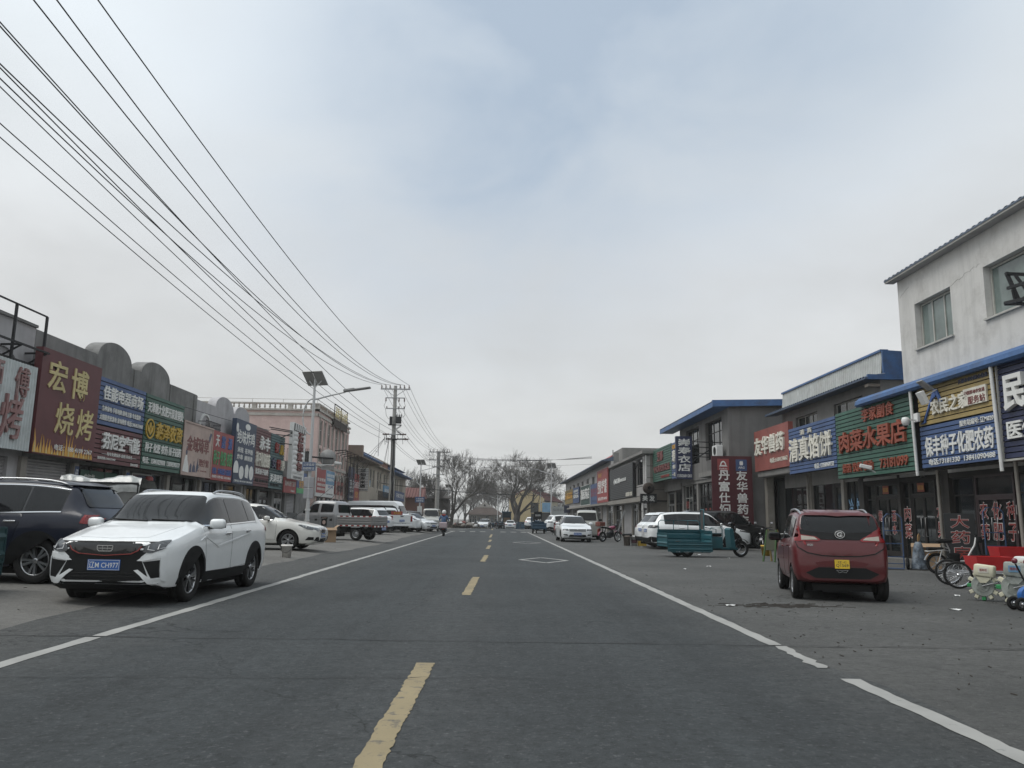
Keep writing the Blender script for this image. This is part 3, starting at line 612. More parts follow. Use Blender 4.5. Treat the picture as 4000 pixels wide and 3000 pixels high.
e2.prism([(11.36, 4.06), (11.8, 4.06), (11.74, 4.13), (11.42, 4.13)], .006, .012, lambda u, v, w: SB(u, v, w)); write(e2, SB, 'Danfushi', 11.58, 3.95, .40, .08, .006, .006); e2.obj('emblem_mark', C['wl'], eo)
e1 = MB(); SB.box(e1, 12.23, 12.8, 3.84, 4.43, 0, .006); eo = e1.obj('emblem', C['blue'], sg)
e2 = MB(); write(e2, SB, 'ARG', 12.515, 4.02, .32, .11, .006, .006, .03)
for k in range(3): e2.prism(ell(12.515+.05*(k-1), 4.24, .042, .11, 12), .006, .010+.001*k, lambda u, v, w: SB(u, v, w))
e2.obj('emblem_mark', C['wl'], eo)
P_ = MB(); [P_.box(x-.03, x+.03, 40.91, 40.97, 0, 4.55) for x in (11.03, 13.02)]; P_.obj('post', M['steel'], sg)
# projecting blue board of the clothes shop
SP = south(45.2)
sg = sign('projecting_sign', 'projecting upright blue board with four big white letters on iron arms', SP, 10.15, 11.05, 3.62, 6.05, 0, 'flat', 'navy', [('崇寿衣店', .5, .56, .80, .78, 'wl', .012, .05, 'col'), ('15502681283', .5, .075, .9, .07, 'wl', .01, .03)], .3)
sp = MB()
for z in (5.75, 5.45, 5.1, 4.9): sp.bar((11.0, 45.25, z), (12.2, 44.9, z-.06), .05)
sp.bar((11.0, 45.25, 4.6), (12.2, 44.9, 5.4), .06); sp.bar((11.0, 45.3, 5.9), (11.5, 45.2, 4.9), .03); sp.obj('bracket', M['iron'], sg)
rsign('blue slatted grave clothes board with cream letters behind the projecting board', 11.2, 51.3, 48.6, 3.9, 6.2, 'slat', 'blue', [('寿衣', .5, .62, .8, .36, 'cream', .05, .05), ('殡葬用品', .5, .88, .8, .12, 'ornl', .03, .04), ('骨灰盒', .5, .33, .7, .12, 'cream', .03, .04), ('一条龙服务', .5, .12, .85, .11, 'cream', .03, .04)])
rsign('pale green slatted beauty shop board with faded red letters', 11.2, 57.6, 51.4, 3.95, 6.25, 'slat', 'green', [('芝娜', .44, .74, .32, .30, 'brl', .06, .05), ('专卖美发化妆品', .50, .38, .86, .20, 'brl', .05, .04), ('13029281806', .68, .12, .44, .08, 'rl', .02)])
X4 = 10.45
rsign('wide black slatted board with small white letters on the tiled house', X4, 74.6, 61.9, 3.05, 5.75, 'slat', 'grey', [('小五哥', .36, .58, .28, .17, 'wl', .06, .06), ('建材商店', .62, .57, .28, .10, 'wl', .05, .05), ('承接装修 吊顶', .86, .10, .24, .12, 'cream', .03, .04)])
rsign('tall red board advertising stoves beside the black slatted board', X4-.1, 83.2, 75.2, 2.95, 6.2, 'flat', 'red', [('电锅 电子', .30, .84, .34, .14, 'ornl', .01), ('空调 空气能', .5, .48, .84, .42, 'wl', .03, .03), ('采暖设备 批发零售 13841096325', .52, .12, .84, .10, 'wl', .01)], thick=.1)
rsign('blue board with a faded red patch between the red and green boards', X4, 90, 83.4, 2.9, 5.1, 'flat', 'blue', [('粮油批发', .5, .68, .8, .22, 'rl', .01, .03), ('副食日杂', .5, .48, .8, .2, 'rl', .01, .03), ('13941036682', .5, .16, .7, .12, 'slate', .01)], thick=.1)
rsign('dark green slatted chemist board with a white rim', X4, 100.6, 90.4, 3.0, 5.25, 'slat', 'dkgreen', [('惠民药店', .5, .56, .90, .56, 'wl', .06, .05)], frame='white')
rsign('mid blue slatted board beyond the green chemist board', X4, 111, 102.6, 3.4, 5.45, 'slat', 'blue', [('兽药饲料', .5, .78, .7, .16, 'wl', .03), ('天天乐', .5, .48, .8, .34, 'wl', .05, .05)], thick=.3)
rsign('ochre slatted board at the far end of the right-hand row', X4, 124, 111.3, 3.5, 5.5, 'slat', 'ochre', [('万家灯饰', .5, .55, .9, .5, 'ornl', .06, .05)])
sign('projecting_sign', 'small black hairdresser board with two white letters on a bracket', south(57.1), 10.2, 11.36, 2.5, 3.15, 0, 'flat', 'black', [('美 发', .5, .5, .76, .62, 'wl', .012, .05)], .15)
sign('projecting_sign', 'low dark violet board with faint letters at the far end of the right row', south(119), 9.9, 12.6, 2.2, 3.3, 0, 'flat', 'navy', [('马家修理', .45, .5, .8, .5, 'slate', .01)], .15)
# ================================================================== buildings
def wall(mb, fr, s0, s1, z0, z1, holes, th=.25, mi=0):
    """wall slab behind d=0 with rectangular openings"""
    ss = sorted({s0, s1, *[h[0] for h in holes], *[h[1] for h in holes]}); zs = sorted({z0, z1, *[h[2] for h in holes], *[h[3] for h in holes]})
    for i in range(len(ss)-1):
        run = None
        for j in range(len(zs)-1):
            a, b = (ss[i]+ss[i+1])/2, (zs[j]+zs[j+1])/2
            inside = any(h[0] < a < h[1] and h[2] < b < h[3] for h in holes)
            if not inside:
                if run is None: run = zs[j]
            if (inside or j == len(zs)-2) and run is not None:
                fr.box(mb, ss[i], ss[i+1], run, zs[j] if inside else zs[j+1], -th, 0, mi); run = None
def window(parent, fr, s0, s1, z0, z1, d=-.12, nv=2, hz=None, frm='frame', gl='glass', t=.05, sill=False, name='window'):
    m = MB()
    for a, b, c, e in ((s0, s0+t, z0, z1), (s1-t, s1, z0, z1), (s0+t, s1-t, z0, z0+t), (s0+t, s1-t, z1-t, z1)): fr.box(m, a, b, c, e, d-.03, d+.03)
    for i in range(1, nv):
        x = s0+(s1-s0)*i/nv; fr.box(m, x-t*.45, x+t*.45, z0+t, z1-t, d-.025, d+.025)
    if hz: fr.box(m, s0+t, s1-t, hz-t*.4, hz+t*.4, d-.02, d+.022)
    o = m.obj(name, M[frm], parent)
    g = MB(); fr.box(g, s0+t*.5, s1-t*.5, z0+t*.5, z1-t*.5, d-.012, d-.004); g_ = g.obj('pane', M[gl], o); g_.location = (0,0,0)
    if sill:
        q = MB(); fr.box(q, s0-.06, s1+.06, z0-.06, z0-.005, -.1, .08); q.obj('sill', M[frm], o).location = (0,0,0)
    return o
def fixchild(o):
    for c in o.children: c.location = (0,0,0)
def shutter(parent, fr, s0, s1, z0, z1, d=-.1):
    m = MB(); n = int((z1-z0)/.09)
    for i in range(n):
        a = z0+(z1-z0)*i/n; b = z0+(z1-z0)*(i+1)/n
        P = [fr(s, z, dd) for s in (s0, s1) for z, dd in ((a, d-.02), (a+.012, d), ((a+b)/2, d+.018), (b-.01, d), (b, d-.02))]
        m.add(P, [(k, k+1, k+6, k+5) for k in range(4)], 0, True)
    return m.obj('roller_shutter', pm('roller shutter', (.34,.335,.34), .5, .2, dirt=(.2,.19,.17,.4), streak=.3), parent)
def shopdoor(parent, fr, s0, s1, z0, z1, d=-.14, frm='darkframe', leaves=2, top=None):
    m = MB(); t = .06; top = top or z1-.45
    for a, b, c, e in ((s0, s0+t, z0, z1), (s1-t, s1, z0, z1), (s0+t, s1-t, z1-t, z1), (s0+t, s1-t, top-.035, top+.035)): fr.box(m, a, b, c, e, d-.04, d+.04)
    w = (s1-s0-2*t)/leaves
    for i in range(leaves):
        a = s0+t+i*w; b = a+w
        for p, q, c, e in ((a, a+.07, z0+.02, top-.035), (b-.07, b, z0+.02, top-.035), (a+.07, b-.07, z0+.02, z0+.2), (a+.07, b-.07, top-.115, top-.035)): fr.box(m, p+.004, q-.004, c, e, d-.03, d+.03)
    o = m.obj('door', M[frm], parent)
    g = MB(); fr.box(g, s0+.03, s1-.03, z0+.1, z1-.03, d-.01, d); g.obj('pane', M['glass'], o).location = (0,0,0)
    h = MB()
    for i in range(leaves):
        x = s0+t+(i+1)*w-.13 if i % 2 == 0 else s0+t+i*w+.13
        h.tube([fr(x, z0+.75, d+.03), fr(x, z0+.75, d+.085), fr(x, z0+1.35, d+.085), fr(x, z0+1.35, d+.03)], .014, 6)
    h.obj('handle', M['steel'], o).location = (0,0,0)
    return o
def bld(name, label, loc, cat='building', group='shop buildings along the street'): return thing(name, label, cat, loc, 0, group, world=True)
def part(b, name, mb, mats, **k): return mb.obj(name, mats, b, **k)
def corr(mb, fr3, n, prof=.04):   # corrugated sheet: fr3(u in 0..1 across the ribs, v in 0..1 along, h height)
    N_ = n*4
    hs = (0, prof, prof, 0)
    vs = [fr3(i/N_, v, hs[i % 4]) for i in range(N_+1) for v in (0, 1)]
    mb.add(vs, [(2*i, 2*i+1, 2*i+3, 2*i+2) for i in range(N_)])
BLUEROOF = pm('blue sheet roof', (.045,.115,.27), .5, .0, dirt=(.06,.075,.11,.75), var=.2, streak=.35)
PIL = pm('tiled pilaster', (.24,.225,.20), .5, dirt=(.2,.18,.15,.5), dscale=2)
DKWALL = pm('dark shop wall', (.042,.039,.036), .8, dirt=(.03,.03,.03,.5))

# ---- left row -----------------------------------------------------------------
b1 = bld('shop_building', 'lilac grey flat roofed shop with a raised arch, cut by the left frame edge', (-13.3, 18, 0))
m = MB(); wall(m, LF, 8, 22.5, .1, 6.42, [(17.2, 19.7, .12, 2.75), (20.0, 21.9, .12, 2.7)]); m.box(-22, -13.55, 8, 22.5, .1, 6.2); part(b1, 'wall', m, M['palewall'])
m = MB(); LF.box(m, 8, 22.5, 6.42, 6.5, -.3, .06); part(b1, 'coping', m, M['concrete'])
m = MB()
for i in range(14):
    a, c = math.pi*i/14, math.pi*(i+1)/14
    m.prism([(21.05+.95*math.cos(a), 4.7+1.02*math.sin(a)), (21.05+.95*math.cos(c), 4.7+1.02*math.sin(c)), (21.05+.82*math.cos(c), 4.7+.89*math.sin(c)), (21.05+.82*math.cos(a), 4.7+.89*math.sin(a))], -.01, .06, lambda u, v, w: LF(u, v, w))
part(b1, 'arch_moulding', m, M['palewall'])
shutter(b1, LF, 17.2, 19.7, .12, 2.75); shutter(b1, LF, 20.0, 21.9, .12, 2.7)
fr1 = MB()
for s in (18.0, 20.9, 22.35): fr1.bar(LF(s, 2.9, .36), LF(s, 6.72, .36), .06)
fr1.bar(LF(15, 6.72, .36), LF(22.35, 6.72, .36), .04); fr1.bar(LF(15, 5.62, .62), LF(22.2, 5.62, .62), .05); fr1.bar(LF(15, 5.25, .3), LF(22.2, 5.25, .3), .06)
for s in (18.0, 20.9, 22.1): fr1.bar(LF(s, 5.62, .62), LF(s, 5.6, -.05), .05); fr1.bar(LF(s, 5.6, .6), LF(s, 5.25, -.0), .04)
root_of('sign_frame', 'black iron scaffold rising behind the corrugated sign board', 'metal frame', fr1, M['iron'])

b2 = bld('shop_building', 'bare grey concrete shop row with two round humps on its parapet', (-13.3, 28, 0))
holes = [(22.7, 25.1, .12, 2.75), (25.6, 28.6, .12, 2.75), (29.1, 32.2, .12, 2.75), (32.7, 35.6, .12, 2.75)]
m = MB(); wall(m, LF, 22.5, 35.9, .1, 4.9, [h for h in holes]); m.box(-24, -13.56, 22.5, 34.9, .1, 6.0); part(b2, 'wall', m, M['concrete'])
def parapet(b, y0, y1, z0, zt, domes, mat, th=.5):
    pts = [(y0, z0), (y1, z0), (y1, zt)]
    for (a, c, h) in sorted(domes, reverse=True):
        pts += [((a+c)/2 + (c-a)/2*math.cos(t), zt + h*math.sin(t)) for t in [math.pi*i/20 for i in range(21)]]
    pts.append((y0, zt)); mm = MB(); mm.prism(pts, -th, .0, lambda u, v, w: LF(u, v, w)); part(b, 'parapet', mm, mat)
parapet(b2, 22.52, 34.88, 4.9, 6.40, [(26.1, 28.55, .62), (29.35, 31.95, .58)], M['concrete'])
m = MB(); LF.box(m, 28.75, 28.85, 4.9, 6.38, .002, .04); LF.box(m, 34.55, 34.86, 4.0, 6.36, .002, .05); LF.box(m, 32.0, 32.1, 4.9, 6.38, .002, .03); part(b2, 'pilaster', m, M['concrete'])
m = MB()
for s in (22.5, 25.3, 28.8, 32.4): LF.box(m, s-.14, s+.14, .1, 2.75, .003, .1)
part(b2, 'pier', m, PIL)
sh = shutter(b2, LF, 22.75, 25.05, .12, 2.75)
m = MB(); LF.box(m, 23.65, 24.35, 1.55, 1.92, -.06, -.055); so_ = part(b2, 'paper_charm', m, C['red']); t = MB(); write(t, LF, '平安', 24.0, 1.72, .5, .2, -.055, .003); t.obj('lettering', C['kl'], so_, fix=False).location = (0,0,0)
w_ = window(b2, LF, 25.6, 28.6, .12, 2.75, -.15, 3, 2.0, 'darkframe'); 
m = MB(); LF.box(m, 26.0, 28.5, 2.03, 2.6, -.135, -.128); so_ = part(b2, 'window_sticker', m, C['green']); t = MB(); write(t, LF, '空气能', 26.6, 2.33, .7, .3, -.128, .004); t.obj('lettering', C['wl'], so_, fix=False).location = (0,0,0)
t = MB(); write(t, LF, '热水暖气', 27.3, 2.25, .5, .22, -.127, .004); t.obj('lettering', C['ornl'], so_, fix=False).location = (0,0,0)
for s, tx in ((25.32, '经营各种'), (28.82, '安装维修')):
    m = MB(); LF.box(m, s-.12, s+.12, .9, 2.66, .101, .108); so_ = part(b2, 'strip_notice', m, C['blue']); t = MB(); write_col(t, LF, tx, s, 2.6, 1.0, .17, .108, .004); t.obj('lettering', C['wl'], so_, fix=False).location = (0,0,0)
shopdoor(b2, LF, 29.5, 31.2, .12, 2.7, -.1, 'alu'); window(b2, LF, 31.25, 32.2, .12, 2.75, -.14, 1, 2.0, 'alu')
m = MB(); m.lathe([(0, -.13), (.10, -.12), (.15, -.05), (.15, .05), (.10, .12), (0, .13)], 12, Matrix.Translation(LF(30.3, 2.48, .22))); part(b2, 'lantern', m, C['red'])
shopdoor(b2, LF, 33.3, 34.6, .12, 2.5, -.14, 'darkframe'); window(b2, LF, 32.7, 33.25, .12, 2.75, -.14, 1, 2.0, 'darkframe'); window(b2, LF, 34.65, 35.6, .12, 2.75, -.14, 1, 2.0, 'darkframe')

b3 = bld('shop_building', 'lilac stucco shop with two round gables beyond the bare concrete row', (-13.3, 38.5, 0))
m = MB(); wall(m, LF, 35.9, 42.5, .1, 5.2, [(36.2, 38.5, .12, 2.7), (39, 41.9, .12, 2.7)]); m.box(-24, -13.56, 34.92, 42.5, .1, 6.0); part(b3, 'wall', m, M['palewall'])
parapet(b3, 34.9, 42.5, 5.2, 6.22, [(37.3, 39.9, .62), (40.1, 42.48, .5)], M['palewall'], .4)
m = MB()
for i in range(12):
    a, c = math.pi*i/12, math.pi*(i+1)/12
    m.prism([(36.1+.72*math.cos(a), 4.95+.8*math.sin(a)), (36.1+.72*math.cos(c), 4.95+.8*math.sin(c)), (36.1+.62*math.cos(c), 4.95+.7*math.sin(c)), (36.1+.62*math.cos(a), 4.95+.7*math.sin(a))], -.01, .05, lambda u, v, w: LF(u, v, w))
part(b3, 'arch_moulding', m, M['white'])
m = MB()
for i in range(15): m.bar(LF(35.3+i*.13, 4.75, .35), LF(35.3+i*.13, 5.35, .35), .02)
for z in (4.75, 5.1, 5.35): m.bar(LF(35.3, z, .35), LF(37.2, z, .35), .03)
for s in (35.3, 37.2): m.bar(LF(s, 5.3, 0), LF(s, 5.3, .35), .03)
part(b3, 'window_guard', m, M['iron'])
window(b3, LF, 36.2, 38.5, .12, 2.7, -.14, 3, 2.0, 'darkframe'); shopdoor(b3, LF, 39.5, 41.2, .12, 2.7, -.14, 'darkframe')
m = MB(); [LF.box(m, s-.12, s+.12, .1, 2.72, .003, .1) for s in (35.9, 38.75, 42.3)]; part(b3, 'pier', m, PIL)
b4 = bld('shop_building', 'low dark concrete shop block hidden behind the slatted and quilted boards', (-13.3, 49, 0))
m = MB(); wall(m, LF, 42.5, 56.4, .1, 4.6, [(42.8, 44.8, .12, 2.65), (45.2, 47.7, .12, 2.65), (48.2, 50.6, .12, 2.65), (51.1, 53.3, .12, 2.6)]); LF.box(m, 42.52, 46.2, 4.6, 6.05, -.5, 0); m.box(-24, -13.56, 42.5, 56.4, .1, 4.5); part(b4, 'wall', m, M['concrete'])
window(b4, LF, 42.8, 44.8, .12, 2.65, -.14, 2, 2.0, 'darkframe'); shopdoor(b4, LF, 45.4, 47.2, .12, 2.65); shopdoor(b4, LF, 48.4, 50.2, .12, 2.65, frm='alu'); shutter(b4, LF, 51.1, 53.3, .12, 2.6)
m = MB(); LF.box(m, 50.75, 51.5, .12, 1.4, .15, .8); part(b4, 'meter_cabinet', m, M['steel'])

# ---- pink three-storey house
PINKM = pm('pink render', (.60,.455,.42), .9, var=.06, bump=.2, streak=.25, dirt=(.36,.22,.20,.4), dscale=.6)
PALE = pm('off white trim', (.44,.42,.385), .8, dirt=(.27,.22,.18,.7), dscale=1.4, streak=.4)
PX_ = -12.85; PF = left(PX_); PS = south(56.5)
bp = bld('apartment_building', 'pink three storey house with white balustrade and tall window bays', (-14, 62, 0))
wins = []
for k in range(4):
    for j in range(2):
        a = 57.3+k*2.85+j*1.25; wins.append((a, a+.85, 6.25, 8.05)); wins.append((a, a+.85, 5.05, 6.05))
for k in range(4): wins.append((57.2+k*2.85, 59.2+k*2.85, 2.95, 4.45))
m = MB(); wall(m, PF, 56.5, 68.5, 0, 8.6, wins); part(bp, 'wall', m, PINKM)
sw = [(-14.6, -13.2, 4.3, 5.75), (-17.9, -16.2, 4.3, 5.75)]
m = MB(); wall(m, PS, -33, PX_-.252, 0, 8.6, sw); m.box(-33, -32.8, 56.76, 68.5, 0, 8.55); m.box(-32.8, -13.12, 68.2, 68.5, 0, 8.55); m.box(-32.8, -13.12, 56.8, 68.2, 8.3, 8.5); part(bp, 'side_wall', m, PINKM)
m = MB(); PS.box(m, -33, PX_+.05, 8.22, 8.42, .003, .07); PF.box(m, 56.43, 68.5, 8.22, 8.42, .003, .07); PS.box(m, -33, PX_+.12, 8.6, 8.72, -.2, .14); PF.box(m, 56.36, 68.6, 8.6, 8.72, -.2, .14); PF.box(m, 56.45, 68.5, 4.72, 4.92, .003, .12)
for k in range(8):
    a = 57.2+k*1.42; PF.box(m, a-.16, a-.02, 4.92, 8.2, .003, .05)
for k in range(9): PF.box(m, 56.56+k*1.47, 56.78+k*1.47, .2, 4.7, .003, .06)
part(bp, 'trim', m, PALE)
for (a, b, c, e) in wins: window(bp, PF, a, b, c, e, -.1, 1, (c+e)/2+.2, 'frame')
for (a, b, c, e) in sw: window(bp, PS, a, b, c, e, -.12, 2, None, 'frame')
m = MB()
for i in range(13): m.bar(PS(-14.8+i*.14, 4.2, .3), PS(-14.8+i*.14, 5.85, .3), .02)
for z in (4.2, 5.0, 5.85): m.bar(PS(-14.8, z, .3), PS(-13.1, z, .3), .03)
part(bp, 'window_guard', m, M['iron'])
m = MB()
for fr_b, s0, s1 in ((PS, -33, PX_), (PF, 56.5, 68.5)):
    fr_b.box(m, s0, s1, 9.06, 9.16, -.28, .06)
    n = int((s1-s0)/.36)
    for i in range(n):
        s = s0+.18+i*(s1-s0)/n
        if i % 7 == 0: fr_b.box(m, s-.16, s+.16, 8.72, 9.06, -.26, .04)
        else: m.lathe([(.06, 0), (.04, .04), (.08, .13), (.04, .26), (.06, .34)], 6, Matrix.Translation(fr_b(s, 8.72, -.11)))
    m.bar(fr_b(s0, 9.42, -.1), fr_b(s1, 9.42, -.1), .025)
    for i in range(int((s1-s0)/2.2)): m.bar(fr_b(s0+i*2.2, 9.16, -.1), fr_b(s0+i*2.2, 9.42, -.1), .025)
part(bp, 'balustrade', m, PALE)
m = MB()
for k in range(8):     # broken arched lintels over the shop front
    a = 57.3+k*1.4
    for i in range(8):
        t0, t1 = math.pi*i/8, math.pi*(i+1)/8
        m.prism([(a+.55+.5*math.cos(t0), 4.0+.55*math.sin(t0)), (a+.55+.5*math.cos(t1), 4.0+.55*math.sin(t1)), (a+.55+.4*math.cos(t1), 4.0+.43*math.sin(t1)), (a+.55+.4*math.cos(t0), 4.0+.43*math.sin(t0))], .0, .09, lambda u, v, w: PF(u, v, w))
part(bp, 'arch_moulding', m, PALE)
for k in range(4): shopdoor(bp, PF, 57.4+k*2.85, 59.0+k*2.85, .1, 2.55, .05)
# roof-top iron frame with neon letters
m = MB()
for s in (61.0, 63.6, 66.2): m.bar(PF(s, 8.1, .22), PF(s, 9.75, .22), .06)
for z in (8.6, 9.75): m.bar(PF(61.0, z, .22), PF(66.2, z, .22), .06)
o = root_of('roof_sign', 'skeleton iron roof sign with thin yellow neon letters on the pink house', 'roof sign', m, M['rust'])
t = MB(); write(t, PF, '家庭中心小区', 63.6, 9.2, 4.9, .85, .26, .03, -.012); t.obj('lettering', C['gold'], o, fix=False)
m = MB(); PF.box(m, 61.0, 66.2, 8.05, 8.62, .2, .235); m.obj('back_panel', M['rust'], o)
# rusty scaffold of an old sign on its street face
m = MB()
for s in (63.5, 65.0, 66.6, 68.4): m.bar(PF(s, 4.3, .9), PF(s, 6.35, .9), .06); m.bar(PF(s, 6.1, 0), PF(s, 6.3, .9), .05); m.bar(PF(s, 3.0, .5), PF(s, 4.4, .5), .04)
for z in (4.3, 5.5, 6.35): m.bar(PF(62.8, z, .9), PF(69.5, z, .9), .05)
for i in range(5): m.bar(PF(66.9, 2.9+i*.3, .5), PF(69, 2.9+i*.3, .5), .04)
m.bar(PF(62.8, 6.35, .9), PF(62.8, 6.3, 0), .06)
root_of('sign_frame', 'empty rusty iron frame standing off the pink house front', 'metal frame', m, M['rust'])

# ---- cream two-storey row with the blue roof
CREAM = pm('cream render', (.40,.36,.30), .85, var=.08, dirt=(.26,.22,.18,.5), streak=.35)
bc = bld('shop_building', 'cream two storey row with blue sheet eaves beyond the pink house', (-13, 90, 0))
CF = left(-12.9)
wins = []
for k in range(8): wins.append((71.0+k*5.0, 72.3+k*5.0, 4.2, 6.0)); wins.append((72.9+k*5.0, 74.1+k*5.0, 4.2, 6.0))
doors = [(70.8+k*4.4, 74.2+k*4.4, .1, 2.7) for k in range(9)]
m = MB(); wall(m, CF, 69.2, 113, -.3, 6.5, wins+doors); m.box(-25, -13.16, 69.2, 113, 0, 6.5); part(bc, 'wall', m, CREAM)
for (a, b, c, e) in wins: window(bc, CF, a, b, c, e, -.12, 2, c+.9, 'frame')
for k, (a, b, c, e) in enumerate(doors):
    if k % 3 == 1: shopdoor(bc, CF, a, b, c, e, frm='alu')
    else: window(bc, CF, a, b, c, e, -.15, 4, 2.0, 'darkframe', name='shop_window')
m = MB()
for (a, b, o1, zt) in ((69.3, 80.8, 1.25, 7.35), (94, 101, .9, 7.1), (101.2, 113, .75, 6.9)):
    m.prism([(-.2, 6.42), (o1, 6.42), (o1+.1, 6.55), (o1+.05, 6.62), (-.2, zt)], a, b, lambda u, v, w: CF(w, v, u))
part(bc, 'eave', m, BLUEROOF)
m = MB(); m.prism([(.0, 6.30), (1.2, 6.30), (1.2, 6.415), (0, 6.415)], 69.3, 80.8, lambda u, v, w: CF(w, v, u)); CF.box(m, 68.75, 69.28, 6.3, 7.3, .0, 1.25); part(bc, 'soffit', m, pm('tan boarding', (.24,.19,.155), .8))
m = MB(); CF.box(m, 81, 94, 6.5, 7.2, -.2, .02); part(bc, 'brick_parapet', m, pm('red brown brick', (.22,.11,.085), .9, var=.2, vscale=6))
m = MB(); CF.box(m, 80.9, 94.2, 6.42, 6.5, -.1, .55); CF.box(m, 80.9, 94.2, 7.2, 7.32, -.3, .15); part(bc, 'cornice', m, CREAM)
m = MB(); m.prism([(.02, 7.33), (.02, 7.36), (-3, 7.9), (-3, 7.33)], 75, 113, lambda u, v, w: CF(w, v, u)); part(bc, 'roof', m, BLUEROOF)
m = MB()
for i in range(60): m.bar(CF(82+i*.2, 2.95, .75), CF(82+i*.2, 3.85, .75), .02)
for z in (2.95, 3.4, 3.85): m.bar(CF(82, z, .75), CF(94, z, .75), .03)
CF.box(m, 81.5, 94.5, 2.8, 2.9, .0, .85); part(bc, 'balcony', m, M['rust'])
m = MB(); m.tube([(-12.6, 84, 7.5), (-12.6, 84, 10.9)], [.03, .015], 6); m.bar((-12.6, 84, 7.9), (-13, 84, 8.1), .03); root_of('antenna', 'thin upright antenna mast on the blue eaves of the cream row', 'antenna', m, M['iron'])

# ---- brick shed and plank wall at the end of the left side
bs = bld('brick_shed', 'small brick shed with a red tile roof beyond the cream row', (-11.5, 119, -.2))
m = MB(); m.box(-14, -10.9, 116, 121, -.8, 4.0); part(bs, 'wall', m, pm('old red brick', (.16,.085,.065), .9, var=.25, vscale=9))
m = MB()
for i in range(9): m.add([(-14.2+i*.41, 115.6, 4.0), (-13.8+i*.41, 115.6, 4.0), (-13.8+i*.41, 118.5, 5.5), (-14.2+i*.41, 118.5, 5.5)], [(0,1,2,3)]); m.tube([(-14+i*.41, 115.6, 4.05), (-14+i*.41, 118.5, 5.55)], .1, 6)
m.prism([(118.5, 5.5), (121.4, 4.0), (115.6, 4.0)], -14.2, -10.6, lambda u, v, w: Vector((w, u, v-.03))); part(bs, 'roof', m, pm('red tiles', (.15,.065,.058), .8, var=.2, vscale=5))
bt = bld('timber_shed', 'long low dark shed of weathered planks behind the silver minivan', (-9.5, 127, -.3))
TIM = pm('weathered planks', (.055,.047,.042), .9, var=.35, vscale=4, dirt=(.12,.11,.10,.5), dscale=3)
m = MB()
for i in range(16): m.box(-15.2, -7.6, 126+.02*(i % 2), 126.2, -.6+i*.3, -.6+i*.3+.27)
m.box(-15.2, -7.6, 126.15, 131, -.6, 4.1); part(bt, 'wall', m, TIM)
m = MB(); m.prism([(125.4, 4.1), (131.4, 4.5), (131.4, 4.7), (125.4, 4.25)], -15.5, -7.3, lambda u, v, w: Vector((w, u, v))); part(bt, 'roof', m, TIM)
# ---- right row ----------------------------------------------------------------
STUC = pm('white stucco', (.60,.595,.575), .9, var=.07, vscale=.8, bump=.35, bscale=28, streak=.42, dirt=(.27,.26,.245,.6), dscale=.8)
br1 = bld('shop_building', 'white stucco two storey house with wide windows under corrugated eaves, nearest on the kerb side', (13.6, 18, 0))
UF = right(13.6)
w1 = (-25.15, -23.06, 6.88, 8.40); w2 = (-21.4, -18.2, 6.95, 8.46)
m = MB(); wall(m, UF, -26.15, -4, 5.3, 9.5, [w1, w2], .3); m.box(13.92, 30, 25.85, 26.15, 2.8, 9.5); m.box(14, 30, 4, 25.8, 9.2, 9.4); m.box(13.9, 30, 4, 30.6, 2.85, 2.95); m.box(29.7, 30, 4, 25.8, 0, 9.2); m.box(13.91, 30, 4, 4.3, 0, 9.2); part(br1, 'wall', m, STUC)
for w_, n_ in ((w1, 3), (w2, 2)):
    window(br1, UF, w_[0]+.02, w_[1]-.02, w_[2]+.02, w_[3]-.02, -.22, n_, None, 'frame', 'curtain', .06, True)
m = MB()
def roofsheet(u, v, h): return Vector((13.27+v*18, 26.42-u*23, 9.56+v*2.6+h))
corr(m, roofsheet, 80, .035); m.add([(13.27, 26.42, 9.52), (13.27, 3.75, 9.52), (13.27, 3.75, 9.565), (13.27, 26.42, 9.565)], [(0,1,2,3)])
m.prism([(13.28, 9.52), (13.9, 9.60), (13.9, 9.64), (13.28, 9.56)], 3.8, 26.41, lambda u, v, w: Vector((u, w, v)))
part(br1, 'roof', m, pm('blue grey roof sheet', (.11,.145,.20), .55, dirt=(.06,.06,.06,.5)))
m = MB(); m.box(13.29, 13.6, 3.8, 26.4, 9.46, 9.515); part(br1, 'soffit', m, pm('pale soffit', (.36,.35,.33), .8))
m = MB(); cr = random.Random(4)
def crack(p, q, n):
    pts = [UF(p[0]+(q[0]-p[0])*i/n + cr.uniform(-.05, .05), p[1]+(q[1]-p[1])*i/n + cr.uniform(-.04, .04), .001) for i in range(n+1)]
    for i in range(n): m.bar(pts[i], pts[i+1], .004, .004)
crack((-23.0, 8.42), (-21.5, 8.62), 14); crack((-26, 8.9), (-25.4, 9.1), 7)
part(br1, 'wall_crack', m, M['dark'])
m = MB(); n = 24
m.prism([(13.62, 5.75), (13.3, 5.78), (13.02, 5.72), (12.88, 5.60), (12.86, 5.47), (12.93, 5.40), (13.1, 5.42), (13.62, 5.50)], 4, 28.3, lambda u, v, w: Vector((u, w, v)))
part(br1, 'awning_roll', m, BLUEROOF)
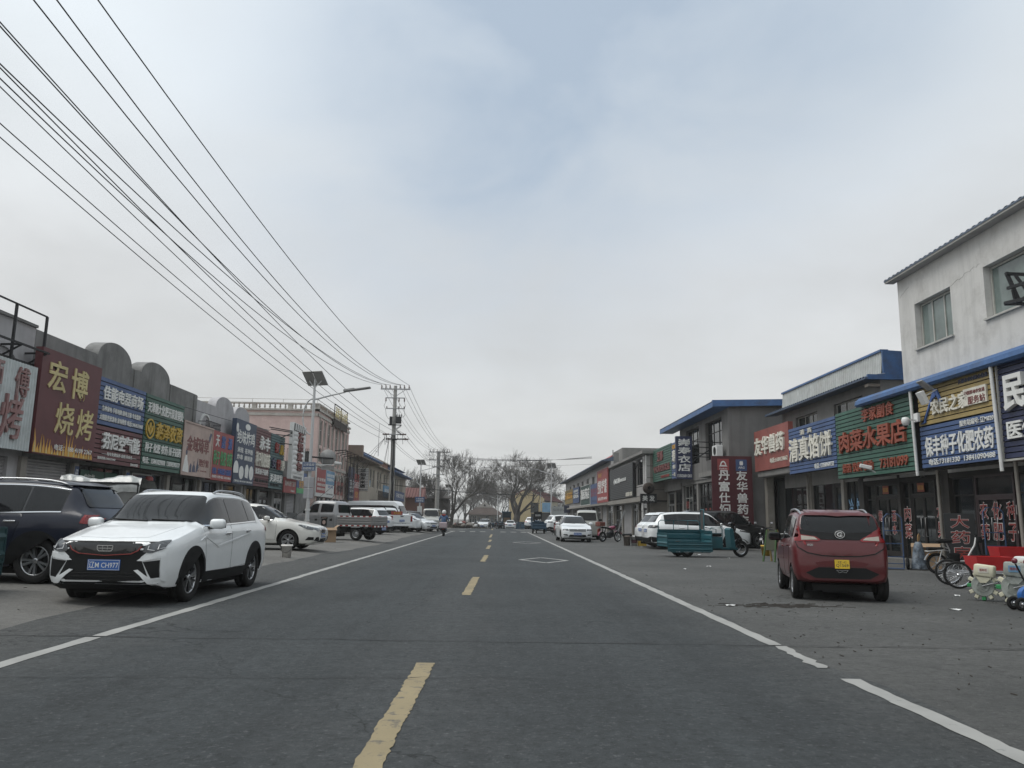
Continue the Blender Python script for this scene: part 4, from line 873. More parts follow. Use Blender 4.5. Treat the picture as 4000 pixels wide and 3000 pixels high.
# ground floor: pillars, doors and glass set back under the boards
GF = right(13.9)
m = MB(); [GF.box(m, a, b, .0, 2.95, -.3, .02) for a, b in ((-30.62, -30.2), (-27.6, -27.45), (-24.9, -24.45), (-20.75, -20.4), (-15.2, -14.6))]; GF.box(m, -30.6, -14.6, 2.7, 2.95, -.3, -.02); m.box(13.92, 30, 30.3, 30.6, 0, 5.4); part(br1, 'pier', m, DKWALL)
m = MB(); m.box(13.2, 13.9, 14, 30.6, -.02, .14); part(br1, 'step', m, GM['slab'])
d1 = shopdoor(br1, GF, -29.4, -27.75, .14, 2.7, -.12); window(br1, GF, -30.15, -29.45, .14, 2.7, -.12, 1, 2.15, 'darkframe', name='shop_window'); d2 = shopdoor(br1, GF, -26.9, -25.4, .14, 2.7, -.12); window(br1, GF, -27.42, -26.95, .14, 2.7, -.12, 1, 2.15, 'darkframe', name='shop_window'); window(br1, GF, -25.35, -24.95, .14, 2.7, -.12, 1, 2.15, 'darkframe', name='shop_window')
window(br1, GF, -24.4, -23.3, .14, 2.7, -.12, 1, 2.15, 'darkframe', name='shop_window')
BROWND = pm('brown door', (.05,.032,.034), .45); M['brownframe'] = BROWND
d3 = shopdoor(br1, GF, -23.2, -21.4, .14, 2.7, -.08, 'brownframe', top=2.1); window(br1, GF, -21.35, -20.8, .14, 2.7, -.12, 1, 2.15, 'darkframe', name='shop_window'); window(br1, GF, -20.35, -18.6, .14, 2.7, -.12, 2, 2.15, 'darkframe', name='shop_window'); shopdoor(br1, GF, -18.5, -16.6, .14, 2.7, -.12)
WL = pm('white film', (.62,.60,.58), .5)
def sticker(s, z, w, h, tx, dd=-.05, col='rl'):
    w *= 1.18; h *= 1.12
    a = MB(); write(a, GF, tx, s, z, w*1.10, h*1.08, dd, .002, .055); o = part(br1, 'window_lettering', a, WL if col == 'rl' else C[col], fix=False)
    if col == 'rl': b = MB(); write(b, GF, tx, s, z, w, h, dd+.003, .002, .02); b.obj('lettering_face', C['rl'], o, fix=False)
for s, z, w, h, tx in ((-27.15, 1.62, .36, .42, '肉'), (-27.15, 1.05, .38, .44, '菜'), (-25.12, 1.68, .34, .42, '水'), (-25.12, 1.1, .36, .44, '果'), (-22.85, 1.68, .32, .42, '农'), (-22.85, 1.1, .32, .4, '药'), (-22.25, 1.68, .36, .42, '化'), (-22.25, 1.1, .36, .42, '肥'), (-21.6, 1.68, .34, .42, '种'), (-21.6, 1.1, .34, .42, '子'), (-20.6, 1.72, .3, .34, '榛'), (-20.6, 1.36, .3, .34, '园'), (-20.6, 1.0, .3, .34, '药'), (-29.1, 1.55, .24, .34, '烟'), (-28.1, 1.55, .24, .34, '酒'), (-28.1, 1.1, .24, .34, '水')): sticker(s, z, w, h, tx)
for s in (-28.6, -26.2):
    a = MB(); GF.box(a, s-.22, s+.22, 2.33, 2.62, -.05, -.045); o = part(br1, 'paper_charm', a, C['orl']); b = MB(); write(b, GF, '恭喜发财', s, 2.47, .36, .16, -.045, .002); b.obj('lettering', C['ornl'], o, fix=False)
for (x, y, z0, z1) in ((12.98, 24.62, 2.75, 5.5), (12.98, 20.46, 2.65, 5.45)):
    m = MB(); m.tube([(x, y, z1), (x-.0, y-.12, z0)], .05, 8); root_of('downpipe', 'white plastic downpipe %s' % ('between the green and yellow sign boards' if y > 22 else 'between the yellow and the dark blue sign boards'), 'pipe', m, M['white'], 'white pipes on the nearest right-hand shop')
for (x, y) in ((13.72, 24.72), (13.45, 20.5)):
    m = MB(); m.tube([(x, y, 2.95), (x, y-.05, .14 if x > 13.5 else 0)], .05, 8); root_of('downpipe', 'pale pipe standing by the shop windows below the %s' % ('gap of the green and yellow boards' if y > 22 else 'edge of the dark blue board'), 'pipe', m, PIL, 'white pipes on the nearest right-hand shop')
m = MB(); I = M['iron']
for p, q in (((13.58, 18.7, 7.38), (12.35, 18.55, 7.35)), ((13.58, 18.7, 6.66), (12.3, 18.6, 6.6)), ((12.4, 18.6, 7.4), (12.5, 18.35, 6.55)), ((12.55, 18.5, 7.3), (12.9, 18.3, 6.5)), ((12.3, 18.6, 6.62), (12.3, 17.6, 6.5)), ((12.3, 17.6, 6.5), (13.58, 17.6, 6.5)), ((12.5, 18.4, 6.6), (12.55, 17.5, 6.75)), ((12.3, 18.45, 6.95), (12.4, 17.5, 6.9)), ((12.4, 18.4, 6.9), (12.45, 18.4, 6.55))): m.bar(p, q, .07)
root_of('wall_bracket', 'black iron bracket sticking out by the upper right window', 'bracket', m, I)
def camera_dome(loc, label):
    t = thing('security_camera', label, 'camera', loc, 0, 'security cameras on the shop fronts', True)
    x, y, z = loc; m = MB(); m.bar((x, y, z), (x-.3, y, z+.02), .05); m.box(x-.02, x+.06, y-.12, y+.12, z-.05, z+.22); m.obj('bracket', M['whiteplastic'], t)
    m = MB(); m.lathe([(.0, -.2), (.08, -.17), (.115, -.08), (.12, .0), (.09, .08), (.0, .1)], 14, Matrix.Translation((x-.34, y, z))); m.obj('housing', M['whiteplastic'], t)
    m = MB(); m.lathe([(.0, -.235), (.06, -.21), (.085, -.14), (.085, -.12)], 12, Matrix.Translation((x-.34, y, z))); m.obj('lens', M['blackgloss'], t)
camera_dome((12.95, 24.3, 4.45), 'white dome camera by the edge of the yellow shop board')
t = thing('security_camera', 'white bullet camera at the foot of the green greengrocer board', 'camera', (12.9, 27.4, 3.1), 0, 'security cameras on the shop fronts', True)
m = MB(); m.bbox((12.7, 27.35, 3.2), (.2, .07, .07), Matrix.Rotation(R(-20), 3, 'Z') @ Matrix.Rotation(R(14), 3, 'Y'), .03); m.obj('housing', M['whiteplastic'], t)
m = MB(); m.bar((13.05, 27.4, 3.02), (12.75, 27.36, 3.15), .04); m.obj('bracket', M['whiteplastic'], t)
t = thing('floodlight', 'small solar floodlight over the yellow board', 'floodlight', (12.9, 23.2, 5.3), 0, None, True)
m = MB(); m.bbox((12.7, 23.2, 5.36), (.22, .16, .025), Matrix.Rotation(R(35), 3, 'Y'), .01); m.obj('panel', M['steel'], t); m = MB(); m.bar((13.05, 23.2, 5.25), (12.6, 23.2, 5.0), .03); m.bbox((12.6, 23.2, 4.98), (.07, .13, .2), Matrix.Rotation(R(-25), 3, 'Y'), .01); m.obj('lamp_head', M['whiteplastic'], t)

CONC2 = pm('grey cement wall', (.21,.205,.195), .9, var=.15, vscale=.7, bump=.3, streak=.45, dirt=(.12,.115,.11,.5))
br2 = bld('shop_building', 'grey cement house with a corrugated pale parapet and blue trim, second from the white house', (14.2, 33, 0))
F2 = right(14.0)
h2 = [(-37.05, -34.5, 5.35, 6.12), (-32.75, -30.1, 5.35, 6.15)]
m = MB(); wall(m, F2, -38.8, -28.6, 2.9, 6.55, h2, .25); m.box(14.252, 26, 28.6, 28.85, 0, 6.6); m.box(14.252, 26, 38.6, 38.8, 0, 6.55); m.box(25.8, 26, 28.86, 38.59, 0, 6.5); m.box(14.25, 25.8, 28.86, 38.59, 6.3, 6.4); part(br2, 'wall', m, CONC2)
for h in h2: window(br2, F2, *h, -.15, 3, None, 'frame', 'glass')
m = MB()
corr(m, lambda u, v, h: Vector((14.15-h*.6+v*.08, 39.2-u*10.4, 6.72+v*.92)), 52, .05); part(br2, 'parapet', m, pm('pale corrugated sheet', (.42,.44,.43), .5, dirt=(.3,.29,.27,.5), streak=.3))
m = MB(); m.box(14.15, 14.45, 28.75, 39.25, 7.6, 7.68); m.prism([(14.18, 6.62), (14.18, 7.64), (15.0, 7.6), (19.5, 6.55), (19.5, 6.4)], 28.66, 28.76, lambda u, v, w: Vector((u, w, v))); m.prism([(14.4, 7.6), (20, 6.5), (20, 6.4), (14.4, 7.5)], 28.8, 39.2, lambda u, v, w: Vector((u, w, v)))
m.box(13.5, 19, 28.48, 28.6, 6.5, 6.68); part(br2, 'trim', m, BLUEROOF)
m = MB(); corr(m, lambda u, v, h: Vector((13.4+v*.8, 39.6-u*11.1, 6.56+v*.16+h)), 46, .05); m.prism([(13.4, 6.5), (14.0, 6.54), (14.0, 6.58), (13.4, 6.56)], 28.5, 39.6, lambda u, v, w: Vector((u, w, v))); part(br2, 'eave', m, pm('dull blue eave', (.06,.085,.13), .6))
m = MB(); m.box(13.55, 14.3, 28.62, 28.9, 6.25, 6.35); part(br2, 'rafter', m, pm('old timber', (.22,.19,.16), .9))
G2 = right(13.95)
m = MB(); [G2.box(m, a, b, 0, 3.5, -.3, .02) for a, b in ((-35.75, -35.45), (-32.3, -32.05), (-40.6, -40.2))]; m.box(13.6, 20, 40.2, 40.6, 0, 4.4); m.box(13.7, 20, 35.7, 40.4, 3.72, 3.9); part(br2, 'pier', m, PIL)
window(br2, G2, -35.4, -33.2, .1, 3.3, -.12, 2, None, 'darkframe', name='shop_window'); shopdoor(br2, G2, -33.15, -32.35, .1, 3.3, -.12, leaves=1); window(br2, G2, -32.0, -30.75, .1, 3.3, -.12, 2, None, 'darkframe', name='shop_window')
window(br2, G2, -40.1, -37.8, .1, 3.4, -.12, 2, None, 'darkframe', name='shop_window'); shopdoor(br2, G2, -37.7, -35.9, .1, 3.4, -.12)
for s, tx, cl in ((-31.7, '冷', 'sky'), (-31.0, '饮', 'sky')):
    a = MB(); write(a, G2, tx, s, 1.9, .4, .7, -.1, .004, .01); part(br2, 'window_lettering', a, C[cl], fix=False)
m = MB(); m.bbox((13.4, 38.0, 3.62), (.2, 2.4, .14), None, .05); part(br2, 'shutter_box', m, CONC2)
m = MB(); [m.tube([(13.85, y, .1), (13.85, y-.02, 3.35)], .055, 8) for y in (35.6,)]; part(br2, 'downpipe', m, PIL)

br3 = bld('shop_building', 'bare concrete two storey house with a blue fascia behind the projecting signs', (12.3, 46, 0))
F3 = right(12.0); S3 = south(41.2)
h3 = [(-50.6, -47.3, 4.7, 6.9), (-45.8, -42.4, 4.7, 6.85)]
m = MB(); wall(m, F3, -52.3, -41.2, 3.7, 7.2, h3, .3); m.box(12.302, 24, 41.2, 41.5, 0, 7.35); m.box(12.3, 24, 52, 52.3, 0, 7.2); m.box(23.7, 24, 41.5, 52, 0, 7.2); part(br3, 'wall', m, CONC2 if False else pm('streaked concrete', (.19,.185,.18), .9, var=.15, vscale=.6, bump=.3, streak=.7, dirt=(.11,.105,.10,.6), dscale=.5))
for h in h3: window(br3, F3, *h, -.2, 3, h[2]+1.5, 'darkframe', 'glass')
m = MB(); m.prism([(11.1, 7.16), (11.1, 7.50), (24, 7.90), (24, 7.58)], 40.78, 40.93, lambda u, v, w: Vector((u, w, v))); m.prism([(11.2, 7.15), (11.2, 7.40), (11.12, 7.40), (11.12, 7.15)], 40.9, 54.5, lambda u, v, w: Vector((u, w, v))); m.box(11.2, 12, 41.0, 54.4, 7.16, 7.2); m.box(11.9, 12, 41.19, 54.2, 7.2, 7.3); part(br3, 'fascia', m, BLUEROOF)
m = MB(); corr(m, lambda u, v, h: Vector((11.12+v*12.9, 54.5-u*13.6, 7.42+v*.40+h)), 50, .05); m.prism([(11.14, 7.37), (24, 7.77), (24, 7.81), (11.14, 7.42)], 40.95, 54.4, lambda u, v, w: Vector((u, w, v))); part(br3, 'roof', m, pm('dull blue eave', (.06,.085,.13), .6))
G3 = right(12.1)
m = MB(); [G3.box(m, a, b, 0, 3.7, -.3, .02) for a, b in ((-52.3, -51.9), (-48.5, -48.1), (-44.6, -44.2), (-41.6, -41.22))]; m.box(11.2, 12.4, 41.4, 44.4, 3.65, 3.9); m.box(12.05, 12.5, 41.3, 52, 3.5, 3.7); part(br3, 'pier', m, CONC2)
window(br3, G3, -51.8, -49.9, .1, 3.5, -.12, 2, 2.7, 'frame', name='shop_window'); shopdoor(br3, G3, -49.8, -48.6, .1, 3.5, -.12, top=2.4); window(br3, G3, -48.0, -46.4, .1, 3.5, -.12, 2, 2.7, 'darkframe', name='shop_window'); shopdoor(br3, G3, -46.3, -44.7, .1, 3.5, -.12, top=2.4); window(br3, G3, -44.1, -41.7, .1, 3.5, -.12, 2, 2.7, 'darkframe', name='shop_window')
for s, z, tx in ((-51.3, 2.3, '寿衣'), (-50.5, 1.6, '花圈'), (-46.8, 1.8, '寿'), (-45.9, 1.8, '花'), (-45.1, 1.8, '圈')):
    a = MB(); write(a, G3, tx, s, z, .4*len(tx), .5, -.1, .003, .03); part(br3, 'window_lettering', a, C['rl'], fix=False)
m = MB(); G3.box(m, -44.0, -42.6, 1.0, 3.1, .06, .1); o = part(br3, 'notice_panel', m, C['ltblue']); a = MB(); G3.box(a, -43.98, -42.62, 2.2, 3.08, .101, .105); write(a, G3, '迁坟下葬', -43.3, 2.8, 1.2, .3, .106, .004); a.obj('lettering', C['wl'], o, fix=False)
t = thing('air_conditioner', 'pale outdoor air conditioner box on a ledge of the bare concrete house', 'air conditioner', (11.6, 42.2, 4.6), 0, None, True)
m = MB(); m.bbox((11.65, 42.1, 4.95), (.17, .45, .3), None, .03); m.obj('casing', M['white'], t); m = MB(); m.lathe([(.0, 0), (.2, 0), (.22, .02)], 20, Matrix.Translation((11.475, 42.0, 4.95)) @ Matrix.Rotation(R(-90), 4, 'Y')); m.obj('fan_grille', M['black'], t)

br3b = bld('shop_building', 'low concrete shop behind the pale green beauty board', (12.3, 55, 0))
m = MB(); m.box(12, 24, 52.35, 57.5, 3.3, 5.9); m.box(12.3, 24, 52.35, 57.5, 0, 3.3); part(br3b, 'wall', m, CONC2)
G3b = right(12.3); m = MB(); [G3b.box(m, a, a+.3, 0, 3.3, .002, .12) for a in (-57.4, -55, -52.6)]; part(br3b, 'pier', m, PIL)
shopdoor(br3b, G3b, -57.0, -55.2, .1, 3.2, .06, 'alu', top=2.4); window(br3b, G3b, -54.6, -52.7, .1, 3.2, .06, 2, 2.4, 'darkframe', name='shop_window')

TILE = pm('pale tile cladding', (.36,.35,.34), .5, var=.1, dirt=(.22,.21,.2,.5), dscale=1.2)
TAUPE = pm('taupe panels', (.19,.172,.15), .7, var=.06, dirt=(.14,.125,.11,.4))
br4 = bld('shop_building', 'tiled two storey house with taupe panelled side wall and black slatted board', (10.76, 66, 0))
F4 = right(10.76); S4 = south(57.6)
h4 = [(-62.0, -59.1, 3.9, 5.88), (-66.5, -64, 3.9, 5.88), (-73, -70, 3.9, 5.88)]
m = MB(); wall(m, F4, -75, -57.6, 2.6, 6.0, h4, .25); part(br4, 'wall', m, TILE)
m = MB(); m.box(11.012, 22, 57.6, 57.9, 0, 6.0); m.box(11, 22, 74.7, 75, 0, 6); m.box(21.8, 22, 57.9, 74.7, 0, 6); part(br4, 'side_wall', m, TAUPE)
m = MB()
for z in (.9, 1.75, 2.6, 3.45, 4.3, 5.15): S4.box(m, 10.78, 22, z, z+.03, .001, .006)
for x in (12.4, 14.2, 16): S4.box(m, x, x+.03, 0, 6, .0015, .0055)
S4.box(m, 10.5, 22, 2.62, 2.72, .003, .08); part(br4, 'panel_joints', m, M['darkframe'])
m = MB()
for i in range(5):
    for s in (-58.5, -57.62): F4.box(m, s-.30, s, 3.0+i*.6, 3.0+i*.6+.56, .002, .05)
for i in range(4): F4.box(m, -58.2, -57.62, .15+i*.6, .15+i*.6+.56, .26, .30)
part(br4, 'tile', m, pm('white glazed tile', (.52,.52,.51), .25, dirt=(.4,.39,.37,.4)))
m = MB(); m.box(10.4, 22.2, 57.3, 75, 6.05, 6.25); m.box(10.55, 22.1, 57.4, 75, 6.0, 6.05); m.box(10.75, 10.95, 57.6, 75, 5.9, 6.0); m.bbox((11.6, 57.5, 6.3), (.12, .08, .06), None, .02); part(br4, 'cornice', m, CONC2)
for h in h4: window(br4, F4, *h, -.15, 3, h[2]+1.3, 'darkframe')
G4 = right(11.0)
m = MB(); [G4.box(m, a, b, 0, 2.62, -.2, .02) for a, b in ((-75, -74.6), (-70.9, -70.3), (-65.7, -65.3), (-62.6, -62.3), (-58.9, -58.55))]; m.box(10.3, 11.2, 57.7, 75, 2.62, 2.95); part(br4, 'pier', m, PIL)
shutter(br4, G4, -70.2, -65.8, 0, 2.6); shopdoor(br4, G4, -65.2, -62.7, 0, 2.6, frm='alu'); shopdoor(br4, G4, -62.2, -59.0, 0, 2.6); shopdoor(br4, G4, -74.5, -71, 0, 2.6)
m = MB()
for z in (3.7, 5.75): m.bar(F4(-60.9, z, .25), F4(-57.5, z, .35), .05)
m.bar(F4(-61.7, 5.2, .1), F4(-58.3, 5.8, .3), .05); m.bar(F4(-61, 3.0, .3), F4(-61, 3.7, .3), .05); m.bar(F4(-62.3, 2.95, .3), F4(-57.6, 3.05, .35), .04)
root_of('sign_frame', 'thin black iron arms beside the black slatted board', 'metal frame', m, M['iron'])
t = thing('loudspeaker_drum', 'round rusty brown drum hung over the hairdresser board', 'drum', (10.8, 57.3, 3.5), 0, None, True)
m = MB(); m.lathe([(0, -.2), (.36, -.2), (.40, -.14), (.40, .14), (.36, .2), (0, .2)], 24, Matrix.Translation((10.8, 57.2, 3.55)) @ Matrix.Rotation(R(90), 4, 'X')); m.obj('casing', M['rust'], t); m = MB(); m.lathe([(.0, 0), (.10, 0), (.12, .03)], 14, Matrix.Translation((10.8, 57.0, 3.55)) @ Matrix.Rotation(R(90), 4, 'X')); m.obj('hub', M['iron'], t)

br5 = bld('shop_building', 'long pale two storey row with blue eaves and red roof sheet, far right', (10.7, 100, 0))
F5 = right(10.65)
h5 = [(-79-k*5.6, -76.6-k*5.6, 3.8, 6.0) for k in range(8)]
m = MB(); wall(m, F5, -125, -75.02, 2.7, 6.75, h5, .25); m.box(10.92, 22, 124.7, 125, -1, 6.7); part(br5, 'wall', m, TILE)
for h in h5: window(br5, F5, *h, -.15, 2, h[2]+1.2, 'frame')
m = MB(); m.prism([(9.75, 6.72), (9.75, 6.82), (10.9, 7.2), (10.9, 6.78)], 75.05, 126, lambda u, v, w: Vector((u, w, v))); part(br5, 'eave', m, pm('dull blue eave', (.06,.085,.13), .6))
m = MB(); m.box(12.2, 20, 78, 84.5, 6.7, 8.3); part(br5, 'roof_room', m, pm('tan boarding', (.24,.19,.155), .8) if False else CONC2)
m = MB(); m.prism([(10.9, 7.0), (12.4, 8.25), (12.4, 7.0)], 84.6, 97, lambda u, v, w: Vector((u, w, v))); part(br5, 'roof_sheet', m, C['red'])
m = MB(); m.box(11.6, 20, 97.2, 122, 6.7, 7.5); part(br5, 'roof_parapet', m, TILE)
G5 = right(10.9)
for k in range(11):
    a = -79.2-k*4.4
    if k % 4 == 1: shutter(br5, G5, a, a+3.6, -.6, 2.65)
    else: shopdoor(br5, G5, a, a+3.6, -.6, 2.65, frm=('alu', 'darkframe')[k % 2], top=2.1)
m = MB(); [G5.box(m, -75.4-k*4.4, -74.85-k*4.4, -1, 2.7, -.2, .05) for k in range(12)]; m.box(10.3, 11.2, 75.1, 125, 2.7, 2.9); part(br5, 'pier', m, PIL)
m = MB(); m.box(11, 11.5, 75.7, 76.3, 6.3, 7.6); m.tube([(11.2, 77.5, 6.8), (11.2, 77.5, 8.0)], .05, 6); part(br5, 'chimney', m, CONC2)
# ================================================================== poles, lamps, wires
POLE = pm('concrete pole', (.33,.325,.31), .9, var=.12, streak=.4, bump=.2)
INS = pm('porcelain', (.16,.12,.11), .3)
def insul(mb, x, y, z, h=.22, mi=1): mb.lathe([(.03, -.05), (.03, .02), (.06, .05), (.035, .09), (.06, .12), (.035, .17), (.05, h*.9), (.0, h)], 8, Matrix.Translation((x, y, z)), mi)
def arm(mb, x0, x1, y, z, w=.09): mb.bar((x0, y, z), (x1, y, z), w)
u1 = thing('utility_pole', 'tall concrete power pole hung with cables in front of the cream row', 'utility pole', (-8.75, 66.5, .1), 0, None, True)
m = MB(); m.tube([(-8.75, 66.5, .1), (-8.76, 66.5, 12.15)], [.235, .14], 14); m.obj('pole', POLE, u1)
T1 = [-9.9, -9.55, -9.2, -8.35, -8.0, -7.6]
m = MB(); m.mi = 0; arm(m, -9.97, -7.5, 66.36, 11.85, .1); m.bar((-9.6, 66.36, 11.8), (-8.75, 66.36, 11.2), .04); m.bar((-7.9, 66.36, 11.8), (-8.75, 66.36, 11.2), .04)
for x in T1: insul(m, x, 66.36, 11.88, .34)
m.obj('crossarm', [M['steel'], INS], u1)
m = MB(); arm(m, -9.55, -7.9, 66.36, 11.1, .08)
for x in (-9.5, -8.4, -7.95): m.lathe([(.03, 0), (.07, -.06), (.04, -.12), (.07, -.2), (.04, -.28), (.0, -.3)], 8, Matrix.Translation((x, 66.36, 11.07)), 1)
m.obj('crossarm', [M['steel'], INS], u1)
m = MB(); arm(m, -9.45, -7.9, 66.36, 10.2, .08)
for x in (-9.4, -8.4, -7.95): insul(m, x, 66.36, 10.2, .2)
m.obj('crossarm', [M['steel'], INS], u1)
m = MB(); m.box(-9.1, -8.9, 66.1, 66.35, 8.85, 9.5); m.bbox((-8.35, 66.2, 9.2), (.22, .18, .28), None, .04); m.bar((-9.2, 66.2, 8.8), (-8.1, 66.2, 8.8), .08)
for x in (-8.5, -8.3, -8.15): insul(m, x, 66.2, 9.45, .25)
for k in range(14): a = .45*k; m.tube([(-8.3+.22*math.cos(a), 66.1+.1*math.sin(a), 8.75-.06*k), (-8.3+.22*math.cos(a+1.2), 66.1, 8.72-.06*k)], .02, 5)
m.obj('transformer', M['iron'], u1)
m = MB()
for z, a, b in ((8.02, -9.5, -7.8), (7.62, -9.2, -7.6)):
    m.mi = 0; arm(m, a, b, 66.3, z, .09)
    for x in (a, a+.25, b-.25, b): m.lathe([(.0, -.14), (.09, -.12), (.05, 0), (.09, .12), (0, .14)], 8, Matrix.Translation((x, 66.2, z)) @ Matrix.Rotation(R(90), 4, 'Y'), 1)
m.obj('crossarm', [M['steel'], INS], u1)
m = MB(); rq = random.Random(6)
for k in range(9):
    x = -8.75+rq.uniform(-.32, .3); m.tube([(x, 66.25, 7.9), (x+rq.uniform(-.1, .1), 66.15, 5.5), (-8.75+rq.uniform(-.22, .22), 66.28, 3), (-8.75+rq.uniform(-.2, .2), 66.27, .3)], rq.uniform(.015, .035), 5)
for k in range(8):
    x = rq.uniform(-9.5, -7.8); m.tube([(x, 66.1, 7.95), (x+rq.uniform(-.2, .2), 66.0, 7.3+rq.uniform(-.2, .1)), (x+rq.uniform(.2, .5), 66.1, 7.7), (-8.75, 66.2, 7.5)], .02, 5)
for x in (-9.5, -8.4, -7.95): m.tube([(x, 66.3, 10.75), (x-.12*(1 if x < -9 else -1), 66.2, 10.4), (x, 66.3, 10.15)], .015, 5); m.tube([(x, 66.3, 10.2), (x+.1, 66.2, 9.6), (x*.6-8.75*.4, 66.2, 9.3), (-8.5, 66.2, 9.55)], .015, 5)
m.obj('jumper_cable', M['wire'], u1)
u2 = thing('utility_pole', 'thicker concrete power pole behind the silver minivan, with two crossarms', 'utility pole', (-8.4, 113, -.2), 0, None, True)
m = MB(); m.tube([(-8.45, 113, -.3), (-8.4, 113, 10.5)], [.34, .24], 14); m.tube([(-8.45, 113, -.3), (-8.45, 113, 2.2)], [.36, .355], 14); m.obj('pole', POLE, u2)
T2 = [-9.6, -9.1, -8.6, -7.6, -7.2, -6.85]
for z, hh in ((10.35, .4), (9.25, .3)):
    m = MB(); arm(m, -9.75, -6.75, 112.7, z, .13)
    for x in T2: insul(m, x, 112.7, z+.04, hh)
    m.obj('crossarm', [M['steel'], INS], u2)
m = MB(); arm(m, -9.2, -7.45, 112.7, 8.25, .1); arm(m, -9.1, -7.5, 112.7, 7.2, .1); m.bar((-8.4, 112.7, 9.8), (-7.0, 112.7, 9.9), .08)
for x in (-9.2, -8.9, -7.9, -7.5): insul(m, x, 112.7, 8.25, .25)
for x in (-9.65, -9.3, -8.95): m.bar((x, 112.6, 9.2), (x, 112.6, 7.0), .03)
m.obj('crossarm', [M['steel'], INS], u2)

WL_ = []
def wire_(label, p, q, sag, r=.011, n=28, kind_='power cable', group='overhead cables above the left side'):
    p, q = Vector(p), Vector(q); m = MB()
    m.tube([p.lerp(q, i/n) - Vector((0, 0, sag*4*(i/n)*(1-i/n))) for i in range(n+1)], r, 5)
    return root_of('overhead_cable', label, kind_, m, M['wire'], group)
for x, z1, z0, sg_ in ((-7.6, 12.2, 11.28, 1.42), (-8.0, 12.2, 11.32, 2.33), (-8.35, 12.2, 11.15, 2.21), (-9.2, 12.2, 10.91, 2.17), (-9.55, 12.2, 10.09, 1.53), (-9.9, 12.2, 10.42, 1.91)): wire_('one of the six top cables sagging from the first concrete pole over the left shops', (x, 66.3, z1), (x, 3, z0), sg_, .015)
for x, z1, z0, sg_ in ((-7.8, 8.05, 9.29, .99), (-8.05, 8.02, 8.87, 1.13), (-9.25, 8.02, 9.67, .86), (-9.5, 8.05, 9.16, .89), (-9.8, 7.7, 9.22, .88)): wire_('one of five lower cables from mid height of the first pole over the left shops', (x, 66.2, z1), (x, 3, z0), sg_, .012)
for k, x in enumerate(T1): wire_('one of the six cables slung between the two concrete poles at crossarm height', (x, 66.4, 12.15), (T2[k], 112.6, 10.65), 1.0, .014)
for k, x in enumerate((-9.4, -9.1, -7.9, -7.6)): wire_('one of the four lower cables between the two concrete poles', (x, 66.4, 7.9), ((-9.2, -8.9, -7.9, -7.5)[k], 112.6, 8.4), .7, .014)
for k in range(5): wire_('one of the five bundled cables crossing from the second pole to the red roof sheet', (-7.0+.1*k, 112.7, 9.85-.07*k), (11.3, 96, 8.55+.06*k), .35+.04*k, .013, 16)
wire_('thin cable crossing below the bundled five to the far right row', (-7.4, 112.7, 8.2), (11, 92, 7.6), .1, .012, 16)
wire_('thick sagging cable crossing the whole street low in the view', (-12.2, 84, 4.7), (11, 100, 4.4), .55, .032, 24)
wire_('second thin cable close above the thick one across the street', (-12.2, 86, 5.3), (-8.45, 113, 6.4), .1, .015, 12)
for k, (a, z) in enumerate(((-12.5, 5.9), (-12.5, 5.6), (-12.6, 5.0))): wire_('one of the slack service cables hanging from the first pole to the pink house', (-9.4, 66.2, 7.75), (-13.0, 46+4*k, a+z+6.6), .35+.1*k, .014, 16)
wire_('single cable clipped along the bare concrete parapet', (-12.9, 27.4, 5.55), (-12.9, 45, 5.95), .12, .012, 14)
for k in range(3): wire_('one of the steep stay cables fanning down from the first pole to the cream eaves', (-9.1, 66.2, 7.6), (-12.0, 80+3.5*k, 3.6 if k == 0 else 5.6), .25, .014, 10)

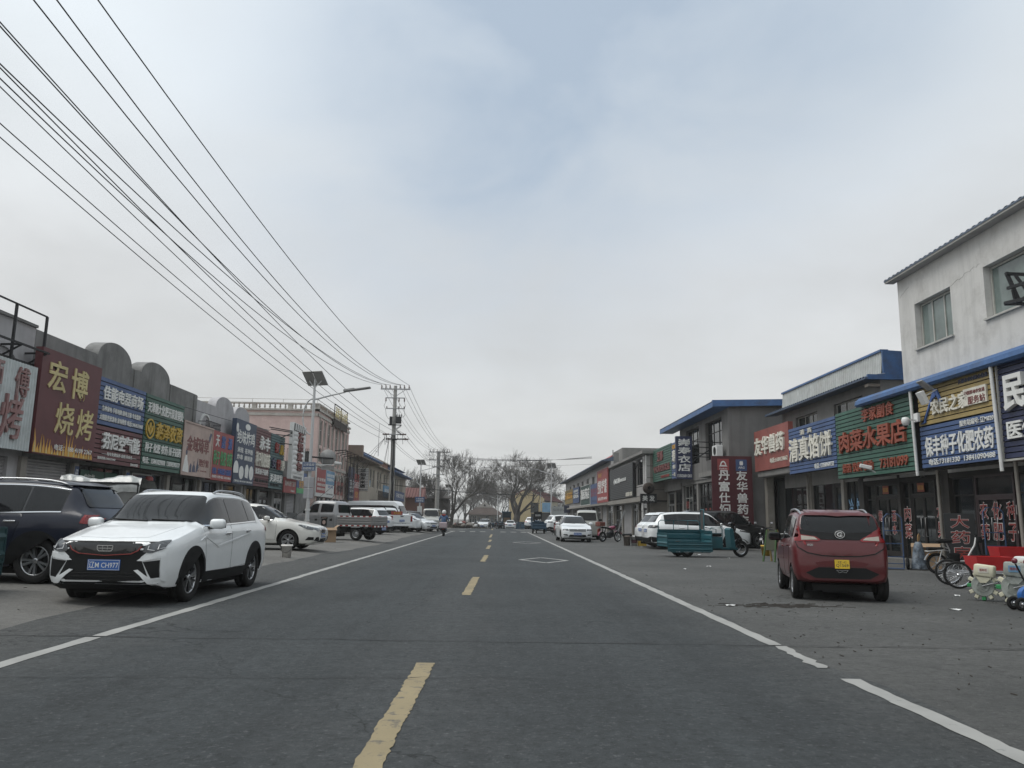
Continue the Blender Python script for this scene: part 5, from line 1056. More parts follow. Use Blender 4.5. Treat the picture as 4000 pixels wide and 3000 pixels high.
# ---- solar street lamps
LAMPW = pm('white lamp post', (.52,.53,.53), .4, var=.04, dirt=(.33,.32,.30,.4))
PANEL = pm('solar cells', (.055,.06,.07), .25, var=.2); PBACK = pm('panel back', (.30,.30,.29), .5)
def lamp(loc, side, label, sx=1.0, extra=None, h=6.9):
    """post with a swan arm reaching over the road (side=+1 towards +x) and a tilted solar panel on top"""
    t = thing('street_lamp', label, 'street lamp', loc, 0, 'solar street lamps along the street')
    m = MB(); m.tube([(0, 0, 0), (0, 0, h-.35)], [.095, .055], 12); m.lathe([(.16, 0), (.16, .03), (.1, .05)], 12); m.obj('post', LAMPW, t)
    m = MB(); pts = []
    for i in range(17):
        a = math.pi*1.02*i/16 + math.pi*.5; pts.append((side*(.66*math.cos(a)*.62-.02), 0, h-1.55+.78*math.sin(a)))
    m.tube(pts[::-1], .032, 8); m.tube([(0, 0, h-.82), (side*.7, 0, h-.62), (side*1.35, 0, h-.45)], .035, 8); m.obj('arm', LAMPW, t)
    m = MB(); m.bbox((side*1.85, 0, h-.33), (.58, .12, .045), Matrix.Rotation(-side*R(9), 3, 'Y'), .04); m.bbox((side*1.5, 0, h-.36), (.25, .10, .06), Matrix.Rotation(-side*R(9), 3, 'Y'), .04); m.obj('lamp_head', pm('lamp housing', (.17,.17,.17), .5), t)
    Rm = Matrix.Rotation(R(-18), 3, 'Z') @ Matrix.Rotation(R(-42), 3, 'X')
    m = MB()
    for s in (-1, 1): m.bbox(Vector((0, 0, h+.12)) + Rm @ Vector((s*.25, 0, 0)), (.235, .39, .02), Rm, .004)
    po = m.obj('solar_panel', PBACK, t)
    m = MB()
    for s in (-1, 1): m.bbox(Vector((0, 0, h+.12)) + Rm @ Vector((s*.25, 0, .022)), (.222, .378, .004), Rm)
    m.obj('cells', PANEL, po)
    m = MB()
    for s in (-1, 1): m.bar(Vector((0, 0, h-.3)), Vector((0, 0, h+.1)) + Rm @ Vector((s*.3, .1, -.03)), .03)
    m.tube([(0, 0, h-.36), (0, 0, h+.08)], .045, 8); m.obj('panel_bracket', LAMPW, po)
    if extra: extra(t)
    return t
def nearsigns(t):
    m = MB(); m.bbox((-.02, -.13, 3.2), (.29, .015, .19), None, .005); o = m.obj('notice_plate', C['blue'], t)
    fr = Fr((-.02, -.146, 3.2), (1, 0, 0), (0, -1, 0)); a = MB()
    write(a, fr, '公安监控', 0, .08, .48, .115, 0, .003, .02); write(a, fr, '拍图取证', 0, -.08, .48, .115, 0, .003, .02)
    for u0, u1, v0, v1 in ((-.28, .28, .17, .18), (-.28, .28, -.18, -.17), (-.28, -.27, -.17, .17), (.27, .28, -.17, .17)): fr.box(a, u0, u1, v0, v1, -.001, .003)
    a.obj('lettering', C['wl'], o, fix=False)
    m = MB(); m.tube([(-.02, 0, 3.62), (.98, -.03, 3.56)], .035, 8); m.obj('traffic_sign_arm', M['iron'], t)
    m = MB(); m.lathe([(0, 0), (.35, 0), (.35, .015), (0, .015)], 32, Matrix.Translation((.72, .04, 3.6)) @ Matrix.Rotation(R(-84), 4, 'X')); m.bbox((.74, .06, 3.16), (.27, .01, .085), None); so_ = m.obj('round_sign_back', pm('sign back', (.30,.30,.295), .6, .2), t)
    m = MB(); [m.bar((x, -.02, 3.8), (x, -.02, 3.1), .02) for x in (.52, .88)]; m.obj('sign_rail', M['steel'], so_)
    m = MB(); m.bar((.1, -.05, 3.28), (1.35, -.05, 3.3), .03); m.bbox((1.18, -.1, 3.37), (.13, .06, .05), Matrix.Rotation(R(8), 3, 'Y'), .02); m.bbox((1.32, -.1, 3.35), (.03, .05, .045), None, .015); m.obj('monitor_camera', M['whiteplastic'], t)
    m = MB()
    for z in (2.53, 2.07):
        for s in (-1, 1): m.bbox((s*.105+.0, -.02, z), (.098, .06, .22), None, .02)
    m.obj('control_box', pm('grey cabinet', (.38,.38,.40), .5, dirt=(.28,.27,.26,.3)), t)
    m = MB(); [m.lathe([(.108+.004*(k % 3), z), (.112, z+.08)], 10) for k, z in enumerate((.2, .5, .62, .9, 1.35))]; m.obj('torn_poster', M['white'], t)
def farbox(t):
    m = MB(); m.bbox((0, -.12, 3.0), (.5, .02, .3), None); o = m.obj('notice_plate', C['blue'], t); a = MB(); write(a, south(-.14), '公安监控', 0, 3.1, .8, .17, 0, .003); write(a, south(-.14), '拍图取证', 0, 2.88, .8, .17, 0, .003); a.obj('lettering', C['wl'], o, fix=False)
    m = MB(); [m.bbox((s*.13, -.02, z), (.12, .06, .4), None, .02) for s in (-1, 1) for z in (1.9, 1.05)]; m.obj('control_box', M['white'], t)
lamp((-8.0, 34.2, .1), 1, 'white solar street lamp with a round sign back and blue police notice', 1, nearsigns)
lamp((-8.3, 86.5, .1), 1, 'white solar street lamp with a small blue notice, behind the silver minivan', 1, farbox)
lamp((-8.0, 131, -.7), 1, 'small far solar street lamp just left of the leaning tree trunk', 1, None)
lamp((5.85, 87, 0), -1, 'white solar street lamp standing over the far right parked cars', 1, None)
lamp((7.6, 141, -.8), -1, 'distant solar street lamp before the yellow house', 1, None)
lamp((.1, 165, -.9), -1, 'farthest lamp post standing at the end of the road by the tiled house', 1, None)

# ================================================================== bare trees, far houses
BARK = pm('dark bark', (.055,.050,.045), .95, var=.3, vscale=5, bump=.4)
TWIG = pm('bare twigs', (.085,.078,.07), .95, var=.25)
def bare_tree(name, label, loc, h, spread, seed, lean=(0, 0), forks=2, depth=6, cat='tree', group='bare trees at the end of the street', start=.28, r0=.028, dens=3, rmin=.011):
    rr = random.Random(seed); tr = MB(); cr = MB()
    def grow(p, d, l, r, k):
        n = 3; pts = [Vector(p)]; dd = Vector(d)
        for i in range(n):
            dd = (dd + Vector((rr.uniform(-.16, .16), rr.uniform(-.16, .16), rr.uniform(-.04, .12)))).normalized(); pts.append(pts[-1] + dd*l/n)
        rs = [max(r*(1-.3*i/n), rmin) for i in range(n+1)]
        (tr if k <= 1 else cr).tube(pts, rs, 7 if k < 2 else (4 if k < 4 else 3), caps=False)
        if k >= depth: return
        nb = forks if k < 2 else dens + (rr.random() < .35)
        for b in range(nb):
            t = rr.uniform(.45, 1.0) if b else 1.0
            q = pts[min(n, max(1, round(t*n)))]
            az = rr.uniform(0, 6.283) if k else 6.283*b/nb + rr.uniform(-.5, .5); sp = rr.uniform(.35, .85)*spread*(1.0 if k else .8)
            side = dd.cross(Vector((math.cos(az), math.sin(az), .2))).normalized()
            nd = (dd + side*sp + Vector((0, 0, .13 if k < 3 else .05))).normalized()
            grow(q, nd, l*rr.uniform(.62, .84) if k else l*rr.uniform(.8, 1.1), rs[-1]*rr.uniform(.55, .72), k+1)
    grow((0, 0, -.1), Vector((lean[0], lean[1], 1)).normalized(), h*start, h*r0, 0)
    t = thing(name, label, cat, loc, 0, group); tr.obj('trunk', BARK, t, fix=False); cr.obj('crown', TWIG, t, fix=False); return t
ta = bare_tree('bare_tree', 'large bare willow with a leaning forked trunk beside the rubbish heap', (-6.2, 106, -.15), 11.8, .85, 21, (.30, 0), 3, 7, start=.27, r0=.034, rmin=.009)
tb = bare_tree('bare_tree', 'broad bare tree with a spreading crown before the yellow house', (3.1, 140, -.8), 14.2, 1.15, 5, (.04, 0), 4, 7, start=.21, r0=.034, dens=3, rmin=.009)
ta.scale = (.86,)*3; tb.scale = (1.5, 1.5, 1.22)
tc_ = bare_tree('bare_tree', 'bare tree directly behind the second power pole', (-11.8, 128, -.6), 10.0, .95, 8, (.05, 0), 3, 6, start=.26, dens=4, rmin=.014)
td = bare_tree('bare_tree', 'slim bare tree between the leaning willow and the tiled house', (-6.3, 160, -.9), 10.5, .85, 14, (.02, 0), 3, 6, start=.30, rmin=.016)
te = bare_tree('bare_tree', 'bare tree rising behind the roof of the tiled house', (-1.0, 235, -.9), 15.5, 1.0, 31, (0, 0), 4, 6, start=.25, rmin=.022)
rb_ = random.Random(9)
for k in range(44):
    x = -75+k*3.6+rb_.uniform(-1.2, 1.2); y = rb_.uniform(255, 300)
    src = (te, td, tc_)[k % 3]; c = copy_tree(src); c['label'] = 'one of the thin bare trees in the hazy row behind the houses'; c['group'] = 'far row of bare trees'
    c.location = (x, y, -.9); c.rotation_euler = (0, 0, rb_.uniform(0, 6.28)); s = rb_.uniform(.62, .95); c.scale = (s*1.2, s*1.2, s*(1.7 if k % 3 else 1.0))
# tiled house closing the view
OLDT = pm('weathered roof tiles', (.055,.040,.034), .9, var=.3, vscale=2.5, dirt=(.10,.075,.06,.4), dscale=.8)
hb = bld('tiled_house', 'grey single storey house with a hipped brown tile roof closing the street', (-3.4, 200, -.9), 'house', 'houses at the end of the street')
FH = south(200); x0, x1 = -6.6, 1.4; zb = -.9
m = MB(); wall(m, FH, -7.0, .6, zb, 2.2, [(-2.8, -1.9, .1, 1.9), (-.6, .3, -.4, 1.7), (-6.7, -6.25, -.1, 1.8), (-6.1, -5.65, -.1, 1.8), (-5.5, -5.05, -.1, 1.8)]); m.box(-7, .6, 200.3, 208, zb, 2.2); part(hb, 'wall', m, pm('grey brick wall', (.19,.18,.165), .9, var=.15, vscale=2))
for h in ((-2.8, -1.9, .1, 1.9), (-.6, .3, -.4, 1.7), (-6.7, -6.25, -.1, 1.8), (-6.1, -5.65, -.1, 1.8), (-5.5, -5.05, -.1, 1.8)): window(hb, FH, *h, -.12, 1, 1.2, 'frame')
m = MB(); A = [(-8, 199, 2.1), (2.0, 199, 2.1), (2.0, 209, 2.1), (-8, 209, 2.1)]; B_ = [(-5.2, 201.6, 3.9), (-1.0, 201.6, 3.9)]; Cc = [(-3.1, 201.7, 5.3), (-3.1, 206, 5.3)]
m.add(A+B_+Cc+[(-3.1, 201.62, 5.25)], [(0,1,5,4), (0,4,6,7,3), (1,2,7,6,5), (3,7,2), (0,3,2,1)]); part(hb, 'roof', m, OLDT)
m = MB(); m.add([(-5.2, 201.58, 3.9), (-1.0, 201.58, 3.9), (-3.1, 201.6, 5.25)], [(0,1,2)]); g_ = part(hb, 'gable', m, pm('pale gable', (.30,.29,.27), .9)); m = MB(); m.add([(-3.45, 201.55, 4.2), (-2.75, 201.55, 4.2), (-3.1, 201.55, 4.8)], [(0,1,2)]); m.obj('gable_vent', M['dark'], g_)
m = MB(); m.box(-6.1, -5.7, 202, 202.4, 3.2, 4.6); part(hb, 'chimney', m, BARK)
# yellow house
YEL = pm('yellow render', (.46,.37,.21), .9, var=.08, dirt=(.36,.29,.18,.4))
hy = bld('yellow_house', 'yellow two storey house with a dark red roof behind the bare tree', (8, 190, -.9), 'house', 'houses at the end of the street')
FY = south(188); m = MB(); wall(m, FY, 3.0, 11.0, -1, 6.0, [(7.8, 9.7, 2.7, 5.0)]); m.prism([(3, 6.0), (11, 6.0), (7.0, 8.2)], 187.98, 188.25, lambda u, v, w: Vector((u, w, v))); m.box(3, 10.7, 188.3, 199, -1, 6.0); part(hy, 'wall', m, YEL)
m = MB(); m.box(11.0, 14.2, 189, 199, -1, 5.2); part(hy, 'wing', m, pm('pale yellow render', (.45,.42,.33), .9)); m = MB(); m.prism([(2.6, 5.9), (11.6, 5.5), (15.6, 5.2), (12, 7.2), (7.0, 8.6)], 188.4, 200, lambda u, v, w: Vector((u, w, v))); part(hy, 'roof', m, pm('dark red roof', (.13,.055,.055), .8))
window(hy, FY, 7.8, 9.7, 2.7, 5.0, -.1, 1, None, 'darkframe'); window(hy, south(189), 12.1, 12.7, 2.8, 4.4, .06, 1, None, 'frame'); window(hy, south(189), 13.2, 13.8, 2.8, 4.4, .06, 1, None, 'frame')
m = MB(); m.box(9.5, 13.2, 181, 186, -1, 2.5); m.box(9.2, 13.5, 180.7, 186.2, 2.5, 2.7); part(hy, 'annexe', m, DKWALL)
m = MB(); m.box(10.1, 12.2, 180.4, 180.5, 2.8, 4.9); root_of('hoarding', 'pale blue hoarding panel before the yellow house', 'hoarding', m, C['ltblue'])
# grey mural wall at the far right
wm = MB(); FM = south(150); FM.box(wm, 10.0, 19, -1, 3.6, -.3, 0)
o = root_of('boundary_wall', 'grey painted wall with faint mural pictures behind the far lamp', 'wall', wm, pm('grey mural wall', (.30,.32,.32), .85, var=.05))
a = MB(); write(a, FM, '弘扬农耕文化 传承文明新风', 14.2, 3.0, 7.5, .5, 0, .01)
for p in (ell(12.9, 1.6, .35, .7, 14), ell(14.5, 1.2, .25, .4, 10), [(14.4, 1.2), (14.6, 1.2), (14.5, 2.2)]): a.prism(p, 0, .01, lambda u, v, w: FM(u, v, w))
for q in (15.6, 17.2): FM.box(a, q, q+1.2, .6, 2.3, 0, .01)
a.obj('mural', pm('mural paint', (.14,.15,.15), .8), o, fix=False)
# ================================================================== vehicles
def pchip(xs, ys, q):
    n = len(xs); h = [xs[i+1]-xs[i] for i in range(n-1)]; dl = [(ys[i+1]-ys[i])/h[i] for i in range(n-1)]; m = [0]*n
    m[0] = dl[0]; m[-1] = dl[-1]
    for i in range(1, n-1): m[i] = 0 if dl[i-1]*dl[i] <= 0 else 3*(h[i-1]+h[i])/((2*h[i]+h[i-1])/dl[i-1] + (h[i]+2*h[i-1])/dl[i])
    i = 0
    while i < n-2 and q > xs[i+1]: i += 1
    t = (q-xs[i])/h[i]; t = max(0, min(1, t))
    return (2*t**3-3*t*t+1)*ys[i] + (t**3-2*t*t+t)*h[i]*m[i] + (-2*t**3+3*t*t)*ys[i+1] + (t**3-t*t)*h[i]*m[i+1]
class Body:
    """lofted car shell; rows (x, z bottom, z belt, z top, half width, half width at belt, half width of roof edge)"""
    def __init__(s, rows, per=.085):
        s.rows = sorted(rows); xs = [r[0] for r in s.rows]; s.xs = xs
        st = []
        for a, b in zip(xs, xs[1:]):
            n = max(1, int(round((b-a)/per))); st += [a+(b-a)*i/n for i in range(n)]
        st.append(xs[-1]); s.st = st
        rings = [s.ring(x) for x in st]; K = len(rings[0]); mb = MB(); vs = [p for r in rings for p in r]
        fs = [(i*K+k, i*K+(k+1) % K, (i+1)*K+(k+1) % K, (i+1)*K+k) for i in range(len(st)-1) for k in range(K)]
        mb.add(vs, fs, smooth=True)
        for r, fl in ((rings[0], 1), (rings[-1], 0)):       # caps as strips across the car
            h = K//2; vs2 = list(r); f2 = []
            for k in range(h): f2.append((k, k+1, (K-k-1) % K, (K-k) % K) if k else (0, 1, K-1))
            mb.add(vs2, f2, smooth=True)
        s.mb = mb
        s.me = mb.mesh('body', []); bm = bmesh.new(); bm.from_mesh(s.me); bmesh.ops.remove_doubles(bm, verts=bm.verts[:], dist=1e-4); bmesh.ops.recalc_face_normals(bm, faces=bm.faces[:]); bm.to_mesh(s.me)
        s.bvh = BVHTree.FromBMesh(bm); bm.free()
    def val(s, x): return [pchip(s.xs, [r[j] for r in s.rows], x) for j in range(1, 7)]
    def ring(s, x):
        zb, zt_, ztop, w, wb, wt = s.val(x); H = zt_-zb; g = ztop-zt_; zre = ztop-min(.075, .5*g)
        half = [(0, zb), (w*.78, zb), (w*.93, zb+.03), (w*.985, zb+.22*H), (w, zb+.5*H), (w*.998, zb+.72*H), (w*.985, zb+.90*H), (wb, zt_)]
        for t in (.25, .5, .75, 1.0): half.append((wb+(wt-wb)*(t**1.12), zt_+(zre-zt_)*t))
        e = ztop-zre; half += [(wt*.93, zre+e*.55), (wt*.78, zre+e*.84), (wt*.5, ztop-e*.05), (wt*.22, ztop), (0, ztop)]
        return [Vector((x, a, b)) for a, b in half] + [Vector((x, -a, b)) for a, b in half[-2:0:-1]]
    def belt(s, x): return s.val(x)[1]
    def redge(s, x): v = s.val(x); return v[2]-min(.075, .5*(v[2]-v[1]))
VW = dict(L=lambda u, v: (Vector((u, 3, v)), Vector((0, -1, 0))), R=lambda u, v: (Vector((u, -3, v)), Vector((0, 1, 0))), F=lambda u, v: (Vector((5, u, v)), Vector((-1, 0, 0))), B=lambda u, v: (Vector((-5, u, v)), Vector((1, 0, 0))), T=lambda u, v: (Vector((u, v, 4)), Vector((0, 0, -1))))
def patch(mb, bvh, poly, view, off=.004, th=.014, res=.07, mi=None):
    """panel with the given outline (seen from side, front, back or top) fitted to the shell"""
    bm = bmesh.new(); vs = [bm.verts.new((u, v, 0)) for u, v in poly]
    try: bm.faces.new(vs)
    except ValueError: bm.free(); return
    bmesh.ops.triangulate(bm, faces=bm.faces[:])
    for ax in (0, 1):
        lo = min(p[ax] for p in poly); hi = max(p[ax] for p in poly); n = int((hi-lo)/res)
        for i in range(1, n+1):
            c = [0, 0, 0]; c[ax] = lo+(hi-lo)*i/(n+1); nn = [0, 0, 0]; nn[ax] = 1
            bmesh.ops.bisect_plane(bm, geom=bm.verts[:]+bm.edges[:]+bm.faces[:], plane_co=c, plane_no=nn, dist=1e-5)
    bm.verts.index_update(); pos = []; nor = []
    for v in bm.verts:
        o, d = VW[view](v.co.x, v.co.y); hit, n, _, _ = bvh.ray_cast(o, d)
        if hit is None:
            hit, n, _, _ = bvh.find_nearest(o + d*2.2 if view in 'LR' else o + d*3)
        if n.dot(d) > 0: n = -n
        pos.append(hit); nor.append((n - d*.6).normalized())
    base = len(pos); V = [p + n*off for p, n in zip(pos, nor)]; F = []
    ed = [e for e in bm.edges if e.is_boundary]; bd = {}
    for f in bm.faces: F.append([v.index for v in f.verts])
    for e in ed:
        for v in e.verts:
            if v.index not in bd: bd[v.index] = base+len(bd); V.append(pos[v.index] - nor[v.index]*(th-off))
    mb.add(V, F, mi, True)
    o0 = len(mb.v)-len(V)
    for e in ed:
        a, b = e.verts[0].index, e.verts[1].index
        mb.f.append([o0+a, o0+b, o0+bd[b], o0+bd[a]]); mb.m.append(mb.mi if mi is None else mi); mb.sm.append(False)
    bm.free()
def mir(poly): return [(-u, v) for u, v in poly]
def grow(poly, k):
    cx = sum(p[0] for p in poly)/len(poly); cy = sum(p[1] for p in poly)/len(poly); out = []
    for u, v in poly: d = math.hypot(u-cx, v-cy) or 1; out.append((u+(u-cx)/d*k, v+(v-cy)/d*k))
    return out
def rnd(poly, r=.04, n=4):
    """round the corners of an outline"""
    out = []; N_ = len(poly)
    for i in range(N_):
        p0, p1, p2 = (Vector((*poly[j % N_], 0)) for j in (i-1, i, i+1)); a = (p0-p1); b = (p2-p1); k = min(r, a.length*.45, b.length*.45)
        s_, e_ = p1+a.normalized()*k, p1+b.normalized()*k
        for t in range(n+1): t /= n; q = s_*(1-t)**2 + p1*2*t*(1-t) + e_*t*t; out.append((q.x, q.y))
    return out
def carpaint(name, col, **k): return pm(name, col, **{**dict(rough=.28, var=.03, spec=.5, coat=.7, dirt=(*[x*.72 for x in col], .3), dscale=2.2), **k})
PAINT = dict(white=carpaint('white car paint', (.76,.785,.79)), cream=carpaint('pearl white paint', (.70,.695,.655)), navy=carpaint('dark blue paint', (.007,.010,.022), coat=.25, spec=.35), grey=carpaint('metallic grey paint', (.235,.24,.245), metal=.15), red=carpaint('dark red paint', (.090,.0085,.011), coat=.4), silver=carpaint('silver paint', (.42,.42,.39), metal=.3), black=carpaint('black paint', (.010,.010,.011)))
TAIL = pm('tail lamp red', (.19,.009,.011), .2, var=.2, coat=.3); HEAD = pm('head lamp glass', (.05,.055,.06), .08, var=.7, vscale=14, spec=.6, coat=.3); LED = pm('lamp white', (.42,.43,.44), .2, var=0); BLUEP = pm('blue plate', (.03,.11,.36), .4); YELP = pm('yellow plate', (.62,.42,.02), .4); ORG = pm('amber lens', (.6,.22,.02), .2, var=0)
WHC = {}
def wheel(parent, loc, r, w, side, style='split', col='alloy', dirty=0):
    k = (r, w, style, col)
    if k not in WHC:
        rr = r*(.66 if style != 'steel' else .60); t = MB()
        t.lathe([(rr, -w*.42), (rr+.015, -w*.5), (r*.93, -w*.5), (r*.985, -w*.40), (r, -w*.3), (r, -w*.12), (r-.008, -w*.1), (r-.008, w*.02), (r, w*.04), (r, w*.3), (r*.985, w*.40), (r*.93, w*.5), (rr+.015, w*.5), (rr, w*.42)], 32, Matrix.Rotation(R(-90), 4, 'X'))
        tm = t.mesh('wheel', M['rubber'])
        m = MB(); Q = Matrix.Rotation(R(-90), 4, 'X')     # local z -> +y (outside)
        m.lathe([(rr, -w*.4), (rr*.97, w*.30), (rr, w*.42), (rr*.93, w*.44), (rr*.90, w*.34), (rr*.88, -w*.1), (0, -w*.1)], 32, Q, 0)
        m.lathe([(rr*.86, -w*.095), (0, -w*.095)], 24, Q, 1)
        def spoke(a, half, r0, r1, z0, z1, mi):
            ca, sa = math.cos(a), math.sin(a); P = []
            for rad, hw, z in ((r0, half[0], z0), (r1, half[1], z1)):
                for s in (-1, 1):
                    for dz in (0, -.05): P.append(Q @ Vector((rad*ca - s*hw*sa, rad*sa + s*hw*ca, z+dz)))
            m.add(P, [(0,2,6,4), (1,5,7,3), (0,4,5,1), (2,3,7,6)], mi, False)
        if style == 'split':
            for i in range(5):
                for d in (-.20, .20): spoke(6.2832*i/5+d, (.014, .022), rr*.16, rr*.94, w*.36, w*.40, 0)
        elif style == 'multi':
            for i in range(10): spoke(6.2832*i/10, (.012, .012), rr*.16, rr*.94, w*.34, w*.42, 0 if i % 2 else 2)
            for i in range(10): spoke(6.2832*(i+.35)/10, (.006, .010), rr*.4, rr*.94, w*.30, w*.38, 2)
        elif style == 'five':
            for i in range(5): spoke(6.2832*i/5+.3, (.03, .05), rr*.16, rr*.94, w*.34, w*.38, 0)
        elif style == 'ten':
            for i in range(10): spoke(6.2832*i/10, (.016, .028), rr*.16, rr*.95, w*.34, w*.40, 0)
        else:
            m.lathe([(rr*.88, w*.2), (rr*.7, w*.05), (rr*.55, w*.22), (rr*.3, w*.30), (0, w*.30)], 24, Q, 0)
            for i in range(10): a = 6.2832*i/10; m.lathe([(.028, 0), (.0, .004)], 8, Q @ Matrix.Translation((rr*.66*math.cos(a), rr*.66*math.sin(a), w*.12)), 1)
        m.lathe([(rr*.2, w*.25), (rr*.19, w*.40), (rr*.1, w*.43), (0, w*.43)], 14, Q, 0)
        rm_ = m.mesh('rim', [M[col], M['dark'], M['darkalloy']])
        WHC[k] = (tm, rm_)
    tm, rm_ = WHC[k]
    o = link('wheel', tm, parent); o.location = loc; o.rotation_euler = (0, 0.3+loc[0], 0 if side > 0 else math.pi)
    link('rim', rm_, o); return o
def arched(body, mats, cuts, parent):
    """the shell with wheel arches cut out"""
    a = bpy.data.objects.new('body', body.me); body.me.materials.clear(); [body.me.materials.append(x) for x in mats]; COL.objects.link(a)
    c = MB()
    for x, z, r, y0, y1 in cuts:
        for s in (-1, 1): c.tube([(x, s*y0, z), (x, s*y1, z)], r, 28, True, None, False)
    ce = c.mesh('cut', mats); ce.polygons.foreach_set('material_index', [len(mats)-1]*len(ce.polygons)); cu = bpy.data.objects.new('cut', ce); COL.objects.link(cu)
    md = a.modifiers.new('b', 'BOOLEAN'); md.object = cu; md.operation = 'DIFFERENCE'; md.solver = 'EXACT'
    dg = bpy.context.evaluated_depsgraph_get(); me = bpy.data.meshes.new_from_object(a.evaluated_get(dg)); me.name = 'body'
    bpy.data.objects.remove(a); bpy.data.objects.remove(cu)
    me.set_sharp_from_angle(angle=R(38)); return link('body', me, parent)
def plate_(parent, loc, rot, txt, style='blue', w=.44, h=.14):
    m = MB(); m.bbox((0, 0, 0), (w/2, .006, h/2), None, .003); o = m.obj('number_plate', YELP if style == 'yellow' else BLUEP, parent); o.location = loc; o.rotation_euler = rot
    a = MB(); fr = Fr((0, -.0065, 0), (1, 0, 0), (0, -1, 0))
    if style == 'yellow': write(a, fr, txt[0], 0, h*.24, w*.6, h*.26, 0, .002, .01); write(a, fr, txt[1], 0, -h*.17, w*.84, h*.40, 0, .002, .01); a.obj('plate_lettering', C['kl'], o, fix=False)
    else:
        write(a, fr, txt, 0, 0, w*.90, h*.62, 0, .002, .012)
        for u0, u1, v0, v1 in ((-w*.48, w*.48, h*.43, h*.46), (-w*.48, w*.48, -h*.46, -h*.43), (-w*.48, -w*.47, -h*.43, h*.43), (w*.47, w*.48, -h*.43, h*.43)): fr.box(a, u0, u1, v0, v1, 0, .002)
        a.obj('plate_lettering', C['wl'], o, fix=False)
    return o
def rows_for(L, Wd, H, hood, cowl, hx, rf, rr, tail='hatch', deck=1.0, rg=None, nose=.74, zb=.22, belt=None, taper=.63, tailz=None):
    """hx: cowl distance behind the nose; rf / rr: roof front and rear, all measured from the nose"""
    F = L/2; B = -L/2; w = Wd/2; b0 = belt or cowl-.02; X = lambda d: F-d
    r = [(F, .34, nose-.12, nose-.08, w*.70, w*.62, w*.45), (F-.05, .28, nose-.06, nose-.02, w*.82, w*.74, w*.56), (X(.18), zb+.02, nose-.02, nose+.045, w*.93, w*.85, w*.62), (X(.42), zb, nose+.03, nose+.10, w*.98, w*.90, w*.66),
         (X(hx*.7), zb, cowl-.085, hood, w*.995, w*.925, w*.68), (X(hx), zb, b0-.015, cowl, w, w*.93, w*.70), (X(hx+.06), zb, b0-.01, cowl+.03, w, w*.93, w*.70), (X(rf), zb, b0+.01, H-.03, w, w*.93, w*taper), (X(rf+.2), zb, b0+.015, H-.004, w, w*.93, w*(taper+.01)), (X((rf+rr)/2), zb, b0+.035, H, w, w*.93, w*(taper+.01))]
    if tail == 'hatch':
        rg = rg or L-.12
        r += [(X(rr), zb, b0+.06, H-.07, w*.985, w*.90, w*(taper-.03)), (X(rg), zb+.03, b0+.03, deck, w*.93, w*.84, w*.60), (B+.06, zb+.06, b0-.08, deck-.06, w*.88, w*.80, w*.58), (B, zb+.14, b0-.16, deck-.12, w*.78, w*.72, w*.52)]
    elif tail == 'box':
        r += [(X(rr), zb, b0+.04, H-.03, w*.985, w*.92, w*(taper+.01)), (B+.10, zb+.04, b0+.03, H-.16, w*.95, w*.89, w*taper), (B+.03, zb+.06, b0, deck+.1, w*.92, w*.86, w*(taper+.03)), (B, zb+.12, b0-.08, deck, w*.86, w*.82, w*.62)]
    else:
        r += [(X(rr), zb, b0+.035, H-.05, w*.99, w*.92, w*(taper-.02)), (X(rg), zb, b0+.04, deck+.03, w*.97, w*.89, w*.66), (X(rg+.08), zb, b0+.03, deck+.005, w*.965, w*.885, w*.68), (B+.12, zb+.03, deck-.09, deck-.005, w*.92, w*.84, w*.66), (B+.03, zb+.05, deck-.14, deck-.05, w*.86, w*.78, w*.6), (B, zb+.12, deck-.2, deck-.12, w*.78, w*.7, w*.5)]
    return r
def glass_poly(b, xa, xb, lo=.03, hi=.03, n=9, cut=()):
    """side window outline following belt and roof edge between xa and xb"""
    t = [(x, b.redge(x)-hi) for x in [xa+(xb-xa)*i/n for i in range(n+1)]]; u = [(x, b.belt(x)+lo) for x in [xb+(xa-xb)*i/n for i in range(n+1)]]
    pts = [p for p in t+u if True]
    top = [(x, z) for x, z in t if z > b.belt(x)+lo+.015]
    return top + u if len(top) > 1 else pts
def arc(x, z, r0, r1, a0=-8, a1=188, n=18):
    A = [R(a0+(a1-a0)*i/n) for i in range(n+1)]
    return [(x+r1*math.cos(a), z+r1*math.sin(a)) for a in A] + [(x+r0*math.cos(a), z+r0*math.sin(a)) for a in A[::-1]]
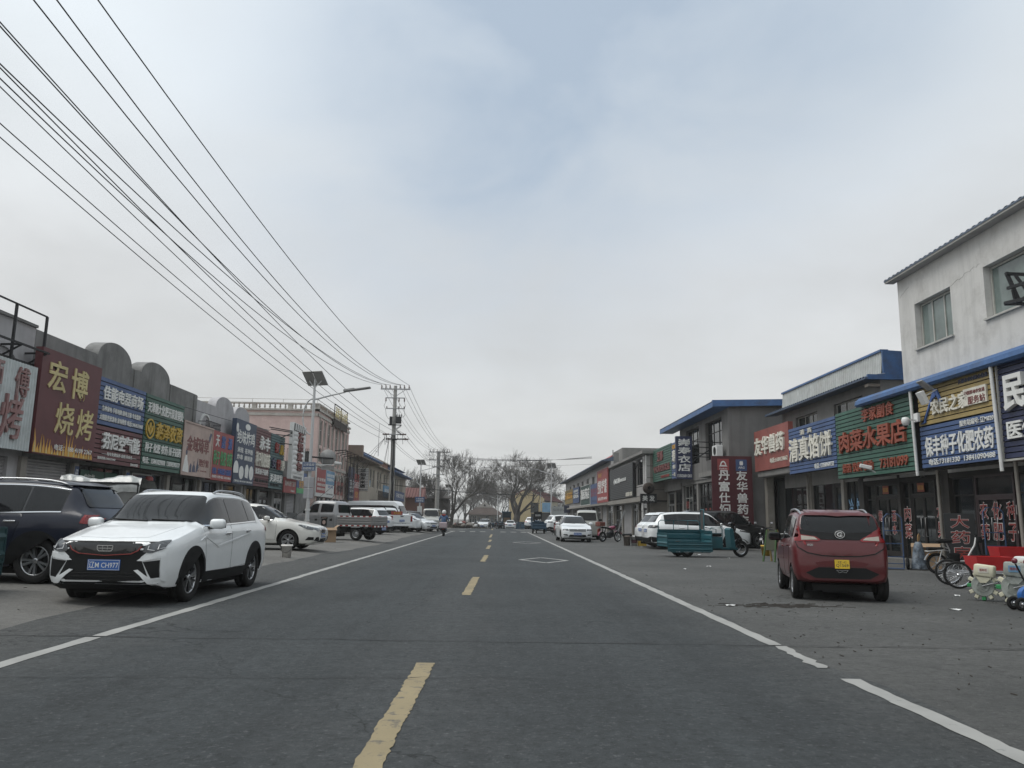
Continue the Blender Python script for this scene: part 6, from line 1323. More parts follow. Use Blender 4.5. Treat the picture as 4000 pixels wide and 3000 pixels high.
def car(name, label, cat, loc, rz, spec, group=None, sc=1.0):
    """general car; spec holds shell rows, paint, wheels, window splits and outlines for lamps and trim"""
    g = spec.get; t = thing(name, label, cat, loc, rz, group); t.scale = (sc, sc, sc)
    b = Body(g('rows')); L, Wd = g('L'), g('W'); r = g('r', .33); P = PAINT[g('paint')]; ax = g('axles'); tw = g('tw', .21); y = Wd/2-tw/2-g('inset', .035)
    arched(b, [P, M['dark']], [(x, r, r*1.0+g('gap', .055), Wd/2-.34, Wd/2+.2) for x in ax], t)
    for x in ax:
        for s in (1, -1): wheel(t, (x, s*y, r), r, tw, s, g('wheel', 'split'), g('wcol', 'alloy'))
    def both(nm, polys, mat, off=.005, th=.014, res=.07, ang=35):
        for vw in 'LR':
            m = MB(); [patch(m, b.bvh, q, vw, off, th, res) for q in polys]
            if m.f: m.obj(nm, mat, t, angle=ang)
    def one(nm, polys, vw, mat, off=.005, th=.014, res=.07, par=None):
        m = MB(); [patch(m, b.bvh, q, vw, off, th, res) for q in polys]
        return m.obj(nm, mat, par or t, angle=35) if m.f else None
    def lr(nm, poly, vw, mat, off=.005, th=.014, res=.07):     # a symmetrical pair seen from front or back
        return [one(nm, [q], vw, mat, off, th, res) for q in (poly, mir(poly))]
    detail = g('detail', 2)
    # side glass: a dark surround first, then each pane
    ws = g('side')
    if ws:
        if not g('notrim'): both('window_trim', [rnd(glass_poly(b, ws[-1], ws[0], .008, g('whi', .035)-.023, 14), .03)], M['blackgloss'], .004)
        for q0, q1 in zip(ws, ws[1:]): both('side_window', [rnd(glass_poly(b, q1+g('wgap', .02), q0-g('wgap', .02), .03, g('whi', .035), 8), g('wr', .04))], M['carglass'], .009)
        if g('chromeline'):
            n = 14; X_ = [ws[-1]+(ws[0]-ws[-1])*i/n for i in range(n+1)]; lo = [(x, b.belt(x)+.004) for x in X_]
            both('window_moulding', [[*lo, *[(x, z+.018) for x, z in lo[::-1]]]] + ([[*[(x, b.redge(x)-.018) for x in X_[:-2]], *[(x, b.redge(x)-.004) for x in X_[:-2][::-1]]]] if g('chromeline') > 1 else []), M['chrome'], .012)
    if g('front_glass'): one('windscreen', [rnd(g('front_glass'), .06)], 'F', M['carglass'], .010, .02, .05)
    if g('rear_glass'): one('rear_window', [rnd(g('rear_glass'), .06)], 'B', M['carglass'], .010, .02, .06)
    for nm, vw, mat, polys, *rest in g('patches', ()):
        off = rest[0] if rest else .006
        mt = mat if not isinstance(mat, str) else (P if mat == g('paint') else M.get(mat) or PAINT.get(mat) or C.get(mat))
        if vw in ('LR',): both(nm, polys, mt, off)
        elif vw in ('FF', 'BB'): [lr(nm, q, vw[0], mt, off) for q in polys]
        else: one(nm, polys, vw, mt, off)
    if g('doors'):
        zt = .02
        for a, c in g('doors'):
            poly = rnd([(a, g('sill', .36)), (c, g('sill', .36)), (c, b.belt(c)-.004), (a, b.belt(a)-.004)], .06)
            arches = [(x, r, r+g('gap', .055)+.05) for x in ax]
            pts = []
            for u, v in poly:
                for xx, zz, ra in arches:
                    dd = math.hypot(u-xx, v-zz)
                    if dd < ra and dd > 1e-6: u, v = xx+(u-xx)/dd*ra, zz+(v-zz)/dd*ra
                pts.append((u, v))
            for vw in 'LR':
                m = MB(); patch(m, b.bvh, grow(pts, .007), vw, .0012, .01); 
                m2 = MB(); patch(m2, b.bvh, pts, vw, .004, .012); o = m2.obj('door', P, t, angle=35); m.obj('door_gap', M['dark'], o, angle=35)
                if detail > 1:
                    hx_ = a+.17 if a < c else c+.17; hz = b.belt(a)-.13; hm = MB(); s = 1 if vw == 'L' else -1
                    yy = b.val(hx_)[3]*.985*s; hm.bbox((hx_, yy+.018*s, hz), (.10, .018, .016), None, .012); hm.obj('handle', M['chrome'] if g('chromeline') else P, o)
    if g('arch_trim'): both('arch_trim', [arc(x, r, r+g('gap', .055)-.004, r+g('gap', .055)+.045) for x in ax], M['black'], .010)
    if g('cladding'): z0 = g('cladding'); both('sill_cladding', [[(ax[0]+r+.1, .2), (ax[1]-r-.1, .2), (ax[1]-r-.06, z0), (ax[0]+r+.06, z0)] if ax[0] < ax[1] else [(ax[1]+r+.1, .2), (ax[0]-r-.1, .2), (ax[0]-r-.06, z0), (ax[1]+r+.06, z0)]], M['black'], .010)
    if g('mirror'):
        mx, mz = g('mirror')
        for s in (1, -1):
            yy = b.val(mx)[4]*s; m = MB(); m.bbox((mx-.02, yy+.14*s, mz), (.065, .115, .075), Matrix.Rotation(R(10*s), 3, 'Z'), .05); o = m.obj('side_mirror', P if g('mirror_body', 1) else M['black'], t, angle=50)
            m = MB(); m.bbox((mx+.0, yy+.02*s, mz-.06), (.04, .06, .02), None, .01); m.bbox((mx-.085, yy+.145*s, mz), (.006, .095, .058), Matrix.Rotation(R(10*s), 3, 'Z'), .01); m.obj('mirror_glass', M['blackgloss'], o)
    if g('rails'):
        a, c = g('rails'); n = 10
        for s in (1, -1):
            m = MB(); pts = []
            for i in range(n+1):
                x = a+(c-a)*i/n; v = b.val(x); pts.append((x, s*v[5]*.92, v[2]-.03+.048*min(1, min(i, n-i)*.75)))
            m.tube(pts, .018, 6); m.obj('roof_rail', M[g('railmat', 'alloy')], t)
    m = MB(); m.box(-L/2+.3, L/2-.5, -Wd/2+.2, Wd/2-.2, .15, .32); m.obj('underbody', M['dark'], t)
    for (pl_loc, pl_rot, txt) in g('plates', ()): plate_(t, pl_loc, pl_rot, txt)
    if g('wipers'):
        m = MB()
        for y0, y1, x, z in g('wipers'): 
            pts = []
            for i in range(7):
                yy = y0+(y1-y0)*i/6; h, n, _, _ = b.bvh.ray_cast(Vector((5, yy, z+.02*i/6)), Vector((-1, 0, 0))); pts.append(h+Vector((.012, 0, .008)))
            m.tube(pts, .011, 5)
        m.obj('wiper', M['black'], t)
    t['_b'] = 0; return t, b
FRONT = (0, 0, R(90)); REAR = (0, 0, R(-90))

# ---- white SUV driving towards the viewer on the left
L, Wd, H = 4.33, 1.72, 1.61
cr_rows = rows_for(L, Wd, H, 1.03, 1.10, 1.08, 1.92, 3.78, 'hatch', 1.16, 4.20, .86, .22, 1.06, .715)
F = L/2
cr_rows[:6] = [(F, .34, .74, .81, .66, .61, .48), (F-.04, .28, .80, .865, .735, .69, .56), (F-.16, .24, .85, .91, .795, .75, .63), (F-.42, .22, .905, .965, .84, .785, .655), (F-.76, .22, .98, 1.035, .858, .80, .66), (F-1.08, .22, 1.045, 1.10, .86, .80, .66)]
cool = dict(L=L, W=Wd, r=.345, tw=.215, paint='white', axles=(F-.87, F-.87-2.60), rows=cr_rows, wheel='multi', wcol='alloy', side=[F-1.30, F-2.32, F-3.20, F-3.72], front_glass=[(-.70, 1.13), (.70, 1.13), (.585, 1.525), (.0, 1.54), (-.585, 1.525)], rear_glass=[(-.5, 1.18), (.5, 1.18), (.48, 1.47), (-.48, 1.47)],
  doors=[(F-2.30, F-1.22), (F-3.22, F-2.33)], sill=.40, arch_trim=1, cladding=.40, mirror=(F-1.42, 1.10), rails=(F-3.65, F-2.1), railmat='alloy', chromeline=1, wipers=((.62, .05, 0, 1.13), (.0, -.55, 0, 1.13)), gap=.06,
  plates=[((F+.012, 0, .555), FRONT, '辽M CH977')],
  patches=[
   ('lower_bumper', 'F', 'black', [[(-.71, .25), (.71, .25), (.71, .32), (.60, .40), (.48, .66), (.62, .78), (.68, .865), (-.68, .865), (-.62, .78), (-.48, .66), (-.60, .40), (-.71, .32)]], .006),
   ('grille', 'F', 'blackgloss', [rnd([(-.50, .84), (.50, .84), (.46, .76), (.36, .70), (0, .675), (-.36, .70), (-.46, .76)], .04)], .014),
   ('grille_line', 'F', C['rl'], [[(-.49, .80), (-.45, .745), (-.355, .70), (0, .675), (.355, .70), (.45, .745), (.49, .80), (.475, .80), (.44, .755), (.35, .71), (0, .686), (-.35, .71), (-.44, .755), (-.475, .80)]], .020),
   ('headlight', 'FF', HEAD, [rnd([(.50, .73), (.62, .715), (.75, .765), (.775, .885), (.68, .87), (.54, .82)], .03)], .016),
   ('daytime_lamp', 'FF', LED, [[(.57, .755), (.66, .745), (.66, .755), (.582, .765), (.582, .81), (.57, .81)], [(.69, .762), (.76, .78), (.76, .79), (.702, .775), (.702, .825), (.69, .82)]], .022),
   ('air_intake', 'FF', 'black', [[(.52, .60), (.73, .628), (.73, .40), (.64, .39)]], .010),
   ('bumper_blade', 'FF', 'white', [[(.44, .615), (.50, .66), (.66, .705), (.77, .722), (.77, .66), (.62, .632), (.52, .612)], [(.735, .66), (.77, .66), (.77, .34), (.735, .37)], [(.41, .49), (.46, .50), (.56, .43), (.64, .385), (.735, .39), (.735, .325), (.60, .315), (.50, .42)]], .020),
   ('skid_lip', 'F', 'black', [[(-.72, .245), (.72, .245), (.72, .285), (.6, .312), (-.6, .312), (-.72, .285)]], .026),
   ('lower_slat', 'F', 'blackgloss', [[(-.44, .40), (.44, .40), (.44, .41), (-.44, .41)], [(-.5, .355), (.5, .355), (.5, .365), (-.5, .365)], [(-.42, .445), (.42, .445), (.42, .455), (-.42, .455)]], .014),
   ('tail_lamp', 'LR', TAIL, [[(-F+.03, .92), (-F+.26, .98), (-F+.24, 1.03), (-F+.03, 1.02)]], .010),
   ('quarter_panel', 'LR', 'white', [[(F-3.80, 1.12), (F-3.62, 1.10), (F-3.70, 1.30), (F-3.78, 1.30)]], .012),
   ('shoulder_crease', 'LR', 'white', [[(F-1.05, .86), (F-1.25, .90), (F-1.75, .74), (F-3.2, .93), (F-3.2, .945), (F-1.75, .775), (F-1.25, .93)]], .012),
   ('bonnet', 'T', 'white', [rnd([(F-1.05, -.62), (F-.20, -.48), (F-.14, 0), (F-.20, .48), (F-1.05, .62)], .06)], .004),
  ])
t, b = car('suv_car', 'white SUV with black lower bumper and blue plate, rolling along the left road edge', 'car', (-5.17, 13.18, 0), R(-92), cool)
m = MB(); fr = Fr((F+.012, 0, .775), (0, 1, 0), (1, 0, 0))
for u0, u1, v0, v1 in ((-.11, .11, .03, .04), (-.11, -.10, -.01, .04), (.10, .11, -.01, .04), (-.08, .08, -.042, -.032), (-.035, -.03, -.02, .03), (.03, .035, -.02, .03), (-.1, .1, -.004, .003)): fr.box(m, u0, u1, v0, v1, 0, .012)
m.bar(fr(-.105, -.01, .006), fr(-.08, -.04, .006), .01); m.bar(fr(.105, -.01, .006), fr(.08, -.04, .006), .01); m.obj('emblem', M['chrome'], t)

# ---- dark blue SUV parked nose in behind it
L, Wd, H = 4.56, 1.86, 1.64; F = L/2
dk_rows = rows_for(L, Wd, H, 1.02, 1.10, 1.15, 2.05, 4.0, 'hatch', 1.15, 4.42, .84, .24, 1.05, .68)
dark = dict(L=L, W=Wd, r=.36, tw=.235, paint='navy', axles=(F-.95, F-.95-2.75), rows=dk_rows, wheel='split', wcol='alloy', side=[F-1.38, F-2.48, F-3.40, F-4.02], front_glass=[(-.68, 1.13), (.68, 1.13), (.56, 1.59), (-.56, 1.59)], rear_glass=[(-.58, 1.20), (.58, 1.20), (.52, 1.52), (-.52, 1.52)], doors=[(F-2.46, F-1.30), (F-3.42, F-2.49)], sill=.42, arch_trim=1, cladding=.38, mirror=(F-1.5, 1.12), rails=(F-4.0, F-2.1), chromeline=2, gap=.06,
  plates=[((-F-.012, 0, .86), REAR, '辽M 62W18')],
  patches=[('tail_lamp', 'LR', TAIL, [[(-F+.02, .93), (-F+.20, .95), (-F+.17, 1.08), (-F+.02, 1.08)]], .012), ('tail_lamp', 'BB', TAIL, [[(.64, .95), (.79, .95), (.79, 1.06), (.66, 1.06)]], .012), ('rear_bumper', 'B', 'black', [[(-.8, .30), (.8, .30), (.8, .48), (-.8, .48)]], .010), ('rear_spoiler', 'B', 'navy', [[(-.58, 1.53), (.58, 1.53), (.55, 1.63), (-.55, 1.63)]], .05), ('headlight', 'FF', HEAD, [[(.5, .72), (.86, .78), (.86, .86), (.55, .82)]], .01)])
car('suv_car', 'dark blue SUV with chrome window line, parked nose to the left shops', 'car', (-8.63, 13.95, .12), R(176), dark, sc=1.0)

# ---- pearl white saloon, nose to the road
L, Wd, H = 4.63, 1.76, 1.50; F = L/2
sy_rows = rows_for(L, Wd, H, .92, 1.00, 1.20, 2.12, 3.45, 'sedan', .99, 4.05, .75, .20, .95, .60)
sedan_side = lambda F: [F-1.45, F-2.55, F-3.42, F-3.72]
syl = dict(L=L, W=Wd, r=.32, tw=.205, paint='cream', axles=(F-.93, F-.93-2.70), rows=sy_rows, wheel='split', wcol='alloy', side=sedan_side(F), front_glass=[(-.64, 1.035), (.64, 1.035), (.53, 1.42), (-.53, 1.42)], rear_glass=[(-.56, 1.05), (.56, 1.05), (.5, 1.38), (-.5, 1.38)], doors=[(F-2.52, F-1.32), (F-3.45, F-2.55)], sill=.33, mirror=(F-1.6, 1.02), chromeline=1, wipers=((.6, .05, 0, 1.03), (0, -.5, 0, 1.03)),
  plates=[((F+.012, 0, .48), FRONT, '辽M 81H26')],
  patches=[('headlight', 'LR', HEAD, [rnd([(F-.12, .66), (F-.30, .68), (F-.62, .81), (F-.58, .83), (F-.15, .74)], .02)], .012), ('headlight', 'FF', HEAD, [rnd([(.42, .64), (.62, .62), (.80, .69), (.80, .76), (.5, .72)], .02)], .012), ('grille', 'F', 'blackgloss', [[(-.40, .73), (.40, .73), (.24, .50), (-.24, .50)]], .012), ('grille_trim', 'F', 'chrome', [[(-.42, .73), (-.36, .73), (-.22, .52), (.22, .52), (.36, .73), (.42, .73), (.26, .485), (-.26, .485)]], .02), ('fog_recess', 'FF', 'black', [[(.44, .28), (.74, .32), (.70, .42), (.56, .44)]], .012), ('fog_recess', 'LR', 'black', [[(F-.10, .34), (F-.36, .33), (F-.26, .44), (F-.10, .43)]], .012), ('lower_intake', 'F', 'black', [[(-.38, .26), (.38, .26), (.34, .38), (-.34, .38)]], .01), ('chin_spoiler', 'F', 'cream', [[(-.8, .215), (.8, .215), (.8, .245), (-.8, .245)]], .05), ('tail_lamp', 'BB', TAIL, [[(.4, .80), (.80, .82), (.80, .92), (.45, .90)]], .01), ('bonnet', 'T', 'cream', [rnd([(F-1.16, -.64), (F-.22, -.5), (F-.16, 0), (F-.22, .5), (F-1.16, .64)], .06)], .004)])
car('saloon_car', 'pearl white saloon parked with its nose to the road, in front of the grey truck', 'car', (-8.15, 27.5, .12), R(-3), syl)

# ---- other saloons
def saloon(label, loc, rz, paint='white', plate=None, front=True, det=1, group=None, dark_rear=False):
    L, Wd, H = 4.62, 1.78, 1.47; F = L/2
    sp = dict(syl); sp.update(L=L, W=Wd, paint=paint, axles=(F-.90, F-.90-2.65), r=.325, rows=rows_for(L, Wd, H, .90, .98, 1.15, 2.05, 3.5, 'sedan', 1.02, 4.10, .74, .19, .94, .60), side=sedan_side(F), doors=[(F-2.5, F-1.3), (F-3.42, F-2.53)] if det > 1 else None, wheel='ten', detail=det,
      plates=[((F+.014, 0, .46), FRONT, plate or '辽M 93K72')] if front else [((-F-.014, 0, .74), REAR, plate or '辽M 5Q731')],
      patches=[('headlight', 'FF', HEAD, [rnd([(.50, .63), (.80, .65), (.83, .72), (.52, .73)], .02)], .012), ('grille', 'F', 'blackgloss', [[(-.50, .725), (.50, .725), (.46, .60), (-.46, .60)]], .010), ('grille_trim', 'F', 'chrome', [[(-.50, .665), (.50, .665), (.50, .673), (-.50, .673)], [(-.47, .605), (.47, .605), (.47, .615), (-.47, .615)]], .016), ('lower_intake', 'F', 'black', [[(-.50, .30), (.50, .30), (.44, .42), (-.44, .42)]], .01), ('fog_recess', 'FF', 'black', [[(.54, .36), (.78, .40), (.78, .44), (.58, .44)]], .012), ('chrome_lip', 'F', 'chrome', [[(-.7, .265), (.7, .265), (.7, .278), (-.7, .278)]], .016), ('tail_lamp', 'BB', TAIL, [rnd([(.42, .82), (.80, .80), (.80, .93), (.44, .92)], .02)], .012), ('tail_lamp', 'LR', TAIL, [[(-F+.04, .82), (-F+.26, .86), (-F+.24, .93), (-F+.04, .93)]], .01), ('rear_bumper', 'B', 'black', [[(-.66, .34), (.66, .34), (.6, .46), (-.6, .46)]], .01)])
    return car('saloon_car', label, 'car', loc, rz, sp, group)
tv, bv = saloon('white saloon with a chrome barred grille coming along the right kerb edge', (4.47, 47.5, 0), R(-88.5), 'white', '辽M 93602', True, 2)
m = MB(); m.lathe([(.062, 0), (.062, .012), (.05, .014), (.05, 0)], 20, Matrix.Translation((2.325, 0, .665)) @ Matrix.Rotation(R(90), 4, 'Y')); fr = Fr((2.325, 0, .665), (0, 1, 0), (1, 0, 0)); write(m, fr, 'V', 0, .014, .06, .045, .0, .012); write(m, fr, 'W', 0, -.022, .075, .04, .0, .012); m.obj('emblem', M['chrome'], tv)
t, _ = saloon('white saloon with a black grille standing before the tiled house', (-1.75, 118, -.32), R(-100), 'white', '辽M 7L335'); 
t, _ = saloon('small white saloon seen from behind, driving away at the bend', (2.05, 122, -.43), R(88), 'white', '辽M 5Q731', False)
t, _ = saloon('white saloon nosed in between the white pickup and the silver minivan', (-7.0, 65.5, .12), R(-30), 'white', '辽M 28E60')

# ---- white SUVs
def suv(label, loc, rz, paint='white', side_plate=None, det=1, group=None, black=True, sc=1.0, red=True, rails=False):
    L, Wd, H = 4.66, 1.88, 1.67; F = L/2
    sp = dict(L=L, W=Wd, r=.355, tw=.23, paint=paint, axles=(F-.93, F-.93-2.72), rows=rows_for(L, Wd, H, 1.0, 1.08, 1.12, 2.0, 4.05, 'hatch', 1.16, 4.5, .83, .24, 1.04, .68), wheel='five', wcol='darkalloy' if det > 1 else 'alloy', side=[F-1.35, F-2.45, F-3.38, F-4.0], front_glass=[(-.68, 1.12), (.68, 1.12), (.58, 1.57), (-.58, 1.57)], rear_glass=[(-.60, 1.20), (.60, 1.20), (.55, 1.52), (-.55, 1.52)], doors=[(F-2.44, F-1.28), (F-3.40, F-2.47)] if det > 1 else None, sill=.42, arch_trim=1, cladding=.38, mirror=(F-1.45, 1.12), gap=.055, detail=det, mirror_body=1, plates=[((-F-.012, 0, .82), REAR, side_plate or '辽M 30T55')], rails=(F-3.9, F-2.1) if rails else None,
      patches=[('tail_lamp', 'LR', TAIL if red else M['blackgloss'], [[(-F+.02, .92), (-F+.40, .97), (-F+.34, 1.05), (-F+.02, 1.06)]], .012), ('tail_lamp', 'BB', TAIL if red else M['blackgloss'], [[(.46, .94), (.82, .93), (.82, 1.06), (.5, 1.05)]], .012), ('rear_bumper', 'B', 'black', [[(-.82, .30), (.82, .30), (.82, .56), (.5, .50), (-.5, .50), (-.82, .56)]], .012), ('rear_bumper_corner', 'LR', 'black', [[(-F+.03, .34), (-F+.5, .32), (-F+.36, .52), (-F+.03, .56)]], .012), ('rear_spoiler', 'B', paint, [[(-.56, 1.50), (.56, 1.50), (.53, 1.60), (-.53, 1.60)]], .05), ('headlight', 'LR', HEAD, [[(F-.14, .76), (F-.6, .85), (F-.55, .90), (F-.18, .84)]], .012), ('headlight', 'FF', HEAD, [[(.5, .76), (.82, .78), (.82, .88), (.55, .84)]], .012), ('grille', 'F', 'black', [[(-.48, .80), (.48, .80), (.42, .55), (-.42, .55)]], .01), ('front_bumper', 'F', 'black', [[(-.8, .28), (.8, .28), (.7, .42), (-.7, .42)]], .01), ('door_strip', 'LR', 'black', [[(F-3.3, .50), (F-1.4, .50), (F-1.4, .54), (F-3.3, .54)]], .014)])
    return car('suv_car', label, 'car', loc, rz, sp, group, sc)
suv('white SUV standing broadside behind the blue cargo tricycle', (9.1, 36.9, 0), R(4), 'white', '辽M 36N10', 2, red=False)
suv('white SUV almost hidden, its tail beside the buckets', (9.2, 39.3, 0), R(10), 'white', '辽M 9A052', 1)
suv('white SUV with its tail to the road beyond the near white saloon', (6.85, 76.5, 0), R(16), 'white', '辽M 6B218', 1, red=False)
suv('white SUV with red tail lamps between the grey truck and white pickup', (-9.1, 52.6, .12), R(157), 'white', '辽M 1C779', 1, rails=True)
suv('tiny white SUV at the far right beside the blue tricycle', (5.0, 112, -.15), R(80), 'white', '辽M 4D806', 1)
suv('black SUV squeezed between the white cars and the silver minivan', (-8.6, 72, .12), R(175), 'black', '辽M 8F133', 1)
suv('black people carrier with its roof showing over the white SUV', (11.2, 39.9, 0), R(5), 'black', '辽M 2G441', 1, sc=1.08)

# ---- vans
def minivan(label, loc, rz, paint, H=1.92, L=4.5, Wd=1.70, front=True, plate=None):
    F = L/2; rows = rows_for(L, Wd, H, 1.12, 1.20, .78, 1.42, L-.35, 'box', 1.05, None, .92, .24, 1.10, .72)
    sp = dict(L=L, W=Wd, r=.30, tw=.175, paint=paint, axles=(F-.78, F-.78-2.75), rows=rows, wheel='steel', wcol='steel', side=[F-1.0, F-1.95, F-3.1, F-4.25], front_glass=[(-.66, 1.25), (.66, 1.25), (.58, 1.78), (-.58, 1.78)], rear_glass=[(-.62, 1.2), (.62, 1.2), (.56, 1.70), (-.56, 1.70)], mirror=(F-1.0, 1.25), mirror_body=0, plates=[((F+.014, 0, .50), FRONT, plate or '辽M 77R31'), ((-F-.014, 0, .75), REAR, plate or '辽M 77R31')], wipers=((.55, .05, 0, 1.24), (0, -.5, 0, 1.24)),
      patches=[('headlight', 'FF', HEAD, [rnd([(.42, .80), (.76, .82), (.76, .93), (.44, .88)], .02)], .012), ('grille', 'F', 'black', [[(-.44, .90), (.44, .90), (.40, .76), (-.40, .76)]], .01), ('grille_bar', 'F', 'chrome', [[(-.44, .885), (.44, .885), (.44, .90), (-.44, .90)], [(-.43, .845), (.43, .845), (.43, .858), (-.43, .858)], [(-.42, .805), (.42, .805), (.42, .818), (-.42, .818)], [(-.40, .765), (.40, .765), (.40, .778), (-.40, .778)]], .016), ('lower_intake', 'F', 'black', [[(-.42, .36), (.42, .36), (.38, .54), (-.38, .54)]], .012), ('fog_recess', 'FF', 'black', [[(.50, .38), (.72, .52), (.74, .58), (.54, .52)]], .012), ('tail_lamp', 'BB', TAIL, [[(.62, .85), (.74, .85), (.73, 1.15), (.63, 1.15)]], .012), ('sliding_door_rail', 'LR', 'black', [[(F-3.9, 1.02), (F-2.2, 1.02), (F-2.2, 1.04), (F-3.9, 1.04)]], .01)])
    return car('minivan', label, 'van', loc, rz, sp)
minivan('silver minivan facing the road users with chrome grille bars and blue plate', (-5.75, 71.0, .09), R(-91), 'silver', plate='辽M 77R31')
minivan('silver grey minivan with a dark rear window beside the near white saloon', (5.95, 53.4, 0), R(84), 'silver', 1.88, 4.4, 1.68, plate='辽M 0P962')
L, Wd, H = 5.8, 2.0, 2.35; F = L/2
rows = rows_for(L, Wd, H, 1.22, 1.32, 1.0, 1.75, L-.3, 'box', 1.2, None, 1.0, .3, 1.30, .78)
car('tall_van', 'tall white high roofed van parked across, behind the white SUV and pickup', 'van', (-8.9, 63.6, .12), R(-12), dict(L=L, W=Wd, r=.34, tw=.21, paint='white', axles=(F-.95, F-.95-3.5), rows=rows, wheel='steel', wcol='steel', side=[F-1.3, F-2.3, F-3.9, F-5.5], front_glass=[(-.78, 1.38), (.78, 1.38), (.72, 1.98), (-.72, 1.98)], rear_glass=[(-.7, 1.3), (.7, 1.3), (.66, 1.9), (-.66, 1.9)], mirror=(F-1.3, 1.45), mirror_body=0, whi=.30, patches=[('headlight', 'FF', HEAD, [[(.5, .9), (.86, .92), (.86, 1.1), (.6, 1.05)]], .012), ('roof_groove', 'LR', 'white', [[(-2.4, 2.12), (1.0, 2.12), (1.0, 2.15), (-2.4, 2.15)]], .01)]))
# ---- red electric microcar seen from behind
L, Wd, H = 2.95, 1.50, 1.475; F = L/2
ev_rows = rows_for(L, Wd, H, .92, 1.0, .55, 1.15, 2.62, 'hatch', 1.0, 2.88, .78, .27, .95, .80)
ev_rows = [r for r in ev_rows if r[0] > -F+.30]
w = Wd/2
ev_rows += [(-F+.32, .27, 1.0, 1.445, w, w*.945, w*.80), (-F+.17, .28, .99, 1.29, w*.985, w*.93, w*.82), (-F+.09, .30, .95, 1.06, w*.96, w*.90, w*.80), (-F+.035, .31, .82, .93, w*.92, w*.86, w*.76), (-F, .34, .64, .78, w*.86, w*.80, w*.68)]
ev = dict(L=L, W=Wd, r=.27, tw=.165, paint='red', axles=(F-.52, F-.52-1.98), rows=ev_rows, wheel='ten', wcol='alloy', side=[F-.85, F-1.55, F-2.35], rear_glass=[(-.56, 1.385), (.56, 1.385), (.605, 1.16), (.50, 1.12), (.22, 1.10), (0, 1.08), (-.22, 1.10), (-.50, 1.12), (-.605, 1.16)], doors=[(F-1.56, F-.75), (F-2.3, F-1.6)], sill=.36, mirror=(F-.95, 1.0), mirror_body=0, rails=(-F+.45, F-1.2), railmat='alloy', gap=.05, inset=.01,
  patches=[('glass_panel', 'B', M['black'], [[(-.615, 1.155), (-.50, 1.125), (-.22, 1.105), (0, 1.085), (.22, 1.105), (.50, 1.125), (.615, 1.155), (.60, 1.06), (.38, 1.03), (.30, .99), (-.30, .99), (-.38, 1.03), (-.60, 1.06)]], .012),
   ('tail_lamp', 'BB', TAIL, [rnd([(.30, .985), (.38, 1.035), (.61, 1.065), (.62, 1.20), (.665, 1.21), (.69, 1.10), (.70, .955), (.34, .955)], .015)], .014),
   ('lamp_lens', 'BB', LED if False else pm('clear lens', (.36,.32,.27), .15, coat=.5, var=.2), [[(.345, .985), (.40, 1.025), (.60, 1.05), (.60, .975)]], .02),
   ('tailgate', 'B', 'red', [rnd([(-.69, .945), (.69, .945), (.66, .86), (.52, .775), (.30, .735), (0, .725), (-.30, .735), (-.52, .775), (-.66, .86)], .05)], .006),
   ('tailgate_gap', 'B', M['dark'], [[(-.70, .95), (-.67, .855), (-.525, .765), (-.30, .725), (0, .714), (.30, .725), (.525, .765), (.67, .855), (.70, .95), (.69, .95), (.655, .862), (.515, .78), (.30, .74), (0, .73), (-.30, .74), (-.515, .78), (-.655, .862), (-.69, .95)]], .009),
   ('rear_spoiler', 'B', 'red', [[(-.52, 1.375), (-.2, 1.375), (0, 1.36), (.2, 1.375), (.52, 1.375), (.50, 1.46), (-.50, 1.46)]], .035),
   ('diffuser', 'B', 'black', [[(-.36, .545), (.36, .545), (.56, .455), (.42, .375), (.30, .37), (-.30, .37), (-.42, .375), (-.56, .455)]], .012),
   ('plate_recess', 'B', 'red', [[(-.42, .62), (-.20, .655), (.20, .655), (.42, .62), (.36, .565), (-.36, .565)]], .006),
   ('headlight', 'FF', HEAD, [[(.42, .74), (.66, .76), (.66, .86), (.48, .84)]], .01)])
t, b = car('electric_microcar', 'small dark red electric car with yellow plate, seen from behind on the forecourt', 'car', (5.98, 14.62, 0), R(90-13.5), ev)
h_, n_, _, _ = b.bvh.ray_cast(Vector((-5, 0, 1.075)), Vector((1, 0, 0)))
m = MB(); Q = Matrix.Translation(h_ + Vector((-.02, 0, 0))) @ Matrix.Rotation(R(-90), 4, 'Y') @ Matrix.Rotation(R(0), 4, 'Z'); m.lathe([(.085, -.02), (.085, .012), (.078, .02), (.0, .02)], 24, Q @ Matrix.Scale(.82, 4, (1, 0, 0))); eo = m.obj('emblem', M['blackgloss'], t)
m = MB(); fr = Fr(h_ + Vector((-.042, 0, 0)), (0, -1, 0), (-1, 0, 0)); write(m, fr, 'G', -.004, 0, .085, .075, 0, .006, .06); fr.box(m, .0, .035, -.03, .0, 0, .006)
for i in range(24):
    a, c = 6.2832*i/24, 6.2832*(i+1)/24; m.prism([(.078*math.cos(a), .063*math.sin(a)), (.078*math.cos(c), .063*math.sin(c)), (.07*math.cos(c), .056*math.sin(c)), (.07*math.cos(a), .056*math.sin(a))], 0, .006, lambda u, v, w: fr(u, v, w))
m.obj('emblem_mark', M['chrome'], eo, fix=False)
h_, n_, _, _ = b.bvh.ray_cast(Vector((-5, 0, .60)), Vector((1, 0, 0))); plate_(t, h_ + Vector((-.03, 0, 0)), (R(-6), 0, R(-90)), ('辽·C', 'Q1569'), 'yellow', .225, .14)
m = MB(); fr = Fr(h_+Vector((-.02, 0, -.60)), (0, -1, 0), (-1, 0, 0))
for p, q in (((-.09, .505), (.09, .505)), ((-.09, .505), (-.05, .465)), ((.09, .505), (.05, .465)), ((-.05, .465), (-.0, .485)), ((.05, .465), (.0, .485))): m.bar(fr(*p, .012), fr(*q, .012), .006)
m.obj('badge', M['chrome'], t)
